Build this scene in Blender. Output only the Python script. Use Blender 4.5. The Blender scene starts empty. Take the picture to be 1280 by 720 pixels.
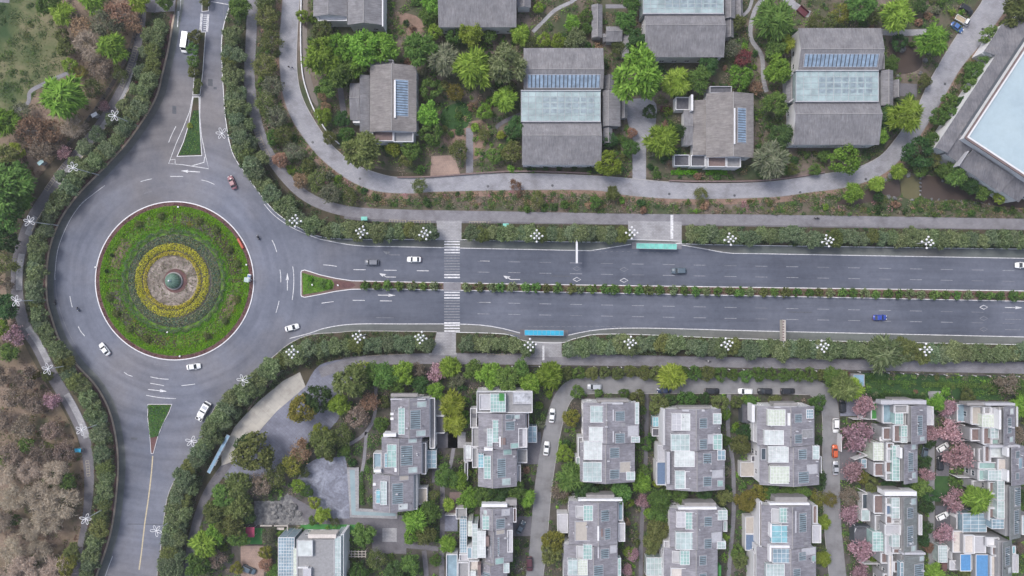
import bpy, math, random
import numpy as np
from mathutils import Vector
from mathutils.geometry import tessellate_polygon

# ---------------------------------------------------------------- camera, world, sun, exposure
S = 0.26            # metres per map unit on the ground
H = 225.0           # drone height in metres
sc = bpy.context.scene
cam_d = bpy.data.cameras.new('camera'); cam = bpy.data.objects.new('camera', cam_d)
sc.collection.objects.link(cam); sc.camera = cam
cam.location = (0, 0, H); cam.rotation_euler = (0, 0, 0)
cam_d.sensor_width = 36; cam_d.lens = 36 * H / (1280 * S)
cam_d.clip_start = 1; cam_d.clip_end = 4000
SUN_EL, SUN_AZ = math.radians(58), math.radians(-50)
w = bpy.data.worlds.new('World'); sc.world = w; w.use_nodes = True
nt = w.node_tree; bg = nt.nodes['Background']
sky = nt.nodes.new('ShaderNodeTexSky'); sky.sky_type = 'NISHITA'; sky.sun_disc = False
sky.sun_elevation = SUN_EL; sky.sun_rotation = SUN_AZ
sky.air_density = 1.0; sky.dust_density = 3.5; sky.ozone_density = 1.0
hsv = nt.nodes.new('ShaderNodeHueSaturation'); hsv.inputs['Saturation'].default_value = 0.75
nt.links.new(sky.outputs[0], hsv.inputs['Color']); nt.links.new(hsv.outputs[0], bg.inputs[0])
bg.inputs[1].default_value = 0.13
sun_d = bpy.data.lights.new('sun', 'SUN'); sun = bpy.data.objects.new('sun', sun_d)
sc.collection.objects.link(sun)
sun_d.energy = 1.2; sun_d.angle = math.radians(20); sun_d.color = (1, 0.97, 0.93)
sd = Vector((math.sin(SUN_AZ) * math.cos(SUN_EL), math.cos(SUN_AZ) * math.cos(SUN_EL), math.sin(SUN_EL)))
sun.rotation_euler = sd.to_track_quat('Z', 'Y').to_euler(); sun.location = (0, 0, 150)
sc.view_settings.view_transform = 'Standard'; sc.view_settings.look = 'None'
sc.view_settings.exposure = 0.85; sc.view_settings.gamma = 1
sc.view_settings.use_curve_mapping = False
C = sc.collection
rnd = random.Random(7)

# ---------------------------------------------------------------- materials
MATS = {}
def _new(name):
    m = bpy.data.materials.new(name); m.use_nodes = True
    t = m.node_tree; b = t.nodes['Principled BSDF']
    MATS[name] = m
    return m, t, b
def ramp(t, cols, fac, pos=None):
    r = t.nodes.new('ShaderNodeValToRGB'); cr = r.color_ramp
    n = len(cols); pos = pos or [0.3 + 0.4 * i / max(1, n - 1) for i in range(n)]
    cr.elements[0].position = pos[0]; cr.elements[0].color = (*cols[0], 1)
    cr.elements[1].position = pos[-1]; cr.elements[1].color = (*cols[-1], 1)
    for i in range(1, n - 1):
        e = cr.elements.new(pos[i]); e.color = (*cols[i], 1)
    t.links.new(fac, r.inputs[0]); return r.outputs[0]
def noise(t, scale, detail=4, rough=0.6, stretch=None, rot=0, dist=0):
    g = t.nodes.new('ShaderNodeNewGeometry'); mp = t.nodes.new('ShaderNodeMapping')
    t.links.new(g.outputs['Position'], mp.inputs[0])
    if stretch: mp.inputs['Scale'].default_value = stretch
    mp.inputs['Rotation'].default_value = (0, 0, rot)
    n = t.nodes.new('ShaderNodeTexNoise'); n.inputs['Scale'].default_value = scale
    n.inputs['Detail'].default_value = detail; n.inputs['Roughness'].default_value = rough
    n.inputs['Distortion'].default_value = dist
    t.links.new(mp.outputs[0], n.inputs['Vector']); return n.outputs['Fac']
def mix(t, a, b, fac, mode='MIX'):
    m = t.nodes.new('ShaderNodeMix'); m.data_type = 'RGBA'; m.blend_type = mode
    for s, v in ((m.inputs[6], a), (m.inputs[7], b)):
        if isinstance(v, tuple): s.default_value = (*v, 1)
        else: t.links.new(v, s)
    if isinstance(fac, (int, float)): m.inputs[0].default_value = fac
    else: t.links.new(fac, m.inputs[0])
    return m.outputs[2]
def plain(name, col, rough=0.7, metal=0.0, var=0.12, scale=1.5, emit=None, spec=0.3, coat=0):
    m, t, b = _new(name)
    lo = tuple(c * (1 - var) for c in col); hi = tuple(min(1, c * (1 + var)) for c in col)
    t.links.new(ramp(t, [lo, hi], noise(t, scale)), b.inputs['Base Color'])
    b.inputs['Roughness'].default_value = rough; b.inputs['Metallic'].default_value = metal
    b.inputs['Specular IOR Level'].default_value = spec
    if coat: b.inputs['Coat Weight'].default_value = coat
    return m
def ground(name, cols, scale, fine=None, rough=0.9, finescale=2.5, pos=None, stretch=None, rot=0, fineamt=0.35, dist=0):
    m, t, b = _new(name)
    c = ramp(t, cols, noise(t, scale, 6, 0.62, stretch, rot, dist), pos)
    f = ramp(t, [(0.55, 0.55, 0.55), (1.35, 1.35, 1.35)], noise(t, finescale, 3, 0.7))
    c = mix(t, c, f, fineamt, 'MULTIPLY')
    t.links.new(c, b.inputs['Base Color']); b.inputs['Roughness'].default_value = rough
    b.inputs['Specular IOR Level'].default_value = 0.15
    return m
def paved(name, c1, c2, mortar, bw, bh, rot=0, rough=0.85, msize=0.02, var=(0.3, 1.0)):
    m, t, b = _new(name)
    g = t.nodes.new('ShaderNodeNewGeometry'); mp = t.nodes.new('ShaderNodeMapping')
    t.links.new(g.outputs['Position'], mp.inputs[0]); mp.inputs['Rotation'].default_value = (0, 0, rot)
    br = t.nodes.new('ShaderNodeTexBrick'); t.links.new(mp.outputs[0], br.inputs['Vector'])
    br.inputs['Color1'].default_value = (*c1, 1); br.inputs['Color2'].default_value = (*c2, 1)
    br.inputs['Mortar'].default_value = (*mortar, 1); br.inputs['Scale'].default_value = 1
    br.inputs['Brick Width'].default_value = bw; br.inputs['Row Height'].default_value = bh
    br.inputs['Mortar Size'].default_value = msize
    f = ramp(t, [(0.62, 0.6, 0.6), (0.95, 0.95, 0.96), (1.15, 1.14, 1.12)], noise(t, 0.22, 6, 0.65))
    t.links.new(mix(t, br.outputs[0], f, 0.8, 'MULTIPLY'), b.inputs['Base Color'])
    b.inputs['Roughness'].default_value = rough; b.inputs['Specular IOR Level'].default_value = 0.2
    return m
def leafmat(name, cols, trans=0.25, objvar=0.25):
    m, t, b = _new(name)
    g = t.nodes.new('ShaderNodeNewGeometry')
    c = ramp(t, cols, g.outputs['Random Per Island'], [i / (len(cols) - 1) for i in range(len(cols))])
    oi = t.nodes.new('ShaderNodeObjectInfo')
    mr = t.nodes.new('ShaderNodeMapRange'); t.links.new(oi.outputs['Random'], mr.inputs[0])
    mr.inputs[3].default_value = 1 - objvar; mr.inputs[4].default_value = 1 + objvar
    mh = t.nodes.new('ShaderNodeMath'); mh.operation = 'MULTIPLY'; mh.inputs[1].default_value = 7.31
    t.links.new(oi.outputs['Random'], mh.inputs[0])
    fr = t.nodes.new('ShaderNodeMath'); fr.operation = 'FRACT'; t.links.new(mh.outputs[0], fr.inputs[0])
    mr2 = t.nodes.new('ShaderNodeMapRange'); t.links.new(fr.outputs[0], mr2.inputs[0])
    mr2.inputs[3].default_value = 0.478; mr2.inputs[4].default_value = 0.515
    h = t.nodes.new('ShaderNodeHueSaturation'); t.links.new(c, h.inputs['Color'])
    t.links.new(mr.outputs[0], h.inputs['Value']); t.links.new(mr2.outputs[0], h.inputs['Hue'])
    d = t.nodes.new('ShaderNodeBsdfDiffuse'); tr = t.nodes.new('ShaderNodeBsdfTranslucent')
    t.links.new(h.outputs[0], d.inputs[0]); t.links.new(h.outputs[0], tr.inputs[0])
    mx = t.nodes.new('ShaderNodeMixShader'); mx.inputs[0].default_value = trans
    t.links.new(d.outputs[0], mx.inputs[1]); t.links.new(tr.outputs[0], mx.inputs[2])
    t.links.new(mx.outputs[0], t.nodes['Material Output'].inputs[0]); t.nodes.remove(b)
    return m
def tile(name, cols, axis, rot=0):
    """tiled roof: fine courses along one direction, patchy weathering"""
    m, t, b = _new(name)
    st = (3.2, 0.35, 1) if axis == 'x' else (0.35, 3.2, 1)
    c = ramp(t, cols, noise(t, 0.25, 6, 0.7))
    f = ramp(t, [(0.6, 0.6, 0.6), (1.3, 1.3, 1.3)], noise(t, 1.0, 3, 0.75, st, rot))
    c = mix(t, c, f, 0.75, 'MULTIPLY')
    f2 = ramp(t, [(0.75, 0.73, 0.72), (1.15, 1.15, 1.17)], noise(t, 0.9, 5, 0.7))
    c = mix(t, c, f2, 0.6, 'MULTIPLY')
    t.links.new(c, b.inputs['Base Color']); b.inputs['Roughness'].default_value = 0.8
    b.inputs['Specular IOR Level'].default_value = 0.2
    return m
def asphalt(name, cols, warm, tracks=False, cols2=None):
    """cols2: the avenue's newer, darker surfacing, blending in along x; wheel polish follows the lanes"""
    m, t, b = _new(name)
    g = t.nodes.new('ShaderNodeNewGeometry'); sp = t.nodes.new('ShaderNodeSeparateXYZ'); t.links.new(g.outputs['Position'], sp.inputs[0])
    def M(op, a_, b_=None):
        n = t.nodes.new('ShaderNodeMath'); n.operation = op
        for s, v in ((n.inputs[0], a_), (n.inputs[1], b_)):
            if v is None: continue
            if isinstance(v, (int, float)): s.default_value = v
            else: t.links.new(v, s)
        return n.outputs[0]
    c = ramp(t, cols, noise(t, 0.035, 5, 0.55))
    c = mix(t, c, warm, ramp(t, [(0, 0, 0), (0.75, 0.75, 0.75)], noise(t, 0.02, 4, 0.55, None, 0.4), [0.42, 0.62]))
    lane = noise(t, 0.5, 6, 0.7, (0.06, 0.9, 1), 0.018)
    if cols2:
        k = t.nodes.new('ShaderNodeMapRange'); t.links.new(sp.outputs['X'], k.inputs[0]); k.interpolation_type = 'SMOOTHSTEP'
        k.inputs[1].default_value = -88; k.inputs[2].default_value = -20
        c = mix(t, c, ramp(t, cols2, noise(t, 0.035, 5, 0.55)), k.outputs[0])
        dx = M('SUBTRACT', sp.outputs['X'], (218.5 - 640) * S); dy = M('SUBTRACT', sp.outputs['Y'], (360 - 351) * S)
        r = M('SQRT', M('ADD', M('MULTIPLY', dx, dx), M('MULTIPLY', dy, dy))); an = M('ARCTAN2', dy, dx)
        cb = t.nodes.new('ShaderNodeCombineXYZ'); t.links.new(M('MULTIPLY', r, 0.42), cb.inputs[0]); t.links.new(M('MULTIPLY', an, 1.3), cb.inputs[1])
        n2 = t.nodes.new('ShaderNodeTexNoise'); n2.inputs['Scale'].default_value = 1; n2.inputs['Detail'].default_value = 5; t.links.new(cb.outputs[0], n2.inputs['Vector'])
        f = ramp(t, [(0.78, 0.78, 0.79), (1.0, 1.0, 1.0), (1.16, 1.16, 1.15)], n2.outputs['Fac'])
        f = mix(t, f, ramp(t, [(0.78, 0.78, 0.79), (1.0, 1.0, 1.0), (1.14, 1.14, 1.13)], lane), k.outputs[0])
    else:
        f = ramp(t, [(0.78, 0.78, 0.79), (1.0, 1.0, 1.0), (1.14, 1.14, 1.13)], lane)
    c = mix(t, c, f, 0.85, 'MULTIPLY')
    c = mix(t, c, ramp(t, [(0.78, 0.78, 0.8), (1.06, 1.06, 1.06)], noise(t, 0.7, 6, 0.75), [.35, .6]), 0.6, 'MULTIPLY')
    c = mix(t, c, ramp(t, [(0.8, 0.81, 0.83), (1.0, 1.0, 1.0), (1.2, 1.19, 1.18)], noise(t, 0.045, 3, 0.6, None, 0.9), [.36, .5, .66]), 0.8, 'MULTIPLY')
    f = ramp(t, [(0.85, 0.85, 0.85), (1.1, 1.1, 1.1)], noise(t, 5, 3, 0.8))
    c = mix(t, c, f, 0.6, 'MULTIPLY')
    t.links.new(c, b.inputs['Base Color']); b.inputs['Roughness'].default_value = 0.85
    b.inputs['Specular IOR Level'].default_value = 0.25
    return m
def paint(name, col, under, amt):
    m, t, b = _new(name)
    t.links.new(mix(t, col, under, ramp(t, [(0, 0, 0), (amt,) * 3], noise(t, 1.6, 5, 0.8), [0.42, 0.62])), b.inputs['Base Color'])
    b.inputs['Roughness'].default_value = 0.8
    return m

ASP = [(0.105, 0.116, 0.15), (0.132, 0.143, 0.182), (0.158, 0.168, 0.205)]
asphalt('asphalt', ASP, (0.19, 0.175, 0.172), False, [(0.08, 0.09, 0.12), (0.098, 0.108, 0.14), (0.118, 0.128, 0.162)])
plain('patch', (0.085, 0.09, 0.105), .85, var=.2)
asphalt('bike', [(0.10, 0.112, 0.112), (0.12, 0.135, 0.13), (0.14, 0.152, 0.148)], (0.135, 0.13, 0.125), True)
paint('white_paint', (0.66, 0.66, 0.68), (0.16, 0.16, 0.18), 0.6)
paint('dash_paint', (0.33, 0.34, 0.37), (0.12, 0.122, 0.142), 0.8)
paint('faded_paint', (0.2, 0.21, 0.235), (0.11, 0.112, 0.132), 0.9)
paint('yellow_paint', (0.5, 0.42, 0.27), (0.2, 0.18, 0.16), 0.6)
paint('tan_paint', (0.42, 0.36, 0.26), (0.2, 0.18, 0.16), 0.6)
paved('pave', (0.225, 0.22, 0.24), (0.19, 0.185, 0.205), (0.13, 0.13, 0.14), 0.8, 0.4)
paved('pave_dark', (0.165, 0.158, 0.175), (0.14, 0.135, 0.15), (0.085, 0.085, 0.095), 0.6, 0.3, 0.5)
paved('pave_pale', (0.33, 0.33, 0.345), (0.28, 0.275, 0.29), (0.15, 0.15, 0.16), 1.0, 0.5)
paved('pave_blue', (0.2, 0.21, 0.265), (0.165, 0.172, 0.22), (0.11, 0.115, 0.15), 1.3, 0.9, 0.7)
paved('pave_pink', (0.33, 0.24, 0.2), (0.29, 0.21, 0.18), (0.2, 0.16, 0.14), 0.6, 0.6)
paved('pave_cream', (0.43, 0.41, 0.37), (0.38, 0.36, 0.33), (0.3, 0.29, 0.27), 3.5, 2.5, 0.7, msize=0.03)
paved('brick_red', (0.17, 0.115, 0.10), (0.15, 0.10, 0.088), (0.12, 0.09, 0.08), 0.4, 0.2)
paved('concrete', (0.30, 0.30, 0.33), (0.26, 0.262, 0.285), (0.19, 0.19, 0.21), 0.9, 0.45, 0.2)
paved('res_road', (0.225, 0.225, 0.235), (0.2, 0.2, 0.21), (0.17, 0.17, 0.175), 5, 4)
plain('kerb', (0.34, 0.33, 0.33), 0.85)
plain('kerb_white', (0.62, 0.62, 0.64), 0.8)
plain('kerb_tan', (0.42, 0.34, 0.27), 0.85, var=0.25, scale=0.6)
ground('terrain', [(0.045, 0.05, 0.03), (0.075, 0.065, 0.045), (0.10, 0.08, 0.06)], 0.12)
ground('lawn_dry', [(0.035, 0.065, 0.025), (0.085, 0.105, 0.045), (0.16, 0.15, 0.085), (0.2, 0.165, 0.11)], 0.045, finescale=1.2, pos=[0.36, 0.46, 0.55, 0.66])
ground('wood_floor', [(0.08, 0.085, 0.045), (0.14, 0.11, 0.075), (0.2, 0.15, 0.115), (0.25, 0.19, 0.155)], 0.08, finescale=1.5)
ground('garden_soil', [(0.045, 0.068, 0.03), (0.085, 0.085, 0.055), (0.13, 0.105, 0.085), (0.2, 0.165, 0.145)], 0.09, finescale=1.4, pos=[0.34, 0.46, 0.56, 0.7])
ground('bed_soil', [(0.03, 0.045, 0.02), (0.06, 0.055, 0.035), (0.09, 0.07, 0.055)], 0.2)
ground('yard_soil', [(0.03, 0.045, 0.022), (0.06, 0.06, 0.045), (0.09, 0.08, 0.075), (0.13, 0.12, 0.12)], 0.15, finescale=1.6)
ground('red_bed', [(0.07, 0.045, 0.045), (0.12, 0.065, 0.065), (0.15, 0.09, 0.08)], 0.4)
ground('orange_soil', [(0.13, 0.10, 0.07), (0.22, 0.15, 0.12), (0.27, 0.19, 0.155)], 0.25)
ground('grass', [(0.05, 0.105, 0.016), (0.08, 0.17, 0.02), (0.13, 0.23, 0.03)], 0.3, finescale=3)
ground('grass_dark', [(0.022, 0.05, 0.02), (0.035, 0.08, 0.028), (0.055, 0.11, 0.035)], 0.12, finescale=2)
ground('flower_pale', [(0.09, 0.075, 0.06), (0.2, 0.17, 0.15), (0.42, 0.36, 0.33)], 0.35, finescale=3, dist=1)
ground('rock', [(0.07, 0.07, 0.075), (0.16, 0.16, 0.165), (0.3, 0.29, 0.28)], 0.8, finescale=3)
ground('water_brown', [(0.06, 0.045, 0.04), (0.075, 0.058, 0.05)], 0.15, rough=0.25, fineamt=0.05)
ground('water_olive', [(0.09, 0.085, 0.045), (0.12, 0.11, 0.06)], 0.15, rough=0.25, fineamt=0.05)
ground('water_pale', [(0.2, 0.27, 0.3), (0.28, 0.35, 0.38)], 0.3, rough=0.2, fineamt=0.05)
TI = [(0.14, 0.138, 0.15), (0.18, 0.178, 0.19), (0.225, 0.22, 0.23)]
tile('tile_x', TI, 'x'); tile('tile_y', TI, 'y')
TW = [(0.15, 0.14, 0.14), (0.195, 0.182, 0.18), (0.23, 0.218, 0.21)]
tile('tile_warm', TW, 'y')
TG = [(0.15, 0.148, 0.168), (0.205, 0.2, 0.224), (0.265, 0.262, 0.285)]
tile('tile_town', TG, 'y')
tile('tile_slate', [(0.13, 0.145, 0.145), (0.165, 0.18, 0.18), (0.2, 0.215, 0.215)], 'y')
tile('tile_block', [(0.10, 0.10, 0.115), (0.14, 0.14, 0.155), (0.18, 0.175, 0.185)], 'x', 0.58)
plain('white_wall', (0.6, 0.6, 0.62), 0.8, var=0.06, scale=0.5)
plain('grey_wall', (0.36, 0.36, 0.38), 0.8, scale=0.5)
plain('stone_wall', (0.24, 0.23, 0.23), 0.85, scale=0.8)
plain('ridge', (0.27, 0.26, 0.26), 0.8)
ground('white_roof', [(0.28, 0.35, 0.40), (0.33, 0.41, 0.455), (0.36, 0.44, 0.48)], 0.06, rough=.6, fineamt=.12, finescale=.5)
plain('deck_brown', (0.17, 0.125, 0.12), 0.8, var=0.2)
plain('deck_beige', (0.36, 0.33, 0.30), 0.8, var=0.1)
plain('deck_grey', (0.24, 0.24, 0.25), 0.8, var=0.15)
plain('deck_pale', (0.38, 0.38, 0.41), 0.7, var=0.1)
plain('deck_dark', (0.09, 0.09, 0.105), 0.7, var=0.25)
plain('deck_cream', (0.5, 0.46, 0.43), 0.8, var=0.15)
plain('deck_marble', (0.33, 0.34, 0.37), 0.6, var=0.45, scale=0.9)
plain('turf_green', (0.05, 0.19, 0.05), 0.9)
plain('blue_sheet', (0.09, 0.23, 0.44), 0.5, var=0.12)
plain('navy_sheet', (0.11, 0.16, 0.25), 0.5)
plain('teal_roof', (0.16, 0.46, 0.4), 0.5, var=0.18, scale=0.8)
plain('blue_roof', (0.03, 0.30, 0.46), 0.4, var=0.18, scale=0.5)
plain('steel_roof', (0.2, 0.32, 0.43), 0.35, var=0.2, scale=0.6)
ground('plaza_pale', [(0.13, 0.135, 0.165), (0.19, 0.2, 0.25), (0.3, 0.32, 0.38)], 0.22, finescale=1.2, fineamt=.6, dist=1.5)
plain('facade', (0.27, 0.27, 0.285), 0.8, var=.15, scale=.4)
plain('bridge_red', (0.10, 0.03, 0.04), 0.7)
plain('red_sheet', (0.36, 0.06, 0.12), 0.6)
plain('red_paint', (0.42, 0.06, 0.05), 0.6)
plain('slat_blue', (0.2, 0.27, 0.36), 0.3, var=0.35, scale=0.7, spec=0.5)
plain('slat_grey', (0.2, 0.25, 0.28), 0.35, var=0.3, scale=0.7, spec=0.5)
plain('slat_gap', (0.07, 0.08, 0.095), 0.5)
def glass(name, c, var=0.25, sc_=0.5):
    m, t, b = _new(name)
    t.links.new(ramp(t, [tuple(x * (1 - var) for x in c), tuple(min(1, x * (1 + var)) for x in c)], noise(t, sc_)), b.inputs['Base Color'])
    b.inputs['Roughness'].default_value = 0.12; b.inputs['IOR'].default_value = 1.5
    b.inputs['Specular IOR Level'].default_value = 0.6
glass('glass_green', (0.26, 0.38, 0.36)); glass('glass_pale', (0.34, 0.41, 0.41)); glass('glass_white', (0.47, 0.5, 0.5), 0.2)
glass('glass_blue', (0.2, 0.28, 0.33)); glass('glass_dark', (0.05, 0.065, 0.08)); glass('glass_cyan', (0.2, 0.38, 0.43))
glass('glass_cream', (0.47, 0.51, 0.44), 0.2, 1.2)
glass('glass_roof', (0.27, 0.34, 0.35), 0.3, 0.25)
plain('metal', (0.5, 0.51, 0.53), 0.5, 0.1); plain('metal_dark', (0.08, 0.08, 0.09), 0.5, 0.3)
plain('lamp_white', (0.62, 0.62, 0.64), 0.4, var=0.12, scale=2)
plain('tyre', (0.02, 0.02, 0.022), 0.8); plain('rim', (0.4, 0.4, 0.42), 0.35, 0.7)
plain('head_light', (0.75, 0.75, 0.72), 0.2); plain('tail_light', (0.35, 0.02, 0.02), 0.3)
glass('car_glass', (0.025, 0.03, 0.036), 0.1)
for n_, c_ in dict(white=(0.72, 0.73, 0.74), silver=(0.38, 0.4, 0.44), grey=(0.13, 0.14, 0.17), black=(0.018, 0.019, 0.024),
                   navy=(0.03, 0.045, 0.10), blue=(0.03, 0.06, 0.32), blue2=(0.06, 0.13, 0.33), orange=(0.5, 0.1, 0.035), maroon=(0.08, 0.025, 0.035),
                   pink=(0.24, 0.11, 0.13), slate=(0.08, 0.11, 0.14)).items():
    plain('car_' + n_, c_, 0.3, var=0.02, coat=0.6)
plain('sand_bed', (0.34, 0.28, 0.2), 0.8)
plain('skin', (0.42, 0.25, 0.18), 0.6); plain('cloth_dark', (0.03, 0.03, 0.04), 0.9); plain('cloth_blue', (0.08, 0.12, 0.25), 0.9)
plain('cloth_white', (0.6, 0.6, 0.62), 0.9); plain('cloth_red', (0.35, 0.05, 0.06), 0.9); plain('hair', (0.015, 0.012, 0.01), 0.8)
plain('bark', (0.13, 0.105, 0.085), 0.95, var=0.3, scale=4); plain('twig', (0.36, 0.31, 0.26), 0.95, var=0.3, scale=2)
plain('twig_grey', (0.38, 0.345, 0.315), 0.95, var=0.25, scale=2); plain('twig_red', (0.24, 0.16, 0.14), 0.95, var=0.3, scale=2)
leafmat('leaf_street', [(0.07, 0.105, 0.045), (0.125, 0.17, 0.075), (0.185, 0.235, 0.11), (0.29, 0.34, 0.19)], 0.35, .18)
leafmat('leaf_streetb', [(0.065, 0.105, 0.055), (0.115, 0.165, 0.088), (0.17, 0.22, 0.125), (0.26, 0.315, 0.2)], 0.35, .18)
leafmat('leaf_bright', [(0.075, 0.15, 0.022), (0.145, 0.26, 0.04), (0.23, 0.36, 0.07)])
leafmat('leaf_green', [(0.05, 0.105, 0.026), (0.09, 0.165, 0.042), (0.145, 0.235, 0.065)])
leafmat('leaf_dark', [(0.03, 0.068, 0.024), (0.05, 0.1, 0.035), (0.08, 0.14, 0.05)])
leafmat('leaf_olive', [(0.07, 0.09, 0.03), (0.12, 0.15, 0.05), (0.19, 0.215, 0.085)])
leafmat('leaf_grey', [(0.10, 0.12, 0.07), (0.16, 0.18, 0.11), (0.25, 0.25, 0.18)])
leafmat('leaf_yellow', [(0.13, 0.19, 0.025), (0.2, 0.28, 0.04), (0.29, 0.36, 0.08)])
leafmat('leaf_gold', [(0.11, 0.12, 0.022), (0.19, 0.19, 0.04), (0.28, 0.26, 0.07)])
leafmat('leaf_rust', [(0.17, 0.105, 0.065), (0.27, 0.175, 0.115), (0.36, 0.26, 0.18)])
leafmat('leaf_red', [(0.09, 0.03, 0.03), (0.16, 0.05, 0.05), (0.2, 0.09, 0.07)])
leafmat('leaf_pink', [(0.24, 0.15, 0.16), (0.37, 0.22, 0.25), (0.52, 0.37, 0.4)])
leafmat('leaf_pinkdeep', [(0.22, 0.10, 0.12), (0.35, 0.15, 0.2), (0.45, 0.25, 0.3)])
leafmat('leaf_brown', [(0.13, 0.1, 0.075), (0.21, 0.165, 0.13), (0.31, 0.26, 0.215)])
leafmat('leaf_twig', [(0.22, 0.175, 0.13), (0.33, 0.275, 0.215), (0.46, 0.4, 0.33)])
leafmat('leaf_lawn', [(0.06, 0.16, 0.01), (0.11, 0.27, 0.014), (0.17, 0.36, 0.02)], objvar=0.05)
leafmat('leaf_hedgeyellow', [(0.28, 0.26, 0.02), (0.48, 0.43, 0.03), (0.62, 0.57, 0.09)], objvar=0.05)
leafmat('leaf_teal', [(0.05, 0.11, 0.075), (0.08, 0.16, 0.11), (0.11, 0.2, 0.14)], objvar=0.02)

# ---------------------------------------------------------------- geometry helpers
def U(px, py, z=0.0):
    """map position (map units) of a point whose height is z -> metres"""
    k = S * (H - z) / H
    return ((px - 640) * k, (360 - py) * k)
def smooth(pts, n=6, closed=False):
    P = [Vector(p).to_2d() for p in pts]; out = []; L = len(P)
    rng = range(L if closed else L - 1)
    for i in rng:
        if closed: a, b, c, d = P[(i - 1) % L], P[i], P[(i + 1) % L], P[(i + 2) % L]
        else: a, b, c, d = P[max(i - 1, 0)], P[i], P[i + 1], P[min(i + 2, L - 1)]
        for k in range(n):
            t = k / n
            out.append(0.5 * ((2 * b) + (c - a) * t + (2 * a - 5 * b + 4 * c - d) * t * t + (3 * b - a - 3 * c + d) * t ** 3))
    if not closed: out.append(P[-1])
    return [(v.x, v.y) for v in out]
def offset(pts, d):
    out = []
    for i, p in enumerate(pts):
        a = pts[max(i - 1, 0)]; b = pts[min(i + 1, len(pts) - 1)]
        dx, dy = b[0] - a[0], b[1] - a[1]; l = math.hypot(dx, dy) or 1
        out.append((p[0] - dy / l * d, p[1] + dx / l * d))
    return out
def ribbon(pts, w_, sm=True, n=6):
    c = smooth(pts, n) if sm else pts
    return offset(c, w_ / 2) + offset(c, -w_ / 2)[::-1]
def circ(cx, cy, r, n=96):
    return [(cx + r * math.cos(2 * math.pi * i / n), cy + r * math.sin(2 * math.pi * i / n)) for i in range(n)]

class MB:
    def __init__(s): s.v = []; s.f = []; s.m = []
    def add(s, vs, fs, mi=0):
        o = len(s.v); s.v += [tuple(v) for v in vs]
        for f in fs: s.f.append(tuple(o + i for i in f)); s.m.append(mi)
    def quad(s, a, b, c, d, mi=0): s.add([a, b, c, d], [(0, 1, 2, 3)], mi)
    def prismq(s, c4, z0, z1, mi=0, top=None):
        """c4: four xy corners, z1 number or 4 heights"""
        zz = z1 if hasattr(z1, '__len__') else [z1] * 4
        z00 = z0 if hasattr(z0, '__len__') else [z0] * 4
        vs = [(p[0], p[1], z) for p, z in zip(c4, z00)] + [(p[0], p[1], z) for p, z in zip(c4, zz)]
        s.add(vs, [(0, 1, 5, 4), (1, 2, 6, 5), (2, 3, 7, 6), (3, 0, 4, 7), (3, 2, 1, 0)], mi)
        s.add(vs[4:], [(0, 1, 2, 3)], mi if top is None else top)
    def box(s, x0, y0, z0, x1, y1, z1, mi=0):
        s.prismq([(x0, y0), (x1, y0), (x1, y1), (x0, y1)], z0, z1, mi)
    def poly(s, pts, z0, z1, mi=0, side=None):
        n = len(pts)
        t = tessellate_polygon([[Vector((p[0], p[1], 0)) for p in pts]])
        vs = [(p[0], p[1], z1) for p in pts]
        area = sum(pts[i][0] * pts[(i + 1) % n][1] - pts[(i + 1) % n][0] * pts[i][1] for i in range(n))
        fs = []
        for a, b, c in t:
            cr = (vs[b][0] - vs[a][0]) * (vs[c][1] - vs[a][1]) - (vs[b][1] - vs[a][1]) * (vs[c][0] - vs[a][0])
            fs.append((a, b, c) if cr > 0 else (a, c, b))
        s.add(vs, fs, mi)
        if z0 is not None:
            vv = [(p[0], p[1], z0) for p in pts] + vs
            s.add(vv, [(i, (i + 1) % n, n + (i + 1) % n, n + i) if area > 0 else ((i + 1) % n, i, n + i, n + (i + 1) % n) for i in range(n)], mi if side is None else side)
    def cyl(s, p0, p1, r0, r1, n=8, mi=0, cap=True):
        p0 = Vector(p0); p1 = Vector(p1); d = (p1 - p0)
        if d.length < 1e-6: return
        q = d.to_track_quat('Z', 'Y'); vs = []
        for p, r in ((p0, r0), (p1, r1)):
            for i in range(n):
                a = 2 * math.pi * i / n
                vs.append(p + q @ Vector((r * math.cos(a), r * math.sin(a), 0)))
        fs = [(i, (i + 1) % n, n + (i + 1) % n, n + i) for i in range(n)]
        if cap: fs += [tuple(range(n))[::-1], tuple(range(n, 2 * n))]
        s.add(vs, fs, mi)
    def sphere(s, c, rx, ry=None, rz=None, nu=10, nv=6, mi=0, z0=-1):
        ry = ry or rx; rz = rz or rx; vs = []; fs = []
        for j in range(nv + 1):
            th = math.asin(max(-1, min(1, z0 + (1 - z0) * j / nv))) if z0 > -1 else -math.pi / 2 + math.pi * j / nv
            for i in range(nu):
                a = 2 * math.pi * i / nu
                vs.append((c[0] + rx * math.cos(th) * math.cos(a), c[1] + ry * math.cos(th) * math.sin(a), c[2] + rz * math.sin(th)))
        for j in range(nv):
            for i in range(nu):
                fs.append((j * nu + i, j * nu + (i + 1) % nu, (j + 1) * nu + (i + 1) % nu, (j + 1) * nu + i))
        s.add(vs, fs, mi)
    def build(s, name, mats, parent=None, smoothf=False):
        if isinstance(mats, str): mats = [mats]
        me = bpy.data.meshes.new(name)
        off = ORG.get(parent.name, (0, 0, 0)) if parent else (0, 0, 0)
        me.from_pydata([(v[0] - off[0], v[1] - off[1], v[2] - off[2]) for v in s.v], [], s.f)
        for m in mats: me.materials.append(MATS[m])
        me.polygons.foreach_set('material_index', s.m)
        if smoothf: me.polygons.foreach_set('use_smooth', [True] * len(s.f))
        me.update()
        o = bpy.data.objects.new(name, me); C.objects.link(o)
        if parent: o.parent = parent; ORG[o.name] = off
        return o
ORG = {}
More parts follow.
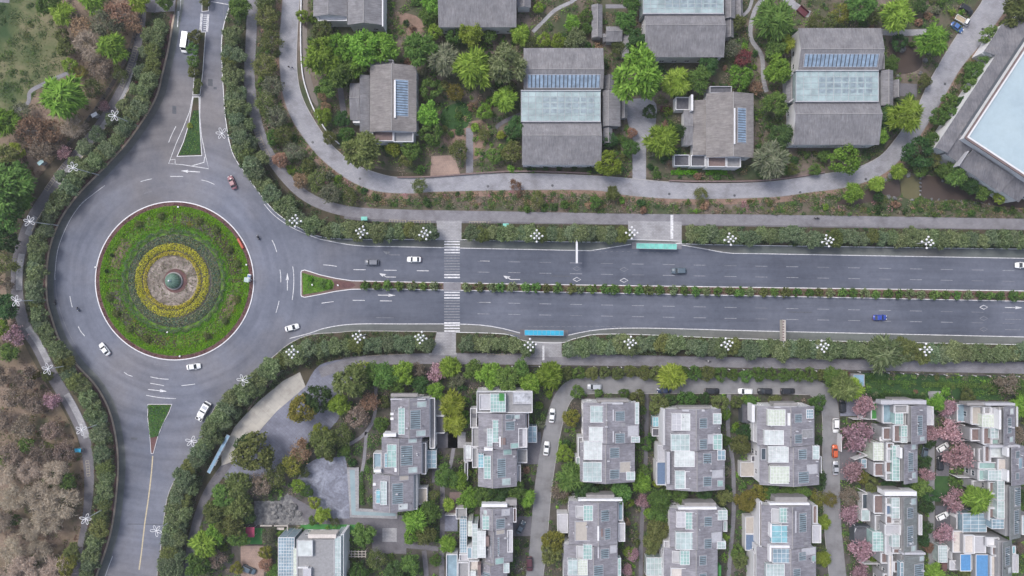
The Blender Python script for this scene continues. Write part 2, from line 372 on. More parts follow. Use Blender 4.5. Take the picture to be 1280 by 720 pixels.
def tag(o, label=None, cat=None, group=None, kind=None):
    if label: o['label'] = label
    if cat: o['category'] = cat
    if group: o['group'] = group
    if kind: o['kind'] = kind
    return o
def thing(name, label, cat, loc=(0, 0, 0), rz=0, group=None):
    e = bpy.data.objects.new(name, None); C.objects.link(e); e.location = loc; e.rotation_euler = (0, 0, rz)
    e.empty_display_size = 0.3
    return tag(e, label, cat, group)
def dup(root, loc, rz, label, group=None, scale=None, mats=None):
    def cp(o, parent):
        c = o.copy(); C.objects.link(c)
        if parent: c.parent = parent
        if mats and o.type == 'MESH' and o.data.materials and o.data.materials[0].name in mats:
            c.data = variant(o.data, mats)
        for ch in KIDS.get(o.name, []): cp(ch, c)
        return c
    r = cp(root, None); r.location = loc; r.rotation_euler = (0, 0, rz)
    if scale: r.scale = scale
    r['label'] = label
    if group: r['group'] = group
    return r
KIDS = {}
def kids(root):
    for o in bpy.data.objects:
        if o.parent: KIDS.setdefault(o.parent.name, [])
    KIDS.clear()
    for o in bpy.data.objects:
        if o.parent: KIDS.setdefault(o.parent.name, []).append(o)
VAR = {}
def variant(me, mats):
    key = (me.name, tuple(sorted(mats.items())))
    if key not in VAR:
        n = me.copy(); n.name = me.name
        for i, m in enumerate(n.materials):
            if m.name in mats: n.materials[i] = MATS[mats[m.name]]
        VAR[key] = n
    return VAR[key]

# occupancy raster: what ground is already taken (map units)
X0, Y0, X1, Y1 = -20, -40, 1300, 760
GX, GY = np.meshgrid(np.arange(X0, X1) + 0.5, np.arange(Y0, Y1) + 0.5)
def raster(pts):
    m = np.zeros(GX.shape, bool); n = len(pts)
    for i in range(n):
        x1, y1 = pts[i]; x2, y2 = pts[(i + 1) % n]
        if y1 == y2: continue
        c = ((GY > min(y1, y2)) & (GY <= max(y1, y2)))
        xi = x1 + (GY - y1) * (x2 - x1) / (y2 - y1)
        m ^= c & (GX < xi)
    return m
HARD = np.zeros(GX.shape, bool)      # paving, roads, water
BUILT = np.zeros(GX.shape, bool)     # buildings
def at(m, x, y):
    i, j = int(y - Y0), int(x - X0)
    return m[i, j] if 0 <= i < m.shape[0] and 0 <= j < m.shape[1] else False
def grow(m, r):
    o = m.copy()
    for dx in range(-r, r + 1):
        for dy in range(-r, r + 1):
            if dx * dx + dy * dy <= r * r:
                o |= np.roll(np.roll(m, dx, 1), dy, 0)
    return o
NLAB = {}
def sheet(name, pts, z, mat, z0=None, side=None, hard=True, label=None, raw=None):
    mb = MB(); w_ = [U(*p) for p in pts]
    mb.poly(w_, z0, z, 0, 1 if side else None)
    o = mb.build(name, [mat] + ([side] if side else []))
    tag(o, label, None, None, 'structure')
    if hard:
        global HARD
        HARD |= raster(pts)
    return o

# ---------------------------------------------------------------- ground, roads, pavements
mb = MB(); mb.quad((-900, -900, 0), (900, -900, 0), (900, 900, 0), (-900, 900, 0))
tag(mb.build('ground', 'terrain'), kind='structure')
sheet('lawn', smooth([(-25, -45), (60, -45), (70, 20), (82, 60), (88, 90), (50, 105), (32, 140), (-25, 150)], 5, True), 0.012, 'lawn_dry', hard=False)
Ww = smooth([(60, -45), (190, -45), (182, 20), (165, 60), (140, 115), (95, 170), (50, 220), (22, 270), (8, 320), (10, 380), (28, 425), (55, 475), (80, 515), (100, 560), (106, 610), (102, 670), (90, 765)], 5) + [(-25, 765), (-25, 150), (32, 140), (50, 105), (88, 90), (82, 60), (70, 20)]
sheet('woodland_floor', Ww, 0.02, 'wood_floor', hard=False)
sheet('garden_soil', smooth([(365, -45), (365, 100), (400, 180), (500, 215), (700, 215), (900, 225), (1080, 205), (1160, 100), (1250, -45)], 4) , 0.02, 'garden_soil', hard=False)
sheet('embankment', [(300, -45), (360, -45), (360, 100), (400, 200), (480, 240), (640, 238), (780, 244), (960, 247), (1060, 234), (1120, 205), (1200, 100), (1285, -30), (1300, 290), (700, 285), (430, 270), (350, 220), (320, 160), (308, 80)], 0.028, 'garden_soil', hard=False)
sheet('yard_soil', [(450, 455), (1300, 464), (1300, 765), (200, 765), (235, 680), (290, 590), (400, 560), (440, 480)], 0.02, 'yard_soil', hard=False)

# asphalt
left_edge = [(222, -45), (222, 0), (217, 30), (212, 60), (205, 90), (198, 118), (185, 143), (163, 175), (143, 198), (125, 217), (97, 246), (77, 275), (65, 305), (60, 335), (60, 372), (66, 397), (77, 427), (97, 455), (120, 480), (136, 508), (145, 540), (149, 577), (147, 615), (141, 660), (131, 695), (122, 720), (108, 765)]
east_s = [(197, 765), (197, 720), (201, 690), (206, 645), (212, 615), (225, 590), (243, 566), (258, 535), (270, 508), (295, 486), (320, 463), (342, 446), (362, 430), (387, 419), (422, 416), (452, 414), (546, 415)]
rb_s = [(570, 415), (630, 417), (650, 424), (668, 427), (702, 428), (722, 422), (770, 417), (960, 424), (1305, 431)]
east_n = [(291, -45), (288, 0), (280, 30), (277, 50), (277, 75), (279, 112), (282, 150), (290, 190), (305, 215), (325, 243), (345, 266), (370, 283), (400, 296), (445, 299.5), (546, 299.5)]
rb_n = [(577, 300), (740, 303), (785, 300), (852, 302), (880, 306), (1305, 312)]
LE = smooth(left_edge, 5); ES = smooth(east_s, 5); EN = smooth(east_n, 5)
road = LE + ES + smooth(rb_s, 4) + smooth(rb_n, 4)[::-1] + EN[::-1]
sheet('road', road, 0.05, 'asphalt')
ave = smooth([(395, 303), (445, 307), (500, 308.5), (640, 311.5), (738, 313.5), (795, 305), (848, 306), (912, 316.5), (960, 317), (1305, 323.5)], 4) + smooth([(1305, 421.5), (960, 414), (777, 410), (706, 419.5), (655, 417.5), (600, 406.5), (500, 405), (440, 405.5), (400, 412)], 4)
for q_ in ((263, 103, 6, 9), (269, 110, 4, 3), (218, 137, 5, 10), (168, 548, 8, 3), (190, 655, 60, 1), (1000, 390, 30, 1.2), (700, 345, 26, 1.2)):
    sheet('road_patch', [(q_[0] - q_[2] / 2, q_[1] - q_[3] / 2), (q_[0] + q_[2] / 2, q_[1] - q_[3] / 2 + .5), (q_[0] + q_[2] / 2, q_[1] + q_[3] / 2 + .5), (q_[0] - q_[2] / 2, q_[1] + q_[3] / 2)], 0.055, 'patch')
# cycle lanes
bk_n = smooth([(400, 297), (445, 300.5), (546, 300.5), (577, 301), (740, 303.5), (785, 299.5), (852, 301.5), (880, 306.5), (1305, 312.5)], 4)
bk_n2 = smooth([(400, 299), (445, 306.5), (500, 308), (640, 311), (738, 313), (795, 304), (848, 305.5), (912, 316), (960, 316.5), (1305, 323)], 4)
sheet('cycle_lane', bk_n + bk_n2[::-1], 0.058, 'bike')
bk_s = smooth([(392, 416), (407, 411), (440, 406), (500, 405.5), (600, 407), (655, 418.5), (706, 420), (777, 410.5), (960, 414.5), (1305, 422)], 4)
sheet('cycle_lane', bk_s + smooth([(1305, 431), (960, 424), (770, 417), (722, 422), (702, 427.5), (668, 427), (650, 424), (630, 417), (452, 414.5), (410, 417)], 4), 0.058, 'bike')
sheet('cycle_lane', LE + offset(LE, -8)[::-1], 0.056, 'bike')

# verges: raised beds with kerbs
def bed(name, pts, mat='bed_soil', z=0.17, side='kerb'):
    return sheet(name, pts, z, mat, 0.0, side, hard=False)
NSW = smooth([(318, -45), (314, 50), (312, 100), (318, 140), (330, 180), (350, 213), (378, 242), (410, 258), (450, 266), (520, 269), (640, 271), (800, 274), (960, 275), (1305, 280.5)], 5)
VN1 = EN + smooth([(546, 279), (450, 276), (405, 266), (370, 249), (340, 220), (322, 184), (311, 145), (305, 100), (307, 50), (311, -45)], 4)
bed('verge', VN1)
VN2 = [(577, 300.5), (700, 302), (740, 303), (785, 299), (785, 281), (577, 279)]; bed('verge', VN2)
VN3 = [(852, 302), (880, 306), (1305, 312), (1305, 288), (852, 282)]; bed('verge', VN3)
VS1 = ES + smooth([(540, 441), (480, 443), (430, 447), (395, 457), (374, 465), (354, 476), (324, 501), (293, 534), (275, 560), (256, 592), (243, 630), (232, 680), (225, 765)], 4)
bed('verge', VS1)
VS2 = [(570, 415), (630, 417), (650, 424), (668, 427), (668, 442), (570, 441)]; bed('verge', VS2)
VS3 = [(702, 428), (722, 422), (770, 417), (960, 424), (1305, 431), (1305, 453), (960, 447), (702, 442)]; bed('verge', VS3)
wl = [p for p in LE if p[1] > 14]
WP = smooth([(183, 15), (180, 45), (168, 88), (155, 125), (135, 155), (112, 185), (92, 215), (70, 245), (52, 270), (40, 300), (32, 330), (31, 370), (38, 400), (58, 430), (78, 470), (102, 505), (112, 540), (118, 590), (114, 640), (105, 680), (92, 765)], 4)
VW = wl + WP[::-1]
bed('verge', VW)
sheet('kerb', wl + offset(wl, 2.2)[::-1], 0.19, 'kerb_tan', 0.0, hard=False)
wl2 = offset(wl, 2.2); sheet('kerb_bed', wl2 + offset(wl2, 3.5)[::-1], 0.18, 'red_bed', 0.1, hard=False)
def kerbline(pts, wd, mat, z=0.19):
    sheet('kerb', pts + offset(pts, wd)[::-1], z, mat, 0.0, hard=False)
kerbline(EN, -0.8, 'kerb_white'); kerbline(ES, -0.8, 'kerb')
kerbline(smooth(rb_n, 4), -0.7, 'kerb_white'); kerbline(smooth(rb_s, 4), 0.7, 'kerb_white')

# medians and splitter islands
MED = [(376, 340), (377, 338), (381, 337), (400, 343), (420, 347.5), (440, 350.5), (480, 351.5), (640, 354.5), (960, 359), (1305, 363.5), (1305, 377.5), (960, 370.5), (640, 364.5), (480, 361.5), (440, 362), (420, 364.5), (400, 368.5), (381, 372), (377, 371), (376, 369)]
def island(pts, mat, inner_off=0.9):
    sheet('island_kerb', pts, 0.19, 'kerb_white', 0.0)
    cx = sum(p[0] for p in pts) / len(pts)
    w_ = [Vector(p) for p in pts]; n = len(w_); ins = []
    ar = sum(w_[i].x * w_[(i + 1) % n].y - w_[(i + 1) % n].x * w_[i].y for i in range(n))
    sgn = 1 if ar > 0 else -1
    for i in range(n):
        a, b, c = w_[i - 1], w_[i], w_[(i + 1) % n]
        d1 = (b - a).normalized(); d2 = (c - b).normalized(); nn = Vector((-(d1 + d2).y, (d1 + d2).x)).normalized() * sgn
        k = max(0.5, abs(d1.x * nn.y - d1.y * nn.x))
        ins.append(tuple(b + nn * (inner_off / k)))
    sheet('island', ins, 0.2, mat, 0.1)
    return ins
island(MED, 'brick_red')
sheet('median_grass', [(378, 341), (400, 347), (415, 350), (418, 355), (416, 361), (400, 365), (379, 368)], 0.21, 'grass')
sheet('median_nose', [(418, 350.5), (440, 353), (445, 356.5), (440, 359.5), (418, 362)], 0.21, 'red_bed')
sheet('median_crossing', [(554.5, 353.2), (576, 353.4), (576, 363), (554.5, 362.6)], 0.215, 'pave')
island([(253, -45), (262.5, -45), (261, 14), (252.5, 15)], 'bed_soil', 0.6)
island([(249.5, 40), (257.5, 40), (254, 90), (250.5, 119), (241, 119), (244, 80)], 'bed_soil', 0.6)
island([(241.5, 121), (249.5, 121), (250, 150), (253, 195), (221, 196), (229, 178), (236, 155)], 'bed_soil', 0.8)
sheet('island_grass', [(242, 138), (249, 138), (251, 193), (224, 194), (232, 176)], 0.21, 'grass_dark')
island([(185, 505), (215.5, 505), (212, 515), (204, 530), (198, 545), (192, 567), (189, 567), (187, 540), (184.5, 522)], 'red_bed', 0.5)
sheet('island_grass', [(185.5, 506), (214.5, 506), (207, 523), (200, 538), (198, 545), (188, 547), (186, 530)], 0.21, 'grass_dark')

# pavements
sheet('pavement', offset(NSW, 6.6) + offset(NSW, -6.6)[::-1], 0.14, 'pave', 0.0, 'kerb')
nsb = [p for p in NSW if p[0] > 430]
sheet('pavement_edge', offset(nsb, 5) + offset(nsb, 12)[::-1], 0.132, 'pave_dark', 0.0)
SSW = smooth([(400, 466), (440, 454), (500, 449), (640, 449.5), (800, 451.5), (960, 454), (1305, 461.5)], 5)
sheet('pavement', offset(SSW, 6.3) + offset(SSW, -6.3)[::-1], 0.14, 'pave', 0.0, 'kerb')
ssb = [p for p in SSW if p[0] > 430]
sheet('pavement_edge', offset(ssb, -5) + offset(ssb, -11)[::-1], 0.132, 'pave_dark', 0.0)
WC = smooth([(194, -45), (190, 0), (178, 45), (166, 85), (150, 120), (128, 155), (103, 187), (80, 215), (57, 248), (40, 275), (28, 305), (22, 335), (22, 370), (30, 405), (47, 432), (66, 470), (90, 510), (106, 548), (113, 595), (111, 645), (103, 690), (90, 765)], 5)
sheet('pavement', offset(WC, 7.5) + offset(WC, -7.5)[::-1], 0.14, 'pave_dark', 0.0, 'kerb')
for (a, b) in ((24, 38), (44, 49), (52, 60), (66, 74), (78, 86)):
    q = WC[a:b]
    if len(q) > 2: sheet('pale_paving', offset(q, 1) + offset(q, -7)[::-1], 0.146 + .0004 * a, 'pave_pale')
q = WC[14:23]; sheet('pale_paving', offset(q, -1.5) + offset(q, -7.3)[::-1], 0.145, 'pave_pale')
q = WC[14:48]; sheet('tactile_strip', offset(q, -5.6) + offset(q, -6.8)[::-1], 0.19, 'tan_paint')
sheet('driveway', [(186, -45), (222, -45), (219, 14), (184, 16)], 0.135, 'pave', 0.0)
sheet('pavement', [(545.5, 276), (577.5, 276), (577.5, 300.5), (545.5, 300)], 0.15, 'pave_pale', 0.0, 'kerb')
sheet('pavement', [(785, 276), (852, 277), (852, 302), (785, 300)], 0.15, 'pave_pale', 0.0, 'kerb')
sheet('pavement', [(540, 415), (570, 415), (571, 444), (536, 444)], 0.15, 'pave_pale', 0.0, 'kerb')
sheet('pavement', [(668, 427), (702, 427.5), (703, 446), (666, 446)], 0.15, 'pave_pale', 0.0, 'kerb')
sheet('tactile_strip', [(838, 269), (841.5, 269), (841.5, 299), (838, 299)], 0.156, 'white_paint')
sheet('tactile_strip', [(678, 432), (680.5, 432), (680.5, 450), (678, 450)], 0.156, 'white_paint')
sheet('bus_platform', [(790, 302.5), (852, 303.5), (852, 311.5), (790, 311)], 0.15, 'pave', 0.0, 'kerb')
sheet('bus_platform', [(650, 411.5), (710, 412.3), (710, 420.5), (650, 420)], 0.15, 'pave_dark', 0.0, 'kerb')
# loop road north
LR_out = [(353, -45), (353, 0), (349, 50), (350, 90), (354, 120), (365, 150), (385, 180), (405, 202), (437, 226), (470, 239), (510, 242), (545, 240), (640, 238), (740, 238), (780, 244), (850, 249), (960, 247), (1010, 241), (1060, 234), (1100, 220), (1125, 200), (1145, 177), (1175, 130), (1200, 87), (1230, 50), (1265, 0), (1290, -45)]
LR_in = [(378, -45), (375, 0), (372, 50), (372, 90), (378, 120), (393, 150), (415, 181), (440, 202), (460, 212), (495, 221), (545, 220), (640, 216.5), (735, 219), (790, 223), (835, 227), (880, 229), (960, 227), (1030, 217), (1065, 211), (1098, 196), (1120, 172), (1145, 135), (1162, 100), (1195, 45), (1225, 5), (1250, -45)]
LRo = smooth(LR_out, 5); LRi = smooth(LR_in, 5)
LOOP = LRo + LRi[::-1]
sheet('loop_road', LOOP, 0.11, 'concrete', 0.0, 'kerb')
kerbline(LRi, 0.8, 'kerb', 0.16); kerbline(LRo, -0.8, 'stone_wall', 0.15)
sheet('soil_edge', LRo + offset(LRo, 7)[::-1], 0.05, 'orange_soil', hard=False)
sheet('water', smooth([(384, -45), (385, 0), (384, 40), (386, 80), (391, 105), (398, 130), (394, 131), (386, 118), (379, 90), (377, 40), (379, -45)], 4, True), 0.06, 'water_brown')
kerbline(smooth([(379, -45), (377, 40), (379, 90), (386, 118), (395, 140), (410, 165), (425, 180)], 4), 1.3, 'kerb_white', 0.7)
# garden paths (north)
for pts, wd, m_ in (([(587, 160), (587, 218)], 9, 'pave'), ([(799, 176), (799, 226)], 17, 'concrete'), ([(666, 40), (680, 26), (695, 12), (718, 0), (740, -20)], 4.5, 'pave_pale'),
                    ([(940, 0), (936, 12), (928, 20)], 4, 'pave_pale'), ([(962, -10), (944, 12), (938, 45), (952, 70), (954, 98), (958, 115)], 5.5, 'pave_pale'),
                    ([(960, -20), (1000, 12), (1012, 18)], 9, 'pave_pale'), ([(1100, 40), (1130, 41), (1158, 40)], 8, 'pave_pale'), ([(757, 8), (790, 8)], 5, 'pave'),
                    ([(1120, 112), (1146, 113)], 16, 'pave_dark'), ([(8, 145), (34, 130), (38, 115), (55, 105), (92, 88)], 5, 'pave'), ([(-25, -2), (12, 1)], 6, 'pave'),
                    ([(432, 158), (428, 130), (424, 100)], 7, 'pave_dark'), ([(658, 140), (630, 152), (620, 160)], 5, 'pave_dark')):
    sheet('path', ribbon(pts, wd), 0.075, m_)
sheet('forecourt', smooth([(783, 126), (817, 126), (820, 150), (813, 180), (795, 182), (784, 150)], 4, True), 0.085, 'concrete')
sheet('forecourt', [(539, 195), (568, 194), (575, 217), (574, 220), (538, 220)], 0.085, 'pave_pink')
sheet('bare_soil', smooth([(560, 165), (600, 150), (612, 170), (600, 195), (580, 200), (556, 180)], 4, True), 0.04, 'orange_soil', hard=False)
sheet('bare_soil', smooth([(480, 15), (520, 20), (530, 40), (500, 45), (485, 35)], 4, True), 0.04, 'orange_soil', hard=False)
sheet('lawn_patch', smooth([(556, 135), (580, 128), (590, 145), (582, 160), (560, 160), (550, 150)], 4, True), 0.045, 'grass_dark', hard=False)
# ponds
sheet('pond', smooth([(1112, 50), (1125, 45), (1140, 60), (1152, 72), (1150, 85), (1135, 92), (1118, 90), (1110, 70)], 4, True), 0.05, 'water_brown')
for i, p in enumerate(([(1152, 223), (1172, 221), (1188, 228), (1205, 236), (1235, 243), (1290, 252), (1290, 260), (1240, 257), (1212, 250), (1175, 250), (1152, 246)],
          [(1127, 223), (1148, 222), (1149, 246), (1128, 246)], [(1045, 253), (1075, 241), (1105, 229), (1123, 225), (1124, 246), (1102, 243), (1090, 252), (1060, 256)])):
    sheet('pond', smooth(p, 3, True), 0.06, ['water_brown', 'water_olive', 'water_brown'][i])
# south: ramp, plazas, residential road, paths
sheet('plaza', smooth([(382, 483), (400, 456), (440, 448), (458, 452), (455, 462), (434, 480), (424, 500), (424, 522), (402, 545), (372, 560), (345, 588), (318, 600), (290, 604), (280, 596)], 4) + [(293, 576), (320, 544), (346, 514)], 0.12, 'pave_blue', 0.0, 'kerb')
sheet('ramp', [(375, 465), (382, 483), (373, 491), (346, 514), (330, 532), (320, 544), (308, 558), (293, 576), (277, 582), (277, 566), (293, 534), (308, 515), (324, 501), (354, 476)], 0.15, 'pave_cream', 0.0, 'kerb_white')
sheet('path', ribbon([(286, 578), (262, 612), (247, 650), (237, 700), (233, 765)], 11), 0.13, 'pave_dark', 0.0, 'kerb')
sheet('plaza', [(384, 580), (396, 573), (432, 570), (436, 600), (437, 648), (410, 648), (398, 634), (376, 610), (372, 598)], 0.10, 'plaza_pale', 0.0)
sheet('plaza', [(360, 617), (400, 640), (437, 640), (470, 640), (508, 645), (508, 692), (466, 692), (463, 656), (400, 655), (382, 652)], 0.092, 'pave_dark', 0.0)
sheet('court_panel', [(478, 660), (496, 660), (496, 677), (478, 677)], 0.1, 'pave_pale')
sheet('channel_wall', [(434, 584), (449, 584), (449, 635), (497, 638), (497, 648), (438, 646)], 0.5, 'pave_pale', 0.0)
sheet('channel_water', [(437.5, 587), (444, 587), (445, 638.5), (495, 641), (495, 644.5), (440, 643)], 0.515, 'water_pale')
sheet('rock_garden', [(318, 626), (350, 626), (360, 616), (388, 652), (384, 656), (318, 656)], 0.09, 'rock', 0.0)
RR = smooth([(664, 765), (668, 720), (672, 690), (676, 640), (680, 600), (689, 545), (697, 512), (709, 490), (730, 482), (800, 481), (990, 482), (1020, 486), (1034, 500), (1038.5, 520), (1039, 560), (1040, 640), (1044, 690), (1052, 765)], 5)
sheet('residential_road', offset(RR, 10.5) + offset(RR, -10.5)[::-1], 0.11, 'res_road', 0.0, 'kerb')
kerbline(offset(RR, 10.5), 0.6, 'kerb', 0.15)
for pts, wd, m_ in (([(1164, 494), (1164, 600), (1164, 710)], 8.5, 'res_road'), ([(808, 492), (808, 540), (806, 600), (802, 660), (800, 765)], 5, 'pave_dark'),
                    ([(911, 493), (910, 540), (916, 580), (917, 640), (913, 690), (907, 765)], 5, 'pave'), ([(553, 600), (553, 660), (551, 765)], 6, 'pave_dark'),
                    ([(470, 484), (468, 520), (456, 542), (436, 556)], 4, 'pave'), ([(458, 540), (455, 575), (450, 600)], 4, 'pave'), ([(508, 682), (530, 684), (548, 686)], 6, 'pave_dark'),
                    ([(530, 688), (533, 720), (533, 765)], 6, 'pave_dark'), ([(567, 560), (562, 585), (553, 602)], 4.5, 'pave')):
    sheet('path', ribbon(pts, wd), 0.078, m_)
for r_ in ((1050, 497, 1080, 520, 'pave_blue'), (1050, 562, 1070, 600, 'pave_dark'), (1170, 548, 1186, 595, 'pave_dark'), (1169, 632, 1190, 660, 'deck_dark'), (1160, 489, 1178, 503, 'pave_pale'),
           (636, 645, 664, 670, 'pave_dark'), (638, 540, 676, 580, 'pave_dark'), (560, 540, 582, 560, 'pave_pale'), (545, 540, 572, 560, 'pave_dark'), (540, 585, 566, 603, 'pave_dark'),
           (556, 642, 572, 664, 'pave_blue'), (562, 615, 578, 643, 'deck_brown'), (1168, 595, 1186, 627, 'grass_dark'), (301, 682, 330, 720, 'pave_pink'), (305, 660, 328, 680, 'turf_green')):
    sheet('yard_paving', [(r_[0], r_[1]), (r_[2], r_[1]), (r_[2], r_[3]), (r_[0], r_[3])], 0.085, r_[4])
sheet('lawn', [(1078, 466), (1255, 470), (1255, 500), (1078, 498)], 0.04, 'grass_dark', hard=False)
sheet('lawn', [(375, 655), (450, 655), (450, 666), (375, 663)], 0.05, 'turf_green', hard=False)

# ---------------------------------------------------------------- road markings
mk = MB()
def stroke(m_, pts, wd, z=0.066, sm=True, mi=0):
    c = smooth(pts, 5) if sm and len(pts) > 2 else pts
    a = [U(*p) for p in offset(c, wd / 2)]; b = [U(*p) for p in offset(c, -wd / 2)]
    for i in range(len(c) - 1):
        m_.quad((*b[i], z), (*b[i + 1], z), (*a[i + 1], z), (*a[i], z), mi) if True else None
yl = lambda x, y0, y1: y0 + (y1 - y0) * (x - 640) / 640
for k in range(-2, 17):
    x = 674 + 38.6 * k
    if x > 1278: break
    if not (538 < x < 580):
        for (ya, yb) in ((327.3, 338.5), (340.8, 352)):
            if x > 560: stroke(mk, [(x, yl(x, ya, yb)), (x + 15, yl(x + 15, ya, yb))], 0.6, mi=rnd.choice([2, 1, 2]))
        for (ya, yb) in ((379, 391.3), (393, 404.5)):
            if x > 560: stroke(mk, [(x, yl(x, ya, yb)), (x + 15, yl(x + 15, ya, yb))], 0.6, mi=rnd.choice([2, 1, 2]))
for p in ([(404, 331), (412, 331.6), (421, 333)], [(442, 337), (457, 337.2)], [(480, 337.7), (496, 337.9)], [(521, 338.3), (536, 338.6)], [(600, 326.3), (612, 326.4)], [(402, 379), (409, 378), (417, 377)],
          [(441, 375.3), (456, 375.5)], [(475, 376), (490, 376.2)], [(599, 378), (613, 378.2)], [(176, 227), (183, 225), (190, 223.5)], [(252, 225), (260, 227), (268, 230.5)], [(213, 220.5), (229, 220.5)],
          [(340, 300), (343, 306), (346, 315)], [(350, 337), (351, 345), (351, 353)], [(366, 333), (367.3, 345), (367, 360), (365.3, 375)], [(349, 376), (347, 384), (345, 391)],
          [(87.5, 370), (89, 378), (90.5, 384)], [(98, 408), (101, 414), (106, 420)], [(155, 465), (160, 468.5), (166, 470.5)], [(188, 471), (200, 473.3), (211, 474)], [(188, 479), (197, 480.5), (205, 482)],
          [(183, 494), (200, 497), (220, 498.2)], [(227, 482), (236, 481), (244, 480)], [(211, 178), (215, 168), (220, 158)], [(264, 2), (287, 6)]):
    stroke(mk, p, 0.75)
for p in ([(192, 455), (212, 457.5)], [(180, 242), (190, 239)], [(228, 228), (245, 231)], [(470, 397), (492, 397.3)]): stroke(mk, p, 0.6, mi=1)
stroke(mk, [(400, 299), (445, 306.8), (500, 308.4), (640, 311.4), (738, 313.4)], 0.9)
stroke(mk, [(330, 255), (345, 271), (370, 287), (400, 299)], 0.7)
stroke(mk, [(738, 313.4), (789, 305.3)], 0.9); stroke(mk, [(848, 305.5), (880, 311), (912, 316.3), (960, 317.3), (1300, 323.3)], 0.9)
stroke(mk, [(362, 423), (387, 416.5), (407, 410), (440, 405.3), (500, 404.9), (600, 406.2), (655, 417.4)], 0.9)
stroke(mk, [(706, 419.7), (777, 410.2), (960, 414), (1300, 421.6)], 0.9)
stroke(mk, [(279, 60), (279, 100), (281, 140), (286, 178)], 0.5); stroke(mk, [(279.5, 40), (280, 8), (282, -40)], 0.4, mi=1)
for x in range(792, 848, 7): stroke(mk, [(x, 316), (x + 4.5, 316)], 0.4, mi=1)
for x in range(742, 790, 7): stroke(mk, [(x, 314.3), (x + 3, 314.4)], 0.5, mi=1)
for x in range(660, 780, 7): stroke(mk, [(x, 408), (x + 4.5, 408.2)], 0.45, mi=1)
stroke(mk, [(131, 232), (115, 244), (100, 257), (85, 280), (73, 310), (69, 340), (69, 350)], 0.6, mi=0)
stroke(mk, [(69, 350), (71, 372), (80, 402), (95, 432), (117, 460), (126, 470)], 0.5, mi=1)
stroke(mk, [(141, 695), (136, 708), (131, 722)], 0.6); stroke(mk, [(224, -40), (226, 0), (224, 20)], 0.4, mi=0)
stroke(mk, [(223, 14), (222, 34)], 1.2); stroke(mk, [(218.5, 14), (217.5, 34)], 0.6, mi=1)
stroke(mk, [(241, 120), (237, 140), (229, 160), (220, 180), (211, 204.5), (228, 205.8), (261, 211), (257, 195), (252, 170), (250, 145), (250.5, 120)], 0.75, sm=False)
stroke(mk, [(213, 200), (219, 199), (219, 204.5)], 0.7, sm=False); stroke(mk, [(241, 207), (255, 203), (256, 196)], 0.9, sm=False)
# zebra crossings
for y in np.arange(302, 350, 3.45):
    f = 0 if (y < 316 or y > 341) else 1
    stroke(mk, [(555.3, y), (574.8, y)], 1.7, mi=f)
for y in np.arange(365.5, 414, 3.45):
    f = 0 if (y < 374 or y > 401) else 1
    stroke(mk, [(555.3, y), (574.8, y)], 1.7, mi=f)
for (x, a, b) in ((251.5, 17, 39), (253, 17, 39), (261, 18, 40), (259.5, 18, 40)): stroke(mk, [(x, a), (x - 1.5, b)], 1.1, mi=0)
for y in np.arange(19, 39, 2.6): stroke(mk, [(254.5, y), (258.5, y)], 0.7)
for x in (281, 284): stroke(mk, [(x + 5, 22), (x + 4.5, 27)], 0.9)
# arrows, diamonds
def arrow(x, y, ang, L=22, mi=0):
    ca, sa = math.cos(ang), math.sin(ang)
    f = lambda a, b: (x + a * ca - b * sa, y + a * sa + b * ca)
    stroke(mk, [f(-L / 2, 0), f(L / 2 - 8, 0)], 0.9, mi=mi)
    mk.add([(*U(*f(L / 2 - 9, -1.9)), .066), (*U(*f(L / 2 - 9, 1.9)), .066), (*U(*f(L / 2, 0)), .066)], [(0, 1, 2)], mi)
arrow(483.5, 369, 0.01); arrow(1267, 384.5, 0.02); arrow(359.3, 352, -math.pi / 2); arrow(238, 214.3, math.pi + 0.06, 24); arrow(197, 488, 0.1, 24)
def bent(x, y, mi=0):
    stroke(mk, [(x + 20, y + 1.2), (x + 8, y + 1), (x + 4, y - 1.5)], 0.9, sm=False, mi=mi)
    mk.add([(*U(x + 8, y - 2.5), .066), (*U(x - 1, y - 3.5), .066), (*U(x + 3, y + 0.6), .066)], [(0, 1, 2)], mi)
bent(475, 345.2); bent(630, 348.2); bent(480, 317.5, 1)
for (x, y, mi) in ((721, 349.3, 0), (780, 350.4, 0), (721, 335.8, 1), (780, 336.8, 1), (1229.5, 384, 0), (1229.5, 398, 1), (1229.5, 411.5, 1)):
    stroke(mk, [(x - 5, y), (x, y - 2.6), (x + 5, y), (x, y + 2.6), (x - 5, y)], 0.7, sm=False, mi=mi)
for (x, y) in ((1262, 399), (1262, 412)): stroke(mk, [(x - 6, y), (x + 14, y + 0.4)], 0.8, mi=1)
tag(mk.build('road_markings', ['white_paint', 'faded_paint', 'dash_paint']), kind='structure')
mk2 = MB()
stroke(mk2, [(191, 570), (189.5, 590), (186, 620), (181, 655), (177, 690), (174, 712)], 1.5)
tag(mk2.build('yellow_line', ['yellow_paint']), kind='structure')
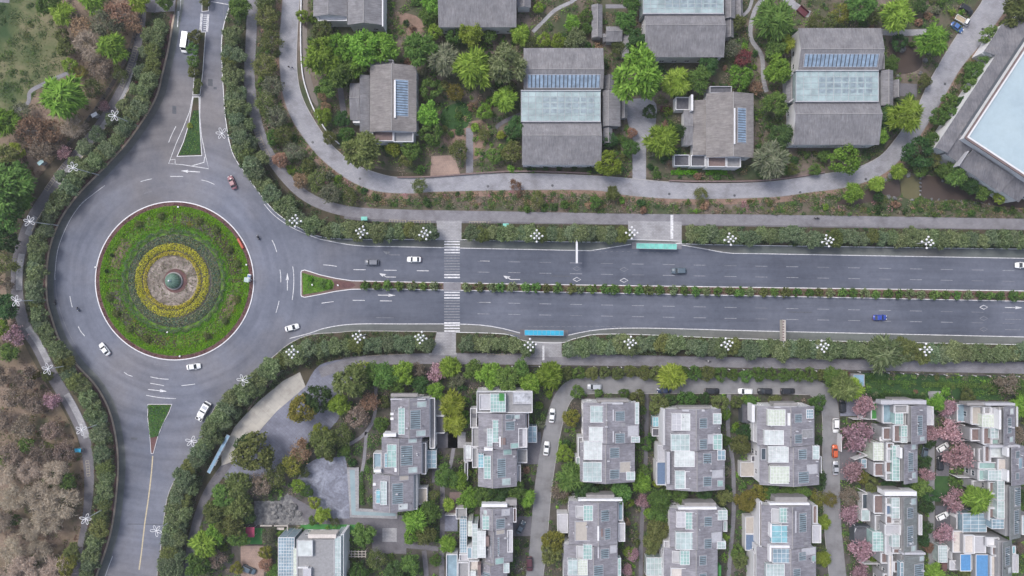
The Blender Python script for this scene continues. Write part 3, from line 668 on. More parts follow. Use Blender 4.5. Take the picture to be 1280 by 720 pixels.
# painted cycle-parking boxes on the pavements
pk = MB()
def stands(c, off_, wd, step, n0, n1, z=0.165):
    i = n0
    L = [p for p in c]; acc = 0
    pts = []
    for a, b in zip(L[:-1], L[1:]):
        d = math.hypot(b[0] - a[0], b[1] - a[1])
        while acc < d:
            t = acc / d; pts.append((a[0] + (b[0] - a[0]) * t, a[1] + (b[1] - a[1]) * t, (b[0] - a[0]) / d, (b[1] - a[1]) / d)); acc += step
        acc -= d
    for k, (x, y, dx, dy) in enumerate(pts[n0:n1]):
        nx, ny = -dy, dx
        p = (x + nx * off_, y + ny * off_); q = (x + nx * (off_ + wd), y + ny * (off_ + wd))
        stroke(pk, [p, q], 0.5, z)
        if k % 7 != 6 and k < n1 - n0 - 1:
            for e in (p, q): stroke(pk, [e, (e[0] + dx * step, e[1] + dy * step)], 0.4, z)
stands([p for p in WC if 45 < p[1] < 118], 1, 5, 3.2, 2, 24)
stands([p for p in WC if 205 < p[1] < 250], 2.5, 5, 3.2, 0, 13)
stands([p for p in WC if 570 < p[1] < 604], 0, 4, 3.2, 0, 9)
for (xa, xb) in ((480, 545), (576, 640), (590, 600)): stands([p for p in NSW if xa < p[0] < xb], 6.8, 5, 3.4, 0, 16)
stands([p for p in NSW if 160 < p[1] < 210], 0, 6, 3.4, 0, 16)
for (xa, xb) in ((455, 540), (590, 665), (705, 750), (1165, 1230), (1240, 1270)): stands([p for p in SSW if xa < p[0] < xb], -6, -5, 3.6, 0, 16)
tag(pk.build('parking_bays', ['tan_paint']), kind='structure')

# ---------------------------------------------------------------- buildings
WINM = {}
def window_mesh(wd, ht, bars):
    k = (wd, ht, bars)
    if k in WINM: return WINM[k]
    f = MB(); t = 0.07
    f.box(-wd / 2, -0.06, 0, wd / 2, 0.05, t); f.box(-wd / 2, -0.06, ht - t, wd / 2, 0.05, ht)
    for x in [-wd / 2, wd / 2 - t] + [-wd / 2 + wd * (i + 1) / (bars + 1) - t / 2 for i in range(bars)]:
        f.box(x, -0.055, t, x + t, 0.05, ht - t)
    f.box(-wd / 2 - .08, -0.05, -0.1, wd / 2 + .08, 0.14, -0.003)
    p = MB(); p.box(-wd / 2 + .03, -0.04, .03, wd / 2 - .03, 0.01, ht - .03)
    a = f.build('window', 'white_wall'); b = p.build('pane', 'glass_dark')
    WINM[k] = (a.data, b.data)
    bpy.data.objects.remove(a); bpy.data.objects.remove(b)
    return WINM[k]
def lerp(a, b, t): return a + (b - a) * t

class Bld:
    def __init__(s, name, label, cat, px, py, frame=None, group=None):
        s.fr = frame or (lambda a, b: (a, b))
        c = U(*s.fr(px, py)); s.o = (c[0], c[1], 0)
        s.e = thing(name, label, cat, (c[0], c[1], 0), 0, group); ORG[s.e.name] = s.o
        s.nwin = 0; s.trim = MB(); s.maxwin = 84
    def q(s, x0, y0, x1, y1, z):
        """corner points (ccw seen from above) of a roof rectangle seen at height z"""
        return [U(*s.fr(*p), z) for p in ((x0, y1), (x1, y1), (x1, y0), (x0, y0))]
    def mark(s, x0, y0, x1, y1, z):
        global BUILT
        w_ = [(640 + p[0] / S, 360 - p[1] / S) for p in s.q(x0, y0, x1, y1, z)]
        BUILT |= raster(w_)
    def inset(s, c4, d):
        cx = sum(p[0] for p in c4) / 4; cy = sum(p[1] for p in c4) / 4
        out = []
        for i, p in enumerate(c4):
            a = Vector(c4[i - 1]) - Vector(p); b = Vector(c4[(i + 1) % 4]) - Vector(p)
            v = Vector(p) + a.normalized() * d + b.normalized() * d
            out.append((v.x, v.y))
        return out
    def windows(s, c4, ztop, base=0.9, edges=(0, 1, 2, 3), step=3.9):
        n_f = max(1, int((ztop - 0.6) / 3.0))
        for e in edges:
            a, b = Vector(c4[e]), Vector(c4[(e + 1) % 4]); L = (b - a).length
            n = int(L / step)
            if n < 1: continue
            ang = math.atan2((b - a).y, (b - a).x) + math.pi
            for f in range(n_f):
                for i in range(n):
                    if s.nwin >= s.maxwin: return
                    p = a + (b - a) * ((i + .5) / n)
                    m1, m2 = window_mesh(1.6, 1.5, 1)
                    o = bpy.data.objects.new('window', m1); C.objects.link(o); o.parent = s.e
                    o.location = (p.x - s.o[0], p.y - s.o[1], base + 3 * f); o.rotation_euler = (0, 0, ang)
                    g = bpy.data.objects.new('pane', m2); C.objects.link(g); g.parent = o
                    s.nwin += 1
    def gable(s, x0, y0, x1, y1, r, ze, zr, axis='y', holes=(), mat='tile_town', wall='white_wall', over=0.35, win=True, z0=0.0, zmin=None):
        """r: ridge position; axis 'y' = ridge runs up/down the picture, 'x' = across. zmin for holes' floor"""
        s.mark(x0, y0, x1, y1, ze)
        if x0 > 1080 and y0 > 480: wall = 'facade'
        def zat(x, y):
            v, a, b = (x, x0, x1) if axis == 'y' else (y, y0, y1)
            if r <= a: return lerp(zr, ze, (v - a) / (b - a))
            if r >= b: return lerp(ze, zr, (v - a) / (b - a))
            return lerp(ze, zr, (v - a) / (r - a)) if v < r else lerp(zr, ze, (v - r) / (b - r))
        s.zat = zat
        P = lambda x, y, dz=0: (*U(*s.fr(x, y), ze), zat(x, y) + dz)
        xs = sorted(set([x0, x1] + ([r] if axis == 'y' and x0 < r < x1 else []) + [v for h in holes for v in (h[0], h[2])]))
        ys = sorted(set([y0, y1] + ([r] if axis == 'x' and y0 < r < y1 else []) + [v for h in holes for v in (h[1], h[3])]))
        rf = MB()
        for i in range(len(xs) - 1):
            for j in range(len(ys) - 1):
                a, b, c, d = xs[i], ys[j], xs[i + 1], ys[j + 1]; mx, my = (a + c) / 2, (b + d) / 2
                if any(h[0] < mx < h[2] and h[1] < my < h[3] for h in holes): continue
                rf.quad(P(a, d), P(c, d), P(c, b), P(a, b), 0)
        pts = [(x0, y1), (x1, y1), (x1, y0), (x0, y0)]
        if axis == 'y' and x0 < r < x1: pts = [(x0, y1), (r, y1), (x1, y1), (x1, y0), (r, y0), (x0, y0)]
        if axis == 'x' and y0 < r < y1: pts = [(x0, y1), (x1, y1), (x1, r), (x1, y0), (x0, y0), (x0, r)]
        for i in range(len(pts)):
            p, q = pts[i], pts[(i + 1) % len(pts)]
            rf.quad(P(*p, -.25), P(*q, -.25), P(*q), P(*p), 1)
        rf.add([P(*p, -.25) for p in pts[::-1]] , [tuple(range(len(pts)))], 1)
        # ridge cap
        if axis == 'y' and x0 < r < x1 and not any(h[0] < r < h[2] for h in holes):
            rf.cyl(P(r, y0, .02), P(r, y1, .02), .13, .13, 6, 2)
        if axis == 'x' and y0 < r < y1 and not any(h[1] < r < h[3] for h in holes):
            rf.cyl(P(x0, r, .02), P(x1, r, .02), .13, .13, 6, 2)
        rf.build('roof', [mat, 'grey_wall', 'ridge'], s.e)
        # walls
        wc = s.inset(s.q(x0, y0, x1, y1, ze), over); wm = MB()
        hz = []
        for p in wc: hz.append(ze - .27 + (0.0 if not (r <= (x0 if axis == 'y' else y0) or r >= (x1 if axis == 'y' else y1)) else 0))
        wm.prismq(wc, z0, ze - .28)
        if axis == 'y' and x0 < r < x1 or axis == 'x' and y0 < r < y1:
            t = (r - x0) / (x1 - x0) if axis == 'y' else (r - y0) / (y1 - y0)
            if axis == 'y':
                A, B_ = (wc[0], wc[1]), (wc[3], wc[2])
            else:
                A, B_ = (wc[3], wc[0]), (wc[2], wc[1])
            for k_, (p, q) in enumerate((A, B_)):
                m_ = (lerp(p[0], q[0], t), lerp(p[1], q[1], t))
                vs = [(*p, ze - .28), (*q, ze - .28), (*m_, zr - .32)]
                wm.add(vs, [(0, 1, 2)] if (k_ == 0) == (axis == 'y') else [(0, 2, 1)])
        wm.build('wall', wall, s.e)
        for h in holes:
            fl = MB(); zf = (zmin if zmin is not None else ze - 0.9)
            c4 = [U(*s.fr(*p), ze) for p in ((h[0], h[3]), (h[2], h[3]), (h[2], h[1]), (h[0], h[1]))]
            zs = [zat(*p) for p in ((h[0], h[3]), (h[2], h[3]), (h[2], h[1]), (h[0], h[1]))]
            fl.quad(*[(*p, zf) for p in c4], 0)
            for i in range(4):
                p, q = c4[i], c4[(i + 1) % 4]
                fl.quad((*q, zf), (*p, zf), (*p, zs[i] + .1), (*q, zs[(i + 1) % 4] + .1), 1)
                # rim
                a = Vector(p); b = Vector(q); nn = Vector(((b - a).y, -(b - a).x)).normalized() * .14
                fl.prismq([tuple(a + nn), tuple(b + nn), q, p], [zs[i] - .2, zs[(i + 1) % 4] - .2] * 1 + [zs[(i + 1) % 4] - .2, zs[i] - .2], [zs[i] + .1, zs[(i + 1) % 4] + .1, zs[(i + 1) % 4] + .1, zs[i] + .1], 1)
            fl.build('roof_deck', [h[4] if len(h) > 4 else 'deck_brown', 'white_wall'], s.e)
            # deck furniture: table with two stools for scale
        if mat in ('tile_town', 'tile_slate') and y0 > 480:
            # vents, cooling units and a water heater left on the tiles
            for k_ in range(5):
                xx, yy = rnd.uniform(x0 + 2, x1 - 3), rnd.uniform(y0 + 2, y1 - 3)
                if yy > 722: continue
                nm, mt, sx, sy, hh = rnd.choice([('roof_vent', 'metal', 1.2, 1.2, .5), ('cooling_unit', 'deck_pale', 3, 1.6, .8), ('roof_vent', 'deck_dark', 1, 1, .6), ('vent_pipe', 'lamp_white', .7, .7, .9), ('roof_patch', 'deck_grey', 5, 3.4, .05)])
                vb = MB(); cs = [(xx, yy + sy), (xx + sx, yy + sy), (xx + sx, yy), (xx, yy)]
                zz = [zat(*p) for p in cs]; c4_ = [U(*s.fr(*p), ze) for p in cs]
                vb.prismq(c4_, [z_ - .05 for z_ in zz], [z_ + hh for z_ in zz] if hh < .1 else max(zz) + hh); vb.build(nm, mt, s.e)
        if win: s.windows(wc, ze - .4)
        return zat
    def onroof(s, zat, x0, y0, x1, y1, kind, ze, h=0.16, n=7):
        """panel lying on the slope: 'slat' louvres, 'sky' skylight, 'solar'"""
        P = lambda x, y, dz: (*U(*s.fr(x, y), ze), zat(x, y) + dz)
        mb = MB(); cs = [(x0, y1), (x1, y1), (x1, y0), (x0, y0)]
        mb.add([P(*p, .02) for p in cs] + [P(*p, h) for p in cs], [(0, 1, 5, 4), (1, 2, 6, 5), (2, 3, 7, 6), (3, 0, 4, 7)], 0)
        e = .55
        # frame top
        X = [x0, x0 + e, x1 - e, x1]; Y = [y0, y0 + e, y1 - e, y1]
        for i in range(3):
            for j in range(3):
                if i == 1 and j == 1: continue
                mb.quad(P(X[i], Y[j + 1], h), P(X[i + 1], Y[j + 1], h), P(X[i + 1], Y[j], h), P(X[i], Y[j], h), 0)
        mb.quad(P(X[1], Y[2], h - .07), P(X[2], Y[2], h - .07), P(X[2], Y[1], h - .07), P(X[1], Y[1], h - .07), 1)
        if kind in ('slat', 'solar'):
            vert = (kind == 'solar') and (x1 - x0) > (y1 - y0)
            nn = n
            for i in range(nn):
                if vert:
                    a = lerp(X[1], X[2], (i + .12) / nn); b = lerp(X[1], X[2], (i + .85) / nn)
                    mb.quad(P(a, Y[2], h - .02), P(b, Y[2], h + .05), P(b, Y[1], h + .05), P(a, Y[1], h - .02), 2)
                else:
                    a = lerp(Y[1], Y[2], (i + .12) / nn); b = lerp(Y[1], Y[2], (i + .8) / nn)
                    mb.quad(P(X[1], b, h - .02), P(X[2], b, h - .02), P(X[2], a, h + .06), P(X[1], a, h + .06), 2)
            mats = ['deck_pale', 'slat_gap', 'slat_blue' if kind == 'solar' else 'slat_grey']
            mb.build('solar_panel' if kind == 'solar' else 'roof_louvre', mats, s.e)
        else:
            mb.build('skylight', ['deck_pale', kind], s.e)
    def flat(s, x0, y0, x1, y1, z, mat='deck_grey', par=0.9, wall='white_wall', sides='nesw', z0=0.0, win=False, pw=0.18, name='terrace'):
        s.mark(x0, y0, x1, y1, z)
        c4 = s.q(x0, y0, x1, y1, z); mb = MB()
        mb.prismq(c4, z0, z, 2, 0)
        inn = s.inset(c4, pw)
        if par > 0:
            for i, k in enumerate('senw'):
                if k in sides:
                    p, q, qi, pi_ = c4[i], c4[(i + 1) % 4], inn[(i + 1) % 4], inn[i]
                    mb.prismq([p, q, qi, pi_], z - .1, z + par + .003 * i, 1)
        o = mb.build(name, [mat, wall, 'facade' if z < 8.6 and wall == 'white_wall' and x0 > 1080 else wall], s.e)
        if z >= 6 and x0 > 1080 and z0 == 0 and not win: s.windows(c4, z, edges=(3,), step=3.2)
        if win: s.windows(c4, z)
        return o
    def glass(s, x0, y0, x1, y1, z0, z1, mat='glass_green', nx=3, ny=4, slope=0, frame='white_wall', bar=.09):
        """conservatory box with glazing bars; slope = extra height at its right side"""
        c4 = s.q(x0, y0, x1, y1, z1); mb = MB(); zt = [z1, z1 + slope, z1 + slope, z1]
        mb.prismq(c4, z0, zt, 0)
        o = mb.build('glass_room', mat, s.e); ORG[o.name] = s.o
        fr = MB()
        P = lambda u, v, dz: (lerp(lerp(c4[3][0], c4[2][0], u), lerp(c4[0][0], c4[1][0], u), v), lerp(lerp(c4[3][1], c4[2][1], u), lerp(c4[0][1], c4[1][1], u), v), z1 + slope * u + dz)
        for i in range(nx + 1):
            fr.cyl(P(i / nx, 0, .04), P(i / nx, 1, .04), bar if i in (0, nx) else bar * .6, bar if i in (0, nx) else bar * .6, 4)
        for j in range(ny + 1):
            fr.cyl(P(0, j / ny, .04), P(1, j / ny, .04), bar if j in (0, ny) else bar * .6, bar if j in (0, ny) else bar * .6, 4)
        for (u, v) in ((0, 0), (1, 0), (0, 1), (1, 1), (.5, 0), (.5, 1)):
            p = P(u, v, 0); fr.cyl((p[0], p[1], z0), p, bar, bar, 4)
        fr.build('glazing_bars', frame, o)
        return o
    def box(s, x0, y0, x1, y1, z0, z1, mat='white_wall', name='chimney'):
        mb = MB(); mb.prismq(s.q(x0, y0, x1, y1, z1), z0, z1); return mb.build(name, mat, s.e)
    def walls(s, segs, z1=2.2, wd=0.18, mat='white_wall', z0=0, name='garden_wall'):
        for k, g in enumerate(segs):
            mb = MB()
            for a, b in zip(g[:-1], g[1:]):
                p = Vector(U(*s.fr(*a), z1)); q = Vector(U(*s.fr(*b), z1)); nn = Vector((-(q - p).y, (q - p).x)).normalized() * wd / 2
                mb.prismq([tuple(p - nn), tuple(q - nn), tuple(q + nn), tuple(p + nn)], z0, z1 + .004 * (k % 5))
            mb.build(name, mat, s.e)

# ---- grey-tiled villas in the upper gardens
def solar(b, z, x0, y0, x1, y1, ze, n=18): b.onroof(z, x0, y0, x1, y1, 'solar', ze, n=n)
def big_hall(name, label, cx, cy, nb, gl, sb, wings, sol, wleft=True, mat='tile_x'):
    b = Bld('villa', label, 'villa', cx, cy)
    b.windows_ = True
    if nb:
        z = b.gable(nb[0], nb[1], nb[2], nb[3], nb[4], 6.5, 8.6, 'x', mat=mat)
        if sol: solar(b, z, *sol, 6.5)
    z = b.gable(sb[0], sb[1], sb[2], sb[3], sb[4], 6.5, 8.6, 'x', mat=mat)
    if gl:
        b.mark(*gl, 7.4)
        b.glass(*gl, 0.0, 7.4, 'glass_roof', 11, 5, frame='deck_pale')
        # inner beams read through the glass: dark glazing panels
        pm = MB(); x0, y0, x1, y1 = gl
        for i in range(7):
            for j in range(3):
                a = lerp(x0, x1, .28 + .095 * i); c_ = lerp(y0, y1, .22 + .19 * j)
                pm.prismq(b.q(a, c_, a + (x1 - x0) * .075, c_ + (y1 - y0) * .13, 7.45), 7.41, 7.46)
        pm.build('dark_panes', 'slat_grey', b.e)
        b.box(x0 - .5, y0 - 1.2, x1 + .5, y0, 6.0, 7.9, 'grey_wall', 'gutter'); b.box(x0 - .5, y1, x1 + .5, y1 + .8, 6.0, 7.5, 'grey_wall', 'gutter')
    for (x0, y0, x1, y1, r, ax, ze) in wings:
        b.gable(x0, y0, x1, y1, r, ze, ze + (1.0 if abs(x1 - x0) > 8 else .5), ax, mat='tile_y' if ax == 'y' else 'tile_x', wall='grey_wall', win=False)
    return b
b = big_hall('villa', 'large grey tiled villa with glass middle roof beside the pinkish forecourt garden', 703, 135,
             (654.5, 60, 754, 111, 89), (651.5, 113.5, 750.5, 151.5), (652.5, 152.5, 751.5, 206, 171),
             [(753.5, 113, 775.5, 158, 760, 'y', 5), (775.5, 125, 784.5, 148, 780, 'y', 3.4), (754, 159, 765.5, 179, 760, 'y', 4), (755.5, 94, 767, 112, 761, 'y', 4)], (659, 95, 750, 110.5))
b = big_hall('villa', 'large grey tiled villa with glass middle roof, nearest to the two ponds', 1046, 108,
             (998, 35, 1101.5, 87, 64), (995, 88.5, 1098, 126.5), (991.5, 127.5, 1099, 181, 144.5),
             [(1101.5, 88, 1116.5, 132, 1109, 'y', 5), (1116.5, 100, 1125, 122, 1121, 'y', 3.2), (1102, 69, 1106, 87, 1104, 'y', 4.5), (983, 94, 994, 129, 988, 'y', 4)], (1003, 69.5, 1096, 84.5))
b.walls([[(987.5, 95), (994.5, 89)], [(986, 128), (994, 122)]], 5.4, .3, 'deck_pale', 4.4, 'pergola_beam')
b = big_hall('villa', 'grey tiled villa with pale glass roof cut by the top edge of the photo', 854, 20,
             (806, -62, 904, -13, -34), (804, -12, 904.5, 16.5), (805.5, 17.5, 905, 71.5, 34),
             [(906, -12, 919, 23, 912, 'y', 5), (919, -8, 928.5, 22, 924, 'y', 3.4), (906.5, 23.5, 917, 47, 912, 'y', 4)], None)
b = Bld('villa', 'brown grey tiled villa with one blue solar strip beside the giant green tree', 'villa', 490, 125)
z = b.gable(462.5, 82, 520.5, 165, 491, 7, 9.2, 'y', mat='tile_warm'); solar(b, z, 495, 101, 511, 147, 7, 14)
b.box(492.5, 100, 494.6, 147, 7, 9.5, 'white_wall', 'parapet')
b.gable(450.5, 94, 462, 165, 440, 4.8, 5.8, 'y', mat='tile_y', win=False); b.gable(437.5, 104, 450, 150, 123, 4.4, 5.4, 'x', mat='tile_x', win=False)
b.flat(464, 75.5, 492, 82.5, 6.6, 'deck_dark', .7, 'grey_wall'); b.flat(466, 164.5, 492, 177, 5.6, 'deck_brown', .9); b.flat(492.5, 165, 517, 178, 5.6, 'deck_grey', .9)
b.flat(453, 165.5, 465, 176, 3.2, 'deck_grey', .5)
b.flat(441, 150.5, 450, 153.5, 3.8, 'white_wall', 0)
b = Bld('villa', 'brown grey tiled villa with blue solar strip beside the red footbridge', 'villa', 905, 160)
z = b.gable(883, 117, 942, 197, 914, 7, 9.2, 'y', mat='tile_warm'); solar(b, z, 919.5, 136, 931.5, 180, 7, 14)
b.box(917.6, 135, 919.2, 180, 7, 9.5, 'white_wall', 'parapet')
b.gable(866, 125.5, 882.5, 194, 890, 4.8, 5.8, 'y', mat='tile_warm', win=False); b.gable(854.5, 137.5, 865.5, 181.5, 157.5, 4.4, 5.4, 'x', mat='tile_x', win=False)
b.flat(886.5, 108.5, 914, 117, 6.6, 'deck_dark', .7, 'grey_wall'); b.flat(884, 196.5, 907, 209, 5.4, 'deck_brown', .9); b.flat(907.5, 197, 925, 209.5, 5.4, 'deck_grey', .9)
b.flat(863, 194.5, 881, 208.5, 3.4, 'deck_dark', .9); b.flat(842, 194, 861, 208, 2.2, 'deck_dark', .9)
b.flat(844, 122, 862, 138, 3.2, 'deck_dark', .8); b.box(864, 118, 866.5, 138, 3, 6.6, 'white_wall', 'parapet')
b = Bld('villa', 'two-part grey tiled villa at the top edge above the giant green tree', 'villa', 434, 10)
b.gable(391.5, -38, 434, 20.5, 412, 6, 7.6, 'y', mat='tile_y'); b.gable(434.5, -38, 477.5, 31, 456, 6.6, 8.4, 'y', mat='tile_y')
b.flat(398, 20.5, 434, 27, 4.6, 'white_wall', .6); b.box(477.5, -30, 479, 33, 0, 6.8, 'white_wall', 'end_wall')
b = Bld('villa', 'grey tiled villa at the top edge above the small forecourt garden', 'villa', 597, 5)
b.gable(548, -45, 645.5, 34, -8, 6.6, 9, 'x', mat='tile_x'); b.gable(646, -30, 663.5, 9.5, 655, 4.6, 5.6, 'y', mat='tile_y')
b = Bld('garden_corridor', 'covered grey tiled corridor with square pavilion between the upper villas', 'pavilion', 765, 32)
b.gable(739.5, 6, 753, 47, 746.5, 3.4, 4.3, 'y', mat='tile_y', wall='grey_wall', win=False); b.gable(753.5, 42, 757.5, 52, 47, 3.2, 3.9, 'x', mat='tile_y', wall='grey_wall', win=False)
b.gable(757.5, 33, 777.5, 52, 40, 4.4, 5.6, 'x', mat='tile_x', wall='grey_wall', win=False); b.gable(777.5, 43, 790, 71, 785, 3.4, 4.3, 'y', mat='tile_y', wall='grey_wall', win=False)
# rotated block upper right
cR = (1207, 172); ex = (.8356, .549)
frR = lambda a, c: (cR[0] + a * ex[0] - c * ex[1], cR[1] + a * ex[1] + c * ex[0])
b = Bld('hall', 'large angled hall with flat pale blue roof and dark tiled skirts', 'hall', 70, -60, frR); b.maxwin = 60
b.flat(0, -175, 170, 0, 12, 'white_roof', .7, 'red_bed' if False else 'white_wall', win=True, name='main_roof', pw=.5)
b.walls([[(0, 0), (0, -175)], [(0, 0), (170, 0)]], 12.8, .5, 'deck_brown', 12.4, 'coping')
b.box(-10, -178, -1, 0, 6, 9.2, 'slat_gap', 'gutter')
b.gable(-25, -178, -10.5, 31, -8, 8, 9.4, 'y', mat='tile_block'); b.gable(-10, 3, 12, 31, 2, 7.6, 9.2, 'x', mat='tile_block')
b.gable(12.5, 12, 74, 34, 12, 7.6, 9.6, 'x', mat='tile_block'); b.gable(12.5, 1, 74, 11.5, 0, 6.4, 7, 'x', mat='tile_block', win=False); b.gable(74.5, 3, 100, 31, 2, 7.6, 9.2, 'x', mat='tile_block')
b.box(12, 12, 12.9, 34, 7, 9.9, 'deck_pale', 'coping')
b.gable(-40, -146, -25.5, -103, -22, 6.5, 8.2, 'y', mat='tile_block'); b.flat(-42, -103, -30, -98, 4.4, 'white_wall', .4)
b.flat(30, 34.5, 42, 39, 4.5, 'white_wall', .4)

# ---- townhouses
ZE, ZR = 9.0, 11.3
def lou(b, z, *rs):
    for r_ in rs: b.onroof(z, *r_, 'slat', ZE, n=max(5, int((r_[3] - r_[1]) / 2.6)))
def sky(b, z, *rs):
    for r_ in rs: b.onroof(z, *r_[:4], r_[4] if len(r_) > 4 else 'glass_pale', ZE)
def con(b, *rs):
    for r_ in rs:
        mt = r_[4] if len(r_) > 4 else 'glass_green'; n = r_[5] if len(r_) > 5 else 3
        b.glass(r_[0], r_[1], r_[2], r_[3], 8.4, 10.9, mt, n, max(3, int(n * (r_[3] - r_[1]) / (r_[2] - r_[0]))))
TH = lambda lab, x, y: Bld('townhouse', lab, 'townhouse', x, y)

b = TH('three-unit grey townhouse stepping down left beside the pale water channel', 507, 565)
z = b.gable(488.5, 497, 537, 546, 513, ZE, ZR); lou(b, z, (514, 511, 526.5, 535.5)); con(b, (498, 510, 506, 543, 'glass_green', 2)); sky(b, z, (522, 501, 533.5, 508.5), (521, 537, 532.5, 544.5))
z = b.gable(477, 546.5, 527, 592, 500, ZE - .3, ZR - .3); lou(b, z, (502, 555.5, 516.5, 581)); con(b, (484, 556, 495.5, 584, 'glass_green', 2), (481, 567, 484, 584, 'glass_cyan', 1)); sky(b, z, (511, 547.5, 521.5, 553), (511, 583, 522, 590.5))
z = b.gable(466, 592.5, 517, 638, 489, ZE - .6, ZR - .6); lou(b, z, (491, 602.5, 504.5, 629)); con(b, (475.5, 602, 483.5, 631, 'glass_pale', 2), (470, 613, 475.5, 629, 'glass_cyan', 1)); sky(b, z, (500, 593.5, 511, 600, 'deck_beige'), (498.5, 629, 510, 636.5, 'glass_white'))
b.flat(537.5, 497, 544, 560, 6, 'deck_grey', .9); b.flat(544.5, 497, 556, 519, 3, 'deck_grey', .9); b.flat(544.5, 519.5, 556, 541, 3, 'deck_dark', .9)
b.flat(527.5, 553, 533, 592, 6, 'deck_grey', .9); b.glass(533.5, 563, 545.5, 585, 0, 4, 'glass_blue', 2, 4); b.flat(517.5, 592, 522, 636, 6, 'glass_white', .8); b.flat(522, 609, 534.5, 630, 3.2, 'deck_beige', .9)
b.box(479, 542, 495, 546, 7, 11.2, 'white_wall', 'parapet'); b.box(467, 587, 476, 590.5, 7, 10.6, 'white_wall', 'parapet'); b.box(488, 498.5, 532, 500, 8.7, 10.4, 'deck_pale', 'parapet')
b.box(488, 516, 492, 519, 6, 9.5); b.box(488, 522, 492, 525, 6, 9.5); b.box(466, 604, 470, 607, 6, 9.2); b.box(493, 585, 496, 590, 7, 11, 'white_wall'); b.box(488.5, 487 + 5, 522, 496, 7, 8.6, 'stone_wall', 'porch_roof')
b.flat(467, 566, 477, 586, 4, 'glass_blue', .4)

b = TH('townhouse with pale beige roof terrace and green glass panel at its upper end', 622, 550)
b.flat(596, 489, 665.5, 515.5, 9, 'deck_grey', .8, win=True); b.flat(599, 493, 614, 512, 9.6, 'deck_pale', .5, z0=9.01); con(b, (613, 492.5, 632, 515, 'glass_green', 5)); b.box(624, 492, 630, 501, 10.9, 11.2, 'turf_green', 'green_panel')
b.flat(641, 490, 664.5, 505, 9.5, 'deck_marble', .3, z0=9.01, wall='deck_pale')
z = b.gable(598, 516, 657, 560, 628, ZE, ZR); lou(b, z, (632, 502.5 + 14, 643.5, 523), (632, 525, 643.5, 537)); con(b, (616, 525, 624.5, 553, 'glass_green', 2), (609, 536, 615.5, 558, 'glass_pale', 2)); sky(b, z, (639, 517.5, 650, 523), (638, 552.5, 649, 559.5, 'glass_green'))
b.box(624, 547.5, 632, 556, 9, 11.4, 'deck_brown', 'stair_head'); b.box(624, 546, 626, 559, 9, 11.5)
b.flat(590, 534, 601, 558, 5.5, 'deck_grey', .8); b.flat(657.5, 516, 661, 535, 6, 'deck_brown', .9); b.flat(648, 535, 659, 559, 9.3, 'deck_pale', .5); b.glass(660, 533, 671, 553, 0, 3.8, 'glass_blue', 2, 3)
z = b.gable(597.5, 560.5, 646, 608, 616, ZE - .3, ZR - .3); lou(b, z, (621.5, 571.5, 632.5, 596)); con(b, (605, 570, 613.5, 598.5, 'glass_green', 2), (597.8, 568, 604.5, 584.5, 'glass_cyan', 2)); sky(b, z, (627.5, 597, 638.5, 605.5), (629, 560.8, 640, 568, 'glass_green'))
b.flat(580, 556, 590, 576, 4, 'deck_pale', .8); b.glass(582, 557, 589, 573, 4, 5.4, 'glass_white', 2, 3); b.flat(581, 577, 585, 599, 3, 'deck_dark', .9); b.flat(590.5, 559, 597, 584, 6, 'deck_grey', .8); b.box(605, 559.5, 616, 563.5, 8, 11, 'white_wall', 'parapet')
b.flat(646.5, 561, 659, 578, 4, 'deck_grey', .8); b.flat(646.5, 581, 651, 606, 5.5, 'deck_pale', .8); b.flat(588, 510, 596, 534, 4, 'deck_grey', .9); b.box(590, 517, 598, 522, 4.5, 4.7, 'deck_dark', 'roof_well')

b = TH('upper townhouse block between the curved lane corner and the narrow footpath', 760, 552)
z = b.gable(729, 503, 799, 553, 757, ZE, ZR); con(b, (738, 507.5, 759.5, 528, 'glass_pale', 4), (736.5, 534, 759, 552.5, 'glass_white', 4)); lou(b, z, (768, 512.5, 780.5, 525.5), (768, 540, 780.5, 553)); sky(b, z, (784, 531.5, 798, 545, 'deck_pale')); b.box(765.8, 512, 767.6, 526, 9, 10.9, 'deck_pale', 'parapet'); b.box(765.8, 539, 767.6, 553, 9, 10.9, 'deck_pale', 'parapet')
z = b.gable(725, 553.5, 793.5, 602.5, 756, ZE - .25, ZR - .25); con(b, (730, 551.5, 752.5, 574.5, 'glass_white', 4), (729, 578, 752, 602, 'glass_pale', 4)); lou(b, z, (761, 558, 773.5, 571.5), (761, 585, 773.5, 597.5)); sky(b, z, (774, 576.5, 788, 590, 'deck_beige')); b.box(759.5, 558, 761, 572, 9, 10.7, 'deck_pale', 'parapet'); b.box(759.5, 584, 761, 598, 9, 10.7, 'deck_pale', 'parapet')
b.box(747, 499.5, 786, 503, 6, 9.6, 'stone_wall', 'porch_roof'); b.box(752, 503.2, 779, 505.6, 9, 10.9, 'deck_pale', 'parapet'); b.flat(720, 571, 725, 600, 5.5, 'glass_pale', .5); b.flat(722.5, 546, 728.5, 571, 5, 'deck_grey', .8)
b.glass(789, 546, 799.5, 553, 8, 9.9, 'glass_pale', 2, 2); b.glass(783, 590, 793.5, 600, 8, 9.6, 'glass_pale', 2, 2); b.glass(794, 503.5, 798.5, 530, 8, 9.6, 'glass_pale', 1, 6)

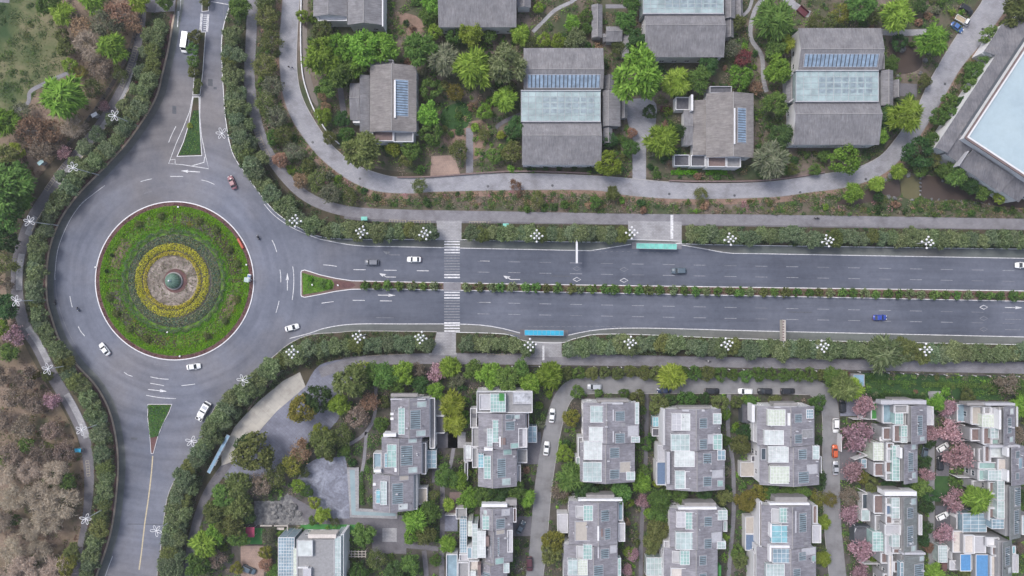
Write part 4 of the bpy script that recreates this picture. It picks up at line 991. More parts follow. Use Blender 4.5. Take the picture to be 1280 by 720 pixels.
b = TH('upper townhouse block with navy roof sheet on its lower left side', 863, 560)
z = b.gable(829, 511, 901, 562, 868, ZE, ZR); con(b, (840, 517, 851.5, 538, 'deck_pale', 2), (851.8, 517, 862.5, 538, 'glass_white', 3), (839, 543, 862, 563.5, 'glass_pale', 4)); lou(b, z, (872, 521, 882.5, 534.5), (872, 547, 882.5, 560.5)); sky(b, z, (883, 542, 898, 554, 'deck_pale')); b.glass(891.5, 517, 901.5, 530, 8, 9.9, 'glass_pale', 2, 3); b.glass(891.5, 543, 902.5, 562, 8, 9.9, 'glass_green', 2, 3)
z = b.gable(833, 562.5, 906, 612, 869, ZE - .25, ZR - .25); con(b, (843.5, 564, 868, 583.5, 'glass_white', 4)); b.glass(844, 588.5, 856, 611, 8, 10.3, 'glass_pale', 2, 4); b.flat(856.3, 589, 868, 611, 10.2, 'navy_sheet', .3, z0=8.2); lou(b, z, (877, 565, 888.5, 578.5), (877, 594, 888.5, 607)); sky(b, z, (889, 587, 904, 597, 'deck_pale'), (896, 600, 904, 608, 'glass_green')); b.glass(897, 563, 906.5, 575, 8, 9.7, 'glass_blue', 2, 2)
b.flat(822, 556, 832.5, 576.5, 5.8, 'deck_pale', .4); b.flat(820.5, 577, 832, 606, 5.4, 'navy_sheet', .4); b.glass(816, 521, 826.5, 533.5, 0, 3, 'glass_cyan', 3, 2)
b.box(848, 508.5, 888, 511, 6, 9.6, 'stone_wall', 'porch_roof'); b.box(853, 512, 881, 514.5, 9, 10.8, 'deck_pale', 'parapet'); b.flat(828.5, 511.5, 831, 556, 9.4, 'deck_pale', .5); b.box(833.5, 565, 837.5, 605, 8, 10.6, 'deck_pale', 'parapet')
b.flat(815, 535, 826, 545, 2.6, 'deck_dark', .6)

b = TH('upper townhouse block with two gridded glass roofs beside the parked orange car', 982, 556)
z = b.gable(946.5, 507.5, 1018, 556.5, 985, ZE, ZR, mat='tile_slate' if False else 'tile_town'); con(b, (960, 512, 981.5, 532, 'glass_cream', 6), (956, 538, 979.5, 556, 'glass_white', 4)); lou(b, z, (990, 516, 1000.5, 527.5), (990, 541, 1000.5, 553)); b.box(985, 516.5, 988, 532, 9, 11.6); b.glass(1008, 512, 1016.5, 523, 8, 10, 'glass_blue', 3, 3); sky(b, z, (1000, 536, 1016, 547, 'deck_grey'))
z = b.gable(949.5, 557, 1024, 606, 988, ZE - .25, ZR - .25); con(b, (961, 558, 985.5, 578, 'glass_white', 5), (963, 583, 986.5, 604.5, 'glass_cream', 6)); lou(b, z, (995, 560, 1007, 573.5), (995, 588, 1010, 603)); sky(b, z, (1007, 580, 1022, 592, 'deck_pale')); b.glass(1016, 557.5, 1024, 574, 8, 9.6, 'glass_pale', 2, 3)
b.flat(927.5, 505.5, 939.5, 528, 3.6, 'deck_dark', .4, 'slat_gap'); b.box(940, 506, 943.5, 528, 5, 9.2, 'white_wall', 'parapet'); b.flat(941, 528, 946, 552, 6, 'deck_pale', .7); b.flat(925, 577, 945.5, 595.5, 2.4, 'deck_beige', .5); b.flat(938, 569, 945.5, 577, 3, 'deck_dark', .8)
b.box(967, 503.5, 997, 507.2, 6, 9.6, 'stone_wall', 'porch_roof'); b.box(968, 508, 996, 510, 9, 10.6, 'deck_pale', 'parapet'); b.walls([[(1024.5, 571), (1027, 571), (1027, 592)]], 5)
b.flat(951, 560, 957.5, 575, 9.6, 'glass_dark', .3, z0=8.5, wall='deck_pale')

# lower row
b = TH('lower left townhouse with long white and green glass roofs on its left side', 605, 675)
z = b.gable(600, 634, 641, 661, 616, ZE, ZR); lou(b, z, (620, 646, 631.5, 659)); con(b, (603, 645, 611.5, 662, 'glass_green', 2)); sky(b, z, (627, 635, 637.5, 643.5, 'deck_pale'), (604.5, 636, 609, 642)); b.box(602, 630, 634, 634, 8, 10.6, 'white_wall', 'parapet'); b.box(632, 624.5, 646, 632, 5, 9.2, 'stone_wall', 'porch_roof')
z = b.gable(607, 661.5, 641, 702, 617, ZE - .2, ZR - .2); lou(b, z, (613, 669, 624.5, 694)); con(b, (597, 664, 607, 697, 'glass_white', 3)); sky(b, z, (620, 659.5, 631, 666, 'deck_beige'), (619, 695, 630, 703, 'glass_green')); b.box(606, 671, 611.5, 683, 9, 11.2, 'deck_brown', 'stair_head'); b.box(605.5, 670, 607, 684, 9, 11.4)
z = b.gable(600, 704, 634, 760, 613, ZE - .4, ZR - .4); lou(b, z, (603, 713, 613.5, 728)); b.box(597, 706, 601, 720, 8, 11, 'deck_brown', 'stair_head')
b.glass(575, 648.5, 583.5, 691, 0, 5.2, 'glass_blue', 3, 12); b.glass(585, 652, 590, 670, 0, 8, 'glass_cream', 2, 4); b.glass(590.5, 655, 597, 698, 0, 8, 'glass_pale', 3, 8); b.flat(584, 684, 590, 698, 7, 'glass_blue', .3)
b.flat(641.5, 634, 645.5, 652, 8, 'deck_brown', .8); b.flat(570, 634, 583.5, 648, 2.6, 'deck_grey', .8); b.flat(634, 662, 641, 690, 9.3, 'deck_pale', .4, z0=8)
b.flat(558, 692, 572, 740, 5, 'glass_blue', .7); b.flat(572.5, 702, 586, 740, 7, 'deck_grey', .8); b.flat(574, 692, 586, 702, 5.5, 'deck_pale', .8); b.flat(586.5, 700, 599, 740, 7.5, 'deck_cream', .8); b.box(588, 714, 595, 722, 7.6, 9, 'glass_white', 'roof_hatch'); b.glass(629.5, 704, 636.5, 716, 8, 9.4, 'glass_pale', 2, 2)
b.walls([[(556, 644), (575.5, 644)], [(583, 628), (583, 648)]], 2.2)

b = TH('lower townhouse with flat beige roof panel and a pale annex on its left', 744, 678)
z = b.gable(711, 626, 772, 680, 747, ZE, ZR, holes=[(720, 632, 729, 646, 'deck_brown')]); con(b, (729.5, 632, 741, 651, 'glass_green', 3)); b.flat(718.5, 651.5, 742, 676, 10.4, 'deck_beige', .25, z0=8.5, wall='deck_pale'); lou(b, z, (750, 635, 761, 650), (755, 658, 762.5, 673)); b.box(747, 634, 749, 650, 9, 11, 'deck_pale', 'parapet'); b.box(746.8, 658, 749, 676, 9, 11.5); b.box(749.3, 661, 753.5, 671, 9, 11, 'deck_brown', 'stair_head')
z = b.gable(705, 680.5, 772, 750, 741, ZE - .25, ZR - .25, holes=[(720.5, 681, 728.5, 696, 'deck_brown')]); con(b, (729, 681, 740, 699, 'glass_green', 3), (710, 700, 722, 719, 'glass_pale', 2), (722, 700, 734.5, 719, 'glass_cream', 4)); lou(b, z, (750, 684, 761, 697), (741, 703.5, 753.5, 718)); sky(b, z, (762, 677 + 4, 776 - 5, 691, 'deck_pale')); b.box(747, 684, 749, 698, 9, 10.8, 'deck_pale', 'parapet')
b.box(733, 618.5, 768, 625.5, 5, 9.4, 'stone_wall', 'porch_roof'); b.box(723, 624, 778, 626.5, 8.5, 10.7, 'white_wall', 'parapet'); b.flat(772.5, 627, 778.5, 650, 6.5, 'glass_blue', .8); b.flat(772.5, 653, 781, 676, 7, 'deck_pale', .7); b.glass(772.5, 698, 776, 740, 6, 8.6, 'glass_green', 1, 6)
b.flat(697, 642, 710, 666, 4.2, 'deck_pale', .3); b.flat(705, 686, 711, 740, 6.5, 'deck_grey', .8)

b = TH('lower townhouse with cream roof sheet and glass shed on its left', 869, 680)
z = b.gable(837, 635, 903, 684, 869, ZE, ZR); con(b, (846, 640, 856.5, 659, 'deck_pale', 2), (857, 640.5, 869, 661.5, 'glass_green', 3), (845, 665.5, 869, 687, 'glass_pale', 4)); lou(b, z, (878, 643.5, 889, 656.5), (878, 671, 888.5, 684)); sky(b, z, (888, 664.5, 902, 677, 'deck_pale')); b.glass(897.5, 638, 909, 650, 7, 9.7, 'glass_pale', 2, 3); b.glass(896.5, 677, 907, 686, 7, 9.7, 'glass_pale', 2, 2); b.flat(903.5, 651, 908.5, 664, 7, 'glass_pale', .5)
z = b.gable(830, 684.5, 897, 760, 868, ZE - .25, ZR - .25, holes=[(840, 688, 849.5, 702, 'deck_beige')]); con(b, (850.5, 688.5, 862, 706, 'glass_green', 3)); b.flat(838.5, 710, 870, 740, 10, 'deck_cream', .3, z0=8.5); lou(b, z, (872, 692, 882, 704.5), (872, 714, 882, 728)); b.box(868, 692, 869.6, 708, 9, 10.9, 'deck_pale', 'parapet')
b.box(856, 628.5, 895, 634.5, 5, 9.4, 'stone_wall', 'porch_roof'); b.box(848, 634, 896, 637, 8.6, 10.6, 'white_wall', 'parapet'); b.box(898, 707, 901.5, 740, 4, 7, 'turf_green', 'green_screen'); b.glass(808, 697, 828, 719.5, 0, 3.6, 'glass_pale', 4, 3); b.flat(829.5, 675, 836.5, 684, 7, 'deck_pale', .8)

b = TH('lower townhouse with bright cyan glass room in the middle of its roof', 983, 680)
z = b.gable(952, 631, 1014, 683, 987, ZE, ZR, holes=[(963.5, 635, 974.5, 653, 'deck_brown')]); con(b, (975, 635, 987.5, 653.5, 'glass_green', 3), (964.5, 657, 989, 678.5, 'glass_cyan', 2)); lou(b, z, (996, 639.5, 1007, 664)); b.box(993.6, 639, 995.6, 666, 9, 11, 'deck_pale', 'parapet'); b.box(963, 655, 965, 672, 9, 11.5)
z = b.gable(946, 683.5, 1020, 760, 985, ZE - .25, ZR - .25); con(b, (966, 686, 988, 703.5, 'glass_blue', 4), (958, 705, 980.5, 730, 'glass_pale', 5)); lou(b, z, (996, 688, 1006.5, 699.5), (988, 708, 998.5, 724)); sky(b, z, (1000, 681 + 3, 1020, 693, 'deck_pale'), (1014, 694, 1020, 702, 'glass_green')); b.box(962, 682, 987, 685, 9, 11.3); b.box(962, 685, 964.5, 702, 9, 11.3)
b.flat(1014.5, 631, 1020.5, 654, 7, 'deck_brown', .9); b.flat(1014.5, 656, 1025.5, 678, 7.4, 'deck_pale', .6); b.flat(931.5, 645.5, 946, 667, 3.4, 'deck_beige', .2); b.flat(931.5, 667.5, 946.5, 688, 3.4, 'navy_sheet', .2); b.flat(948, 626, 951.5, 682, 8, 'deck_brown', .9); b.flat(941, 690, 945.5, 740, 6, 'deck_grey', .9)
b.box(969, 621.5, 1009, 629.5, 5, 9.4, 'stone_wall', 'porch_roof'); b.box(962, 629, 1012, 631.5, 8.6, 10.6, 'white_wall', 'parapet'); b.glass(1014, 698, 1019, 740, 6, 8.4, 'glass_pale', 1, 6)

b = TH('lone lower left house with gridded blue glass roof beside the red awning', 388, 700)
b.flat(371, 674, 418, 760, 9, 'deck_grey', .35, win=True, wall='grey_wall'); b.glass(348, 672, 368, 760, 0, 8.6, 'glass_blue', 6, 22, bar=.12); b.glass(366.5, 686, 372, 760, 0, 9.2, 'glass_cream', 1, 12); b.glass(372, 676, 390.5, 695, 9.0, 10.2, 'glass_white', 1, 1)
b.glass(418.5, 671, 426, 760, 0, 9.2, 'glass_pale', 2, 14); b.flat(426.5, 667, 430, 760, 8, 'glass_green', .5); b.box(385, 668, 420, 673, 6, 9.8, 'deck_cream', 'porch_roof'); b.glass(379, 711, 388.5, 740, 9, 10.4, 'deck_pale', 1, 2); b.box(372, 709, 385, 710.5, 9, 10, 'white_wall')

# right column: stepped terraces
b = TH('right column townhouse with bright green lawn terrace at its upper left corner', 1128, 554)
z = b.gable(1134, 506, 1158.5, 554, 1130, ZE, ZR); lou(b, z, (1143, 518, 1151.5, 543.5)); sky(b, z, (1147, 545, 1154.5, 550.5))
z = b.gable(1125, 554.5, 1147, 603, 1120, ZE - .2, ZR - .2); lou(b, z, (1131.5, 564.5, 1140.5, 589)); sky(b, z, (1137, 554.8, 1144.5, 561.5), (1138, 590, 1144.5, 597.5))
b.flat(1088, 503, 1100.5, 524, 3.2, 'turf_green', .6); b.flat(1102, 505, 1116, 528.5, 6.4, 'glass_blue', .9); b.flat(1116.5, 506, 1133.5, 516, 8.4, 'deck_grey', .9); b.glass(1119, 516.5, 1129, 530.5, 6.5, 9.2, 'glass_green', 3, 3); b.flat(1129.5, 516.5, 1133.5, 531, 7, 'deck_cream', .8)
b.flat(1102, 534, 1115, 549, 6.4, 'deck_brown', .9); b.flat(1115.5, 531, 1126, 552, 8.2, 'deck_brown', .9); b.glass(1126.5, 532, 1134, 546, 6, 9.4, 'glass_green', 2, 4); b.glass(1126.5, 547, 1134, 553.5, 6, 9.2, 'glass_pale', 2, 2); b.flat(1155, 508, 1165.5, 531, 6.6, 'deck_pale', .6)
b.glass(1092, 553.5, 1106.5, 575.5, 0, 6.8, 'glass_cream', 3, 7); b.flat(1107, 553, 1115.5, 560, 8, 'deck_brown', .9); b.flat(1107, 560.5, 1115.5, 576, 8, 'deck_pale', .9); b.flat(1091.5, 578, 1104, 594.5, 6.4, 'deck_brown', .9); b.flat(1105.5, 576.5, 1115, 590, 7.8, 'deck_brown', .9); b.flat(1106, 590.5, 1115, 600, 7.8, 'deck_grey', .9); b.glass(1115.5, 557, 1124.5, 601, 6, 9.2, 'glass_green', 2, 10)
b.box(1101, 500.5, 1158, 505.5, 7, 10, 'deck_pale', 'parapet'); b.box(1115, 498.5, 1140, 500.8, 5, 9, 'stone_wall', 'porch_roof'); b.box(1125, 560, 1128, 573, 9, 11.4); b.walls([[(1078, 523.5), (1100, 525)], [(1066, 524), (1078, 524), (1078, 520)], [(1069, 563), (1085, 569), (1098, 569)], [(1085, 569), (1068, 575)], [(1096, 531), (1096, 546)], [(1052, 543), (1052, 565)], [(1097, 551), (1092, 552), (1092, 566)]], 3)
b.glass(1077, 574, 1083, 585, 0, 3.2, 'glass_blue', 1, 2); b.flat(1099, 546, 1116, 551.5, 6, 'white_wall', .3)

b = TH('right column lower townhouse with slate green roof and terraces to its left', 1124, 665)
z = b.gable(1125, 620, 1146.5, 692, 1121, ZE, ZR, mat='tile_slate'); lou(b, z, (1129.5, 632.5, 1139.5, 646.5), (1129.5, 655.5, 1139.5, 680.5)); sky(b, z, (1136, 622, 1144.5, 630), (1136, 681, 1144, 689.5))
z = b.gable(1125, 692.5, 1155, 760, 1121, ZE + .3, ZR + .3, mat='tile_slate'); lou(b, z, (1139, 703, 1153, 725)); sky(b, z, (1147, 694, 1154, 700)); b.glass(1125.5, 703, 1133, 740, 9, 10.9, 'glass_blue', 2, 6)
b.flat(1091, 618, 1104.5, 641, 6.4, 'deck_brown', .9); b.flat(1106, 621, 1114.5, 630, 8, 'deck_grey', .9); b.flat(1106, 630.5, 1114.5, 643, 8, 'navy_sheet', .9); b.flat(1106, 643.5, 1114.5, 654, 8, 'deck_brown', .9); b.glass(1115, 622, 1124.5, 634, 6, 9.3, 'glass_pale', 2, 3); b.glass(1115, 634.5, 1124.5, 648, 6, 9.3, 'glass_pale', 2, 3); b.flat(1115, 648.5, 1124.5, 653.5, 8, 'deck_grey', .9)
b.flat(1105, 655, 1124.5, 668, 8.2, 'deck_pale', .8); b.glass(1091, 665, 1105, 689, 0, 6.8, 'glass_green', 3, 6); b.flat(1105.5, 668.5, 1114.5, 692, 7.4, 'deck_pale', .8); b.glass(1115, 668.5, 1124.5, 684, 6, 9.2, 'glass_pale', 2, 3); b.flat(1115, 684.5, 1124.5, 691, 8, 'deck_brown', .9); b.flat(1093, 643, 1104, 664.5, 5, 'deck_grey', .7)
b.flat(1076, 636.5, 1087, 651, 3, 'glass_pale', .4); b.flat(1067, 657, 1087, 679, 3, 'deck_dark', .3, 'slat_gap'); b.flat(1077, 617, 1086, 636, 2.6, 'glass_dark', .5); b.box(1106, 614.5, 1146, 620, 6, 10.4, 'white_wall', 'parapet'); b.box(1104, 611.5, 1126, 614.2, 5, 8.8, 'stone_wall', 'porch_roof'); b.flat(1147, 643, 1151.5, 668, 7, 'deck_pale', .6)
b.box(1128, 691, 1157, 693.4, 9, 11.2, 'deck_pale', 'parapet')
b.flat(1100, 690, 1109, 703, 6, 'deck_brown', .9); b.flat(1109.5, 693, 1114.5, 740, 7, 'deck_cream', .8); b.flat(1116, 701, 1124.5, 714, 7.5, 'deck_brown', .9); b.flat(1103, 716, 1109, 740, 6, 'deck_brown', .9)
b.walls([[(1068, 656), (1070, 660), (1088, 660)], [(1068, 666), (1070, 660)], [(1078, 693), (1079, 705), (1100, 705)], [(1075, 612), (1084, 616), (1087, 630), (1092, 633)]], 3)

b = TH('far right townhouse with pale beige roof terrace beside the hedged garden', 1235, 530)
z = b.gable(1248.5, 507, 1269, 556, 1245, ZE, ZR); lou(b, z, (1254.5, 521, 1262, 541)); sky(b, z, (1259, 510, 1266, 517.5, 'glass_white'), (1258, 545, 1265, 552)); b.box(1249, 512.5, 1251.5, 537, 9, 11.6)
b.flat(1212.5, 507.5, 1227.5, 530, 7, 'deck_beige', .9); b.flat(1228, 508, 1237, 517, 8, 'deck_grey', .9); b.flat(1237.5, 509, 1248, 517, 8, 'deck_pale', .9); b.glass(1228, 518, 1247.5, 534, 6, 9.2, 'glass_cream', 5, 4); b.flat(1212, 535, 1223.5, 550.5, 6.4, 'deck_brown', .9); b.flat(1227, 534, 1238, 555, 8, 'deck_brown', .9); b.glass(1238.5, 535, 1248, 548, 6, 9.3, 'glass_pale', 2, 3); b.flat(1238.5, 548.5, 1248, 556, 8, 'glass_green', .5)
b.flat(1195.5, 505, 1206.5, 527, 4, 'glass_blue', .5); b.flat(1269.5, 508, 1271.5, 533, 7, 'deck_pale', .4); b.box(1209, 503.5, 1232, 507, 5, 9, 'stone_wall', 'porch_roof'); b.box(1232, 504, 1269, 507, 7, 10, 'deck_pale', 'parapet'); b.walls([[(1187, 520), (1190, 528), (1207, 528)], [(1206, 531), (1205, 545)], [(1200, 550), (1212, 551), (1226, 554)]], 3)
b = TH('far right stepped townhouse with one bright white terrace and lime tree in front', 1250, 615)
z = b.gable(1258, 557, 1285, 605, 1254, ZE, ZR); lou(b, z, (1264, 562, 1271, 572), (1264, 589, 1270, 598)); b.box(1259, 560, 1261.5, 571, 9, 11.4); b.box(1259, 588, 1261.5, 602, 9, 11.4); b.box(1237, 556.5, 1275, 559.5, 8, 10.4, 'deck_pale', 'parapet'); sky(b, z, (1269, 571, 1275, 585, 'glass_blue'))
z = b.gable(1256, 605.5, 1276, 672, 1252, ZE, ZR, mat='tile_slate'); lou(b, z, (1264, 608, 1275, 632), (1263, 636, 1272, 666))
b.flat(1237, 557.5, 1257.5, 571.5, 8, 'glass_white', .4); b.flat(1228.5, 557, 1236.5, 577, 7.6, 'deck_brown', .9); b.flat(1216, 560, 1220, 570, 4, 'glass_blue', .6); b.flat(1222, 560, 1228, 576, 6, 'deck_brown', .9); b.flat(1222, 577.5, 1245, 586, 7, 'glass_green', .6); b.flat(1221.5, 586.5, 1234, 600, 6.6, 'glass_green', .8); b.glass(1235.5, 588, 1256, 600.5, 6, 9, 'glass_pale', 5, 3); b.flat(1246, 573, 1257.5, 587, 8, 'deck_cream', .6)
b.flat(1234.5, 601.5, 1246, 616, 7, 'deck_brown', .9); b.flat(1234.5, 616.5, 1246, 634, 7, 'deck_grey', .9); b.flat(1234.5, 634.5, 1246, 650, 7, 'deck_brown', .9); b.glass(1247, 601, 1255.5, 625, 6, 9.2, 'glass_pale', 2, 5); b.glass(1247, 626, 1255.5, 648, 6, 9.2, 'glass_pale', 2, 5); b.glass(1240, 649, 1255, 661, 6, 8.8, 'glass_blue', 3, 3)
b.glass(1203.5, 641.5, 1233, 665, 0, 5.4, 'glass_blue', 3, 5); b.walls([[(1192, 637), (1197, 639), (1227, 640)], [(1197, 639), (1194, 647)], [(1194, 600 - 5), (1198, 597), (1215, 597)]], 3); b.flat(1195, 641, 1203, 663, 3, 'deck_dark', .4); b.flat(1214, 600, 1232, 612, 4.5, 'deck_grey', .8)
b = TH('far right bottom townhouse with two bright blue roof sheets', 1236, 695)
z = b.gable(1247, 675, 1265, 760, 1243, ZE, ZR, mat='tile_slate'); lou(b, z, (1251, 682, 1260, 705)); sky(b, z, (1257, 708, 1263, 715, 'glass_white'))
b.flat(1190, 663, 1203, 690, 4.4, 'deck_cream', .5); b.flat(1203.5, 668, 1216, 691, 6, 'deck_cream', .9); b.flat(1216.5, 669.5, 1231, 690.5, 6, 'deck_pale', .6); b.flat(1231.5, 671, 1247, 682, 7, 'white_wall', .8); b.flat(1238, 682.5, 1246.5, 693, 7, 'deck_brown', .9)
b.flat(1200, 692.5, 1214, 714, 5.4, 'blue_sheet', .1); b.flat(1214.5, 694, 1219, 712, 4.4, 'navy_sheet', .3); b.flat(1219.5, 693, 1236.5, 740, 6.2, 'blue_sheet', .1); b.flat(1237, 694, 1246, 740, 7, 'deck_cream', .8); b.flat(1264.5, 682, 1269, 692, 5, 'glass_cyan', .3); b.flat(1264, 692.5, 1271.5, 715, 5, 'deck_pale', .6)
b.walls([[(1190, 668), (1190, 700), (1199, 712)], [(1197, 680), (1197, 712)], [(1184, 690), (1188, 684)]], 3.2); b.glass(1173, 682, 1184, 703, 0, 3.2, 'glass_pale', 4, 6); b.box(1178, 704, 1184, 714, 0, 2.4, 'red_bed', 'shed'); b.flat(1186, 700, 1199, 712, 3, 'deck_pale', .5)
b.flat(1276, 644, 1290, 668, 6, 'glass_pale', .5)
# shed by the right hedge and red awning
b = Bld('garden_shed', 'small flat blue grey shed roof beside the yellow tree at lane corner', 'shed', 1073, 474); b.flat(1066, 468, 1080.5, 483, 3, 'steel_roof', .1, 'grey_wall')
b = Bld('awning', 'red square awning beside the bottom rock garden', 'awning', 312, 665); b.flat(307, 659, 318, 671.5, 3, 'red_sheet', .05, 'red_sheet', z0=2.9)
for p in ((308, 660), (317, 660), (317, 670.5), (308, 670.5)):
    m_ = MB(); u_ = U(*p, 3); m_.cyl((*u_, 0), (*u_, 2.9), .06, .06, 6); m_.build('post', 'metal', b.e)
b = Bld('pergola', 'white lattice pergola right of the lone lower left house', 'pergola', 443, 692)
pm = MB()
for i in range(7): pm.prismq(b.q(430 + 4.4 * i, 688, 430.8 + 4.4 * i, 697, 2.8), 2.7, 2.85)
for j in range(3): pm.prismq(b.q(429, 689 + 3.2 * j, 458, 689.8 + 3.2 * j, 2.95), 2.86, 2.98)
pm.build('lattice', 'deck_beige', b.e)
pm = MB()
for p in ((430.5, 689), (457, 689), (457, 696), (430.5, 696)): u_ = U(*p, 2.8); pm.cyl((*u_, 0), (*u_, 2.7), .07, .07, 6)
pm.build('post', 'deck_beige', b.e)
# timber frames by the rock garden
for (x0, y0, x1, y1, lab) in ((325, 656.5, 340, 658.5, 'short wooden beam frame below the rock pond, left one'), (342.5, 656.5, 360, 664, 'wooden frame with white top below the rock pond')):
    b = Bld('timber_frame', lab, 'frame', x0, y0)
    b.box(x0, y0, x1, y0 + 1.6, 2.2, 2.5, 'deck_beige', 'beam')
    for x in (x0 + .3, x1 - .9): b.box(x, y0, x + .7, y0 + .9, 0, 2.2, 'deck_beige', 'post')
    if y1 > 660: b.box(346, y0 + 3, 355, y0 + 6, 0.9, 1.1, 'deck_cream', 'table_top'); b.box(348, y0 + 4, 353, y0 + 5, 0, .9, 'deck_cream', 'table_base'); b.box(x1 - 1.4, y0 + 1.7, x1, y1, 2.2, 2.5, 'deck_beige', 'beam')
# footbridges (red)
for (pts, lab) in (([(999, 9), (1009, 18)], 'dark red footbridge on the pale path near the top right'), ([(826, 136), (838, 136)], 'small red footbridge left of the brown grey villa')):
    e = Bld('footbridge', lab, 'bridge', pts[0][0], pts[0][1])
    m_ = MB(); r_ = ribbon(pts, 9 if pts[0][0] > 900 else 7, False); m_.poly([U(*p, .5) for p in r_], .1, .45, 0); m_.build('deck', 'bridge_red', e.e)
    for k in ((4.2, -4.2) if pts[0][0] > 900 else (3, -3)): e.walls([offset(pts, k)], 1.3, .1, 'bridge_red', .4, 'railing')

# ---------------------------------------------------------------- foliage
RS = np.random.RandomState(11)
def quads_mesh(name, Vv, mats, mi=None):
    """Vv: (n,4,3) array"""
    n = len(Vv); me = bpy.data.meshes.new(name)
    me.vertices.add(n * 4); me.vertices.foreach_set('co', Vv.reshape(-1).astype(np.float32))
    me.loops.add(n * 4); me.loops.foreach_set('vertex_index', np.arange(n * 4, dtype=np.int32))
    me.polygons.add(n); me.polygons.foreach_set('loop_start', np.arange(0, n * 4, 4, dtype=np.int32))
    for m in mats: me.materials.append(MATS[m])
    if mi is not None: me.polygons.foreach_set('material_index', np.asarray(mi, dtype=np.int32))
    me.update(calc_edges=True); return me
def leaves(P, N, size, aspect=1.6, jit=0.6, along=None):
    n = len(P); N = N + RS.normal(0, jit, (n, 3)); N /= np.linalg.norm(N, axis=1)[:, None] + 1e-9
    A = along if along is not None else RS.normal(0, 1, (n, 3))
    A = A - (A * N).sum(1)[:, None] * N; A /= np.linalg.norm(A, axis=1)[:, None] + 1e-9
    B = np.cross(N, A); s = size * RS.uniform(.6, 1.3, n)[:, None]
    a = A * s * .5 * aspect ** .5; b = B * s * .5 / aspect ** .5
    bend = N * s * 0.12
    return np.stack([P - a - b * .6, P - a * .1 - b, P + a, P + b * 0.9 - a * .1], 1) if True else None
def sph(n, up=-0.3):
    z = RS.uniform(up, 1, n); a = RS.uniform(0, 2 * np.pi, n); r = np.sqrt(1 - z * z)
    return np.stack([r * np.cos(a), r * np.sin(a), z], 1)
def crown(R, ht, zc, nclump, nleaf, leaf, cl=.34, aspect=1.6, frond=False, inner=.55, lobes=True, jit=.6):
    """clumpy crown: clumps spread through an ellipsoid, leaves on the clumps' shells"""
    D = sph(nclump, -.45); rad = RS.uniform(inner, .9, nclump) ** .8
    wob = 1 + .16 * np.sin(3 * np.arctan2(D[:, 1], D[:, 0]) + RS.uniform(0, 6)) + RS.normal(0, .07, nclump)
    cc = D * (rad * wob)[:, None] * np.array([R * .8, R * .8, ht / 2])
    cr = R * cl * RS.uniform(.65, 1.25, nclump)
    k = RS.randint(0, nclump, nleaf); d = sph(nleaf, -.6)
    P = cc[k] + d * cr[k][:, None] * RS.uniform(.55, 1.05, nleaf)[:, None] * np.array([1, 1, .8])
    N = d + np.array([0, 0, .5])
    al = None
    if frond:
        al = d * np.array([1, 1, .3]) + cc[k] / R * .5; N = d * .4 + np.array([0, 0, 1.])
    P = P + np.array([0, 0, zc])
    return leaves(P, N, leaf, aspect, jit, al)
def trunk_mb(h, r0, R, nb=6, mat='bark'):
    m = MB(); m.cyl((0, 0, 0), (.1, .05, h * .55), r0, r0 * .7, 8, 0, False); m.cyl((.1, .05, h * .55), (.0, .1, h * .8), r0 * .7, r0 * .35, 6, 0, False)
    for i in range(nb):
        a = 2 * math.pi * i / nb + rnd.uniform(-.3, .3); z = h * rnd.uniform(.4, .6)
        p = (.1, .05, z); q = (R * .45 * math.cos(a), R * .45 * math.sin(a), z + h * rnd.uniform(.12, .25)); e = (R * .8 * math.cos(a + .2), R * .8 * math.sin(a + .2), z + h * rnd.uniform(.2, .38))
        m.cyl(p, q, r0 * .45, r0 * .28, 5, 0, False); m.cyl(q, e, r0 * .28, r0 * .08, 4, 0, False)
    return m
PROTO = {}
HIDE = []
def tree_proto(key, name, R, h, cfgs, mat, mb_trunk=None):
    """several variants of one kind; each: Empty > trunk, crown"""
    L = []
    for i, c in enumerate(cfgs):
        e = thing(name, 'x', 'tree', (0, 0, 0))
        t = trunk_mb(h, .035 * h ** .9 * .6 + .05, R).build('trunk', 'bark', e)
        me = quads_mesh('crown', crown(**c), [mat]); o = bpy.data.objects.new('crown', me); C.objects.link(o); o.parent = e
        L.append(e)
    PROTO[key] = (L, R, h)
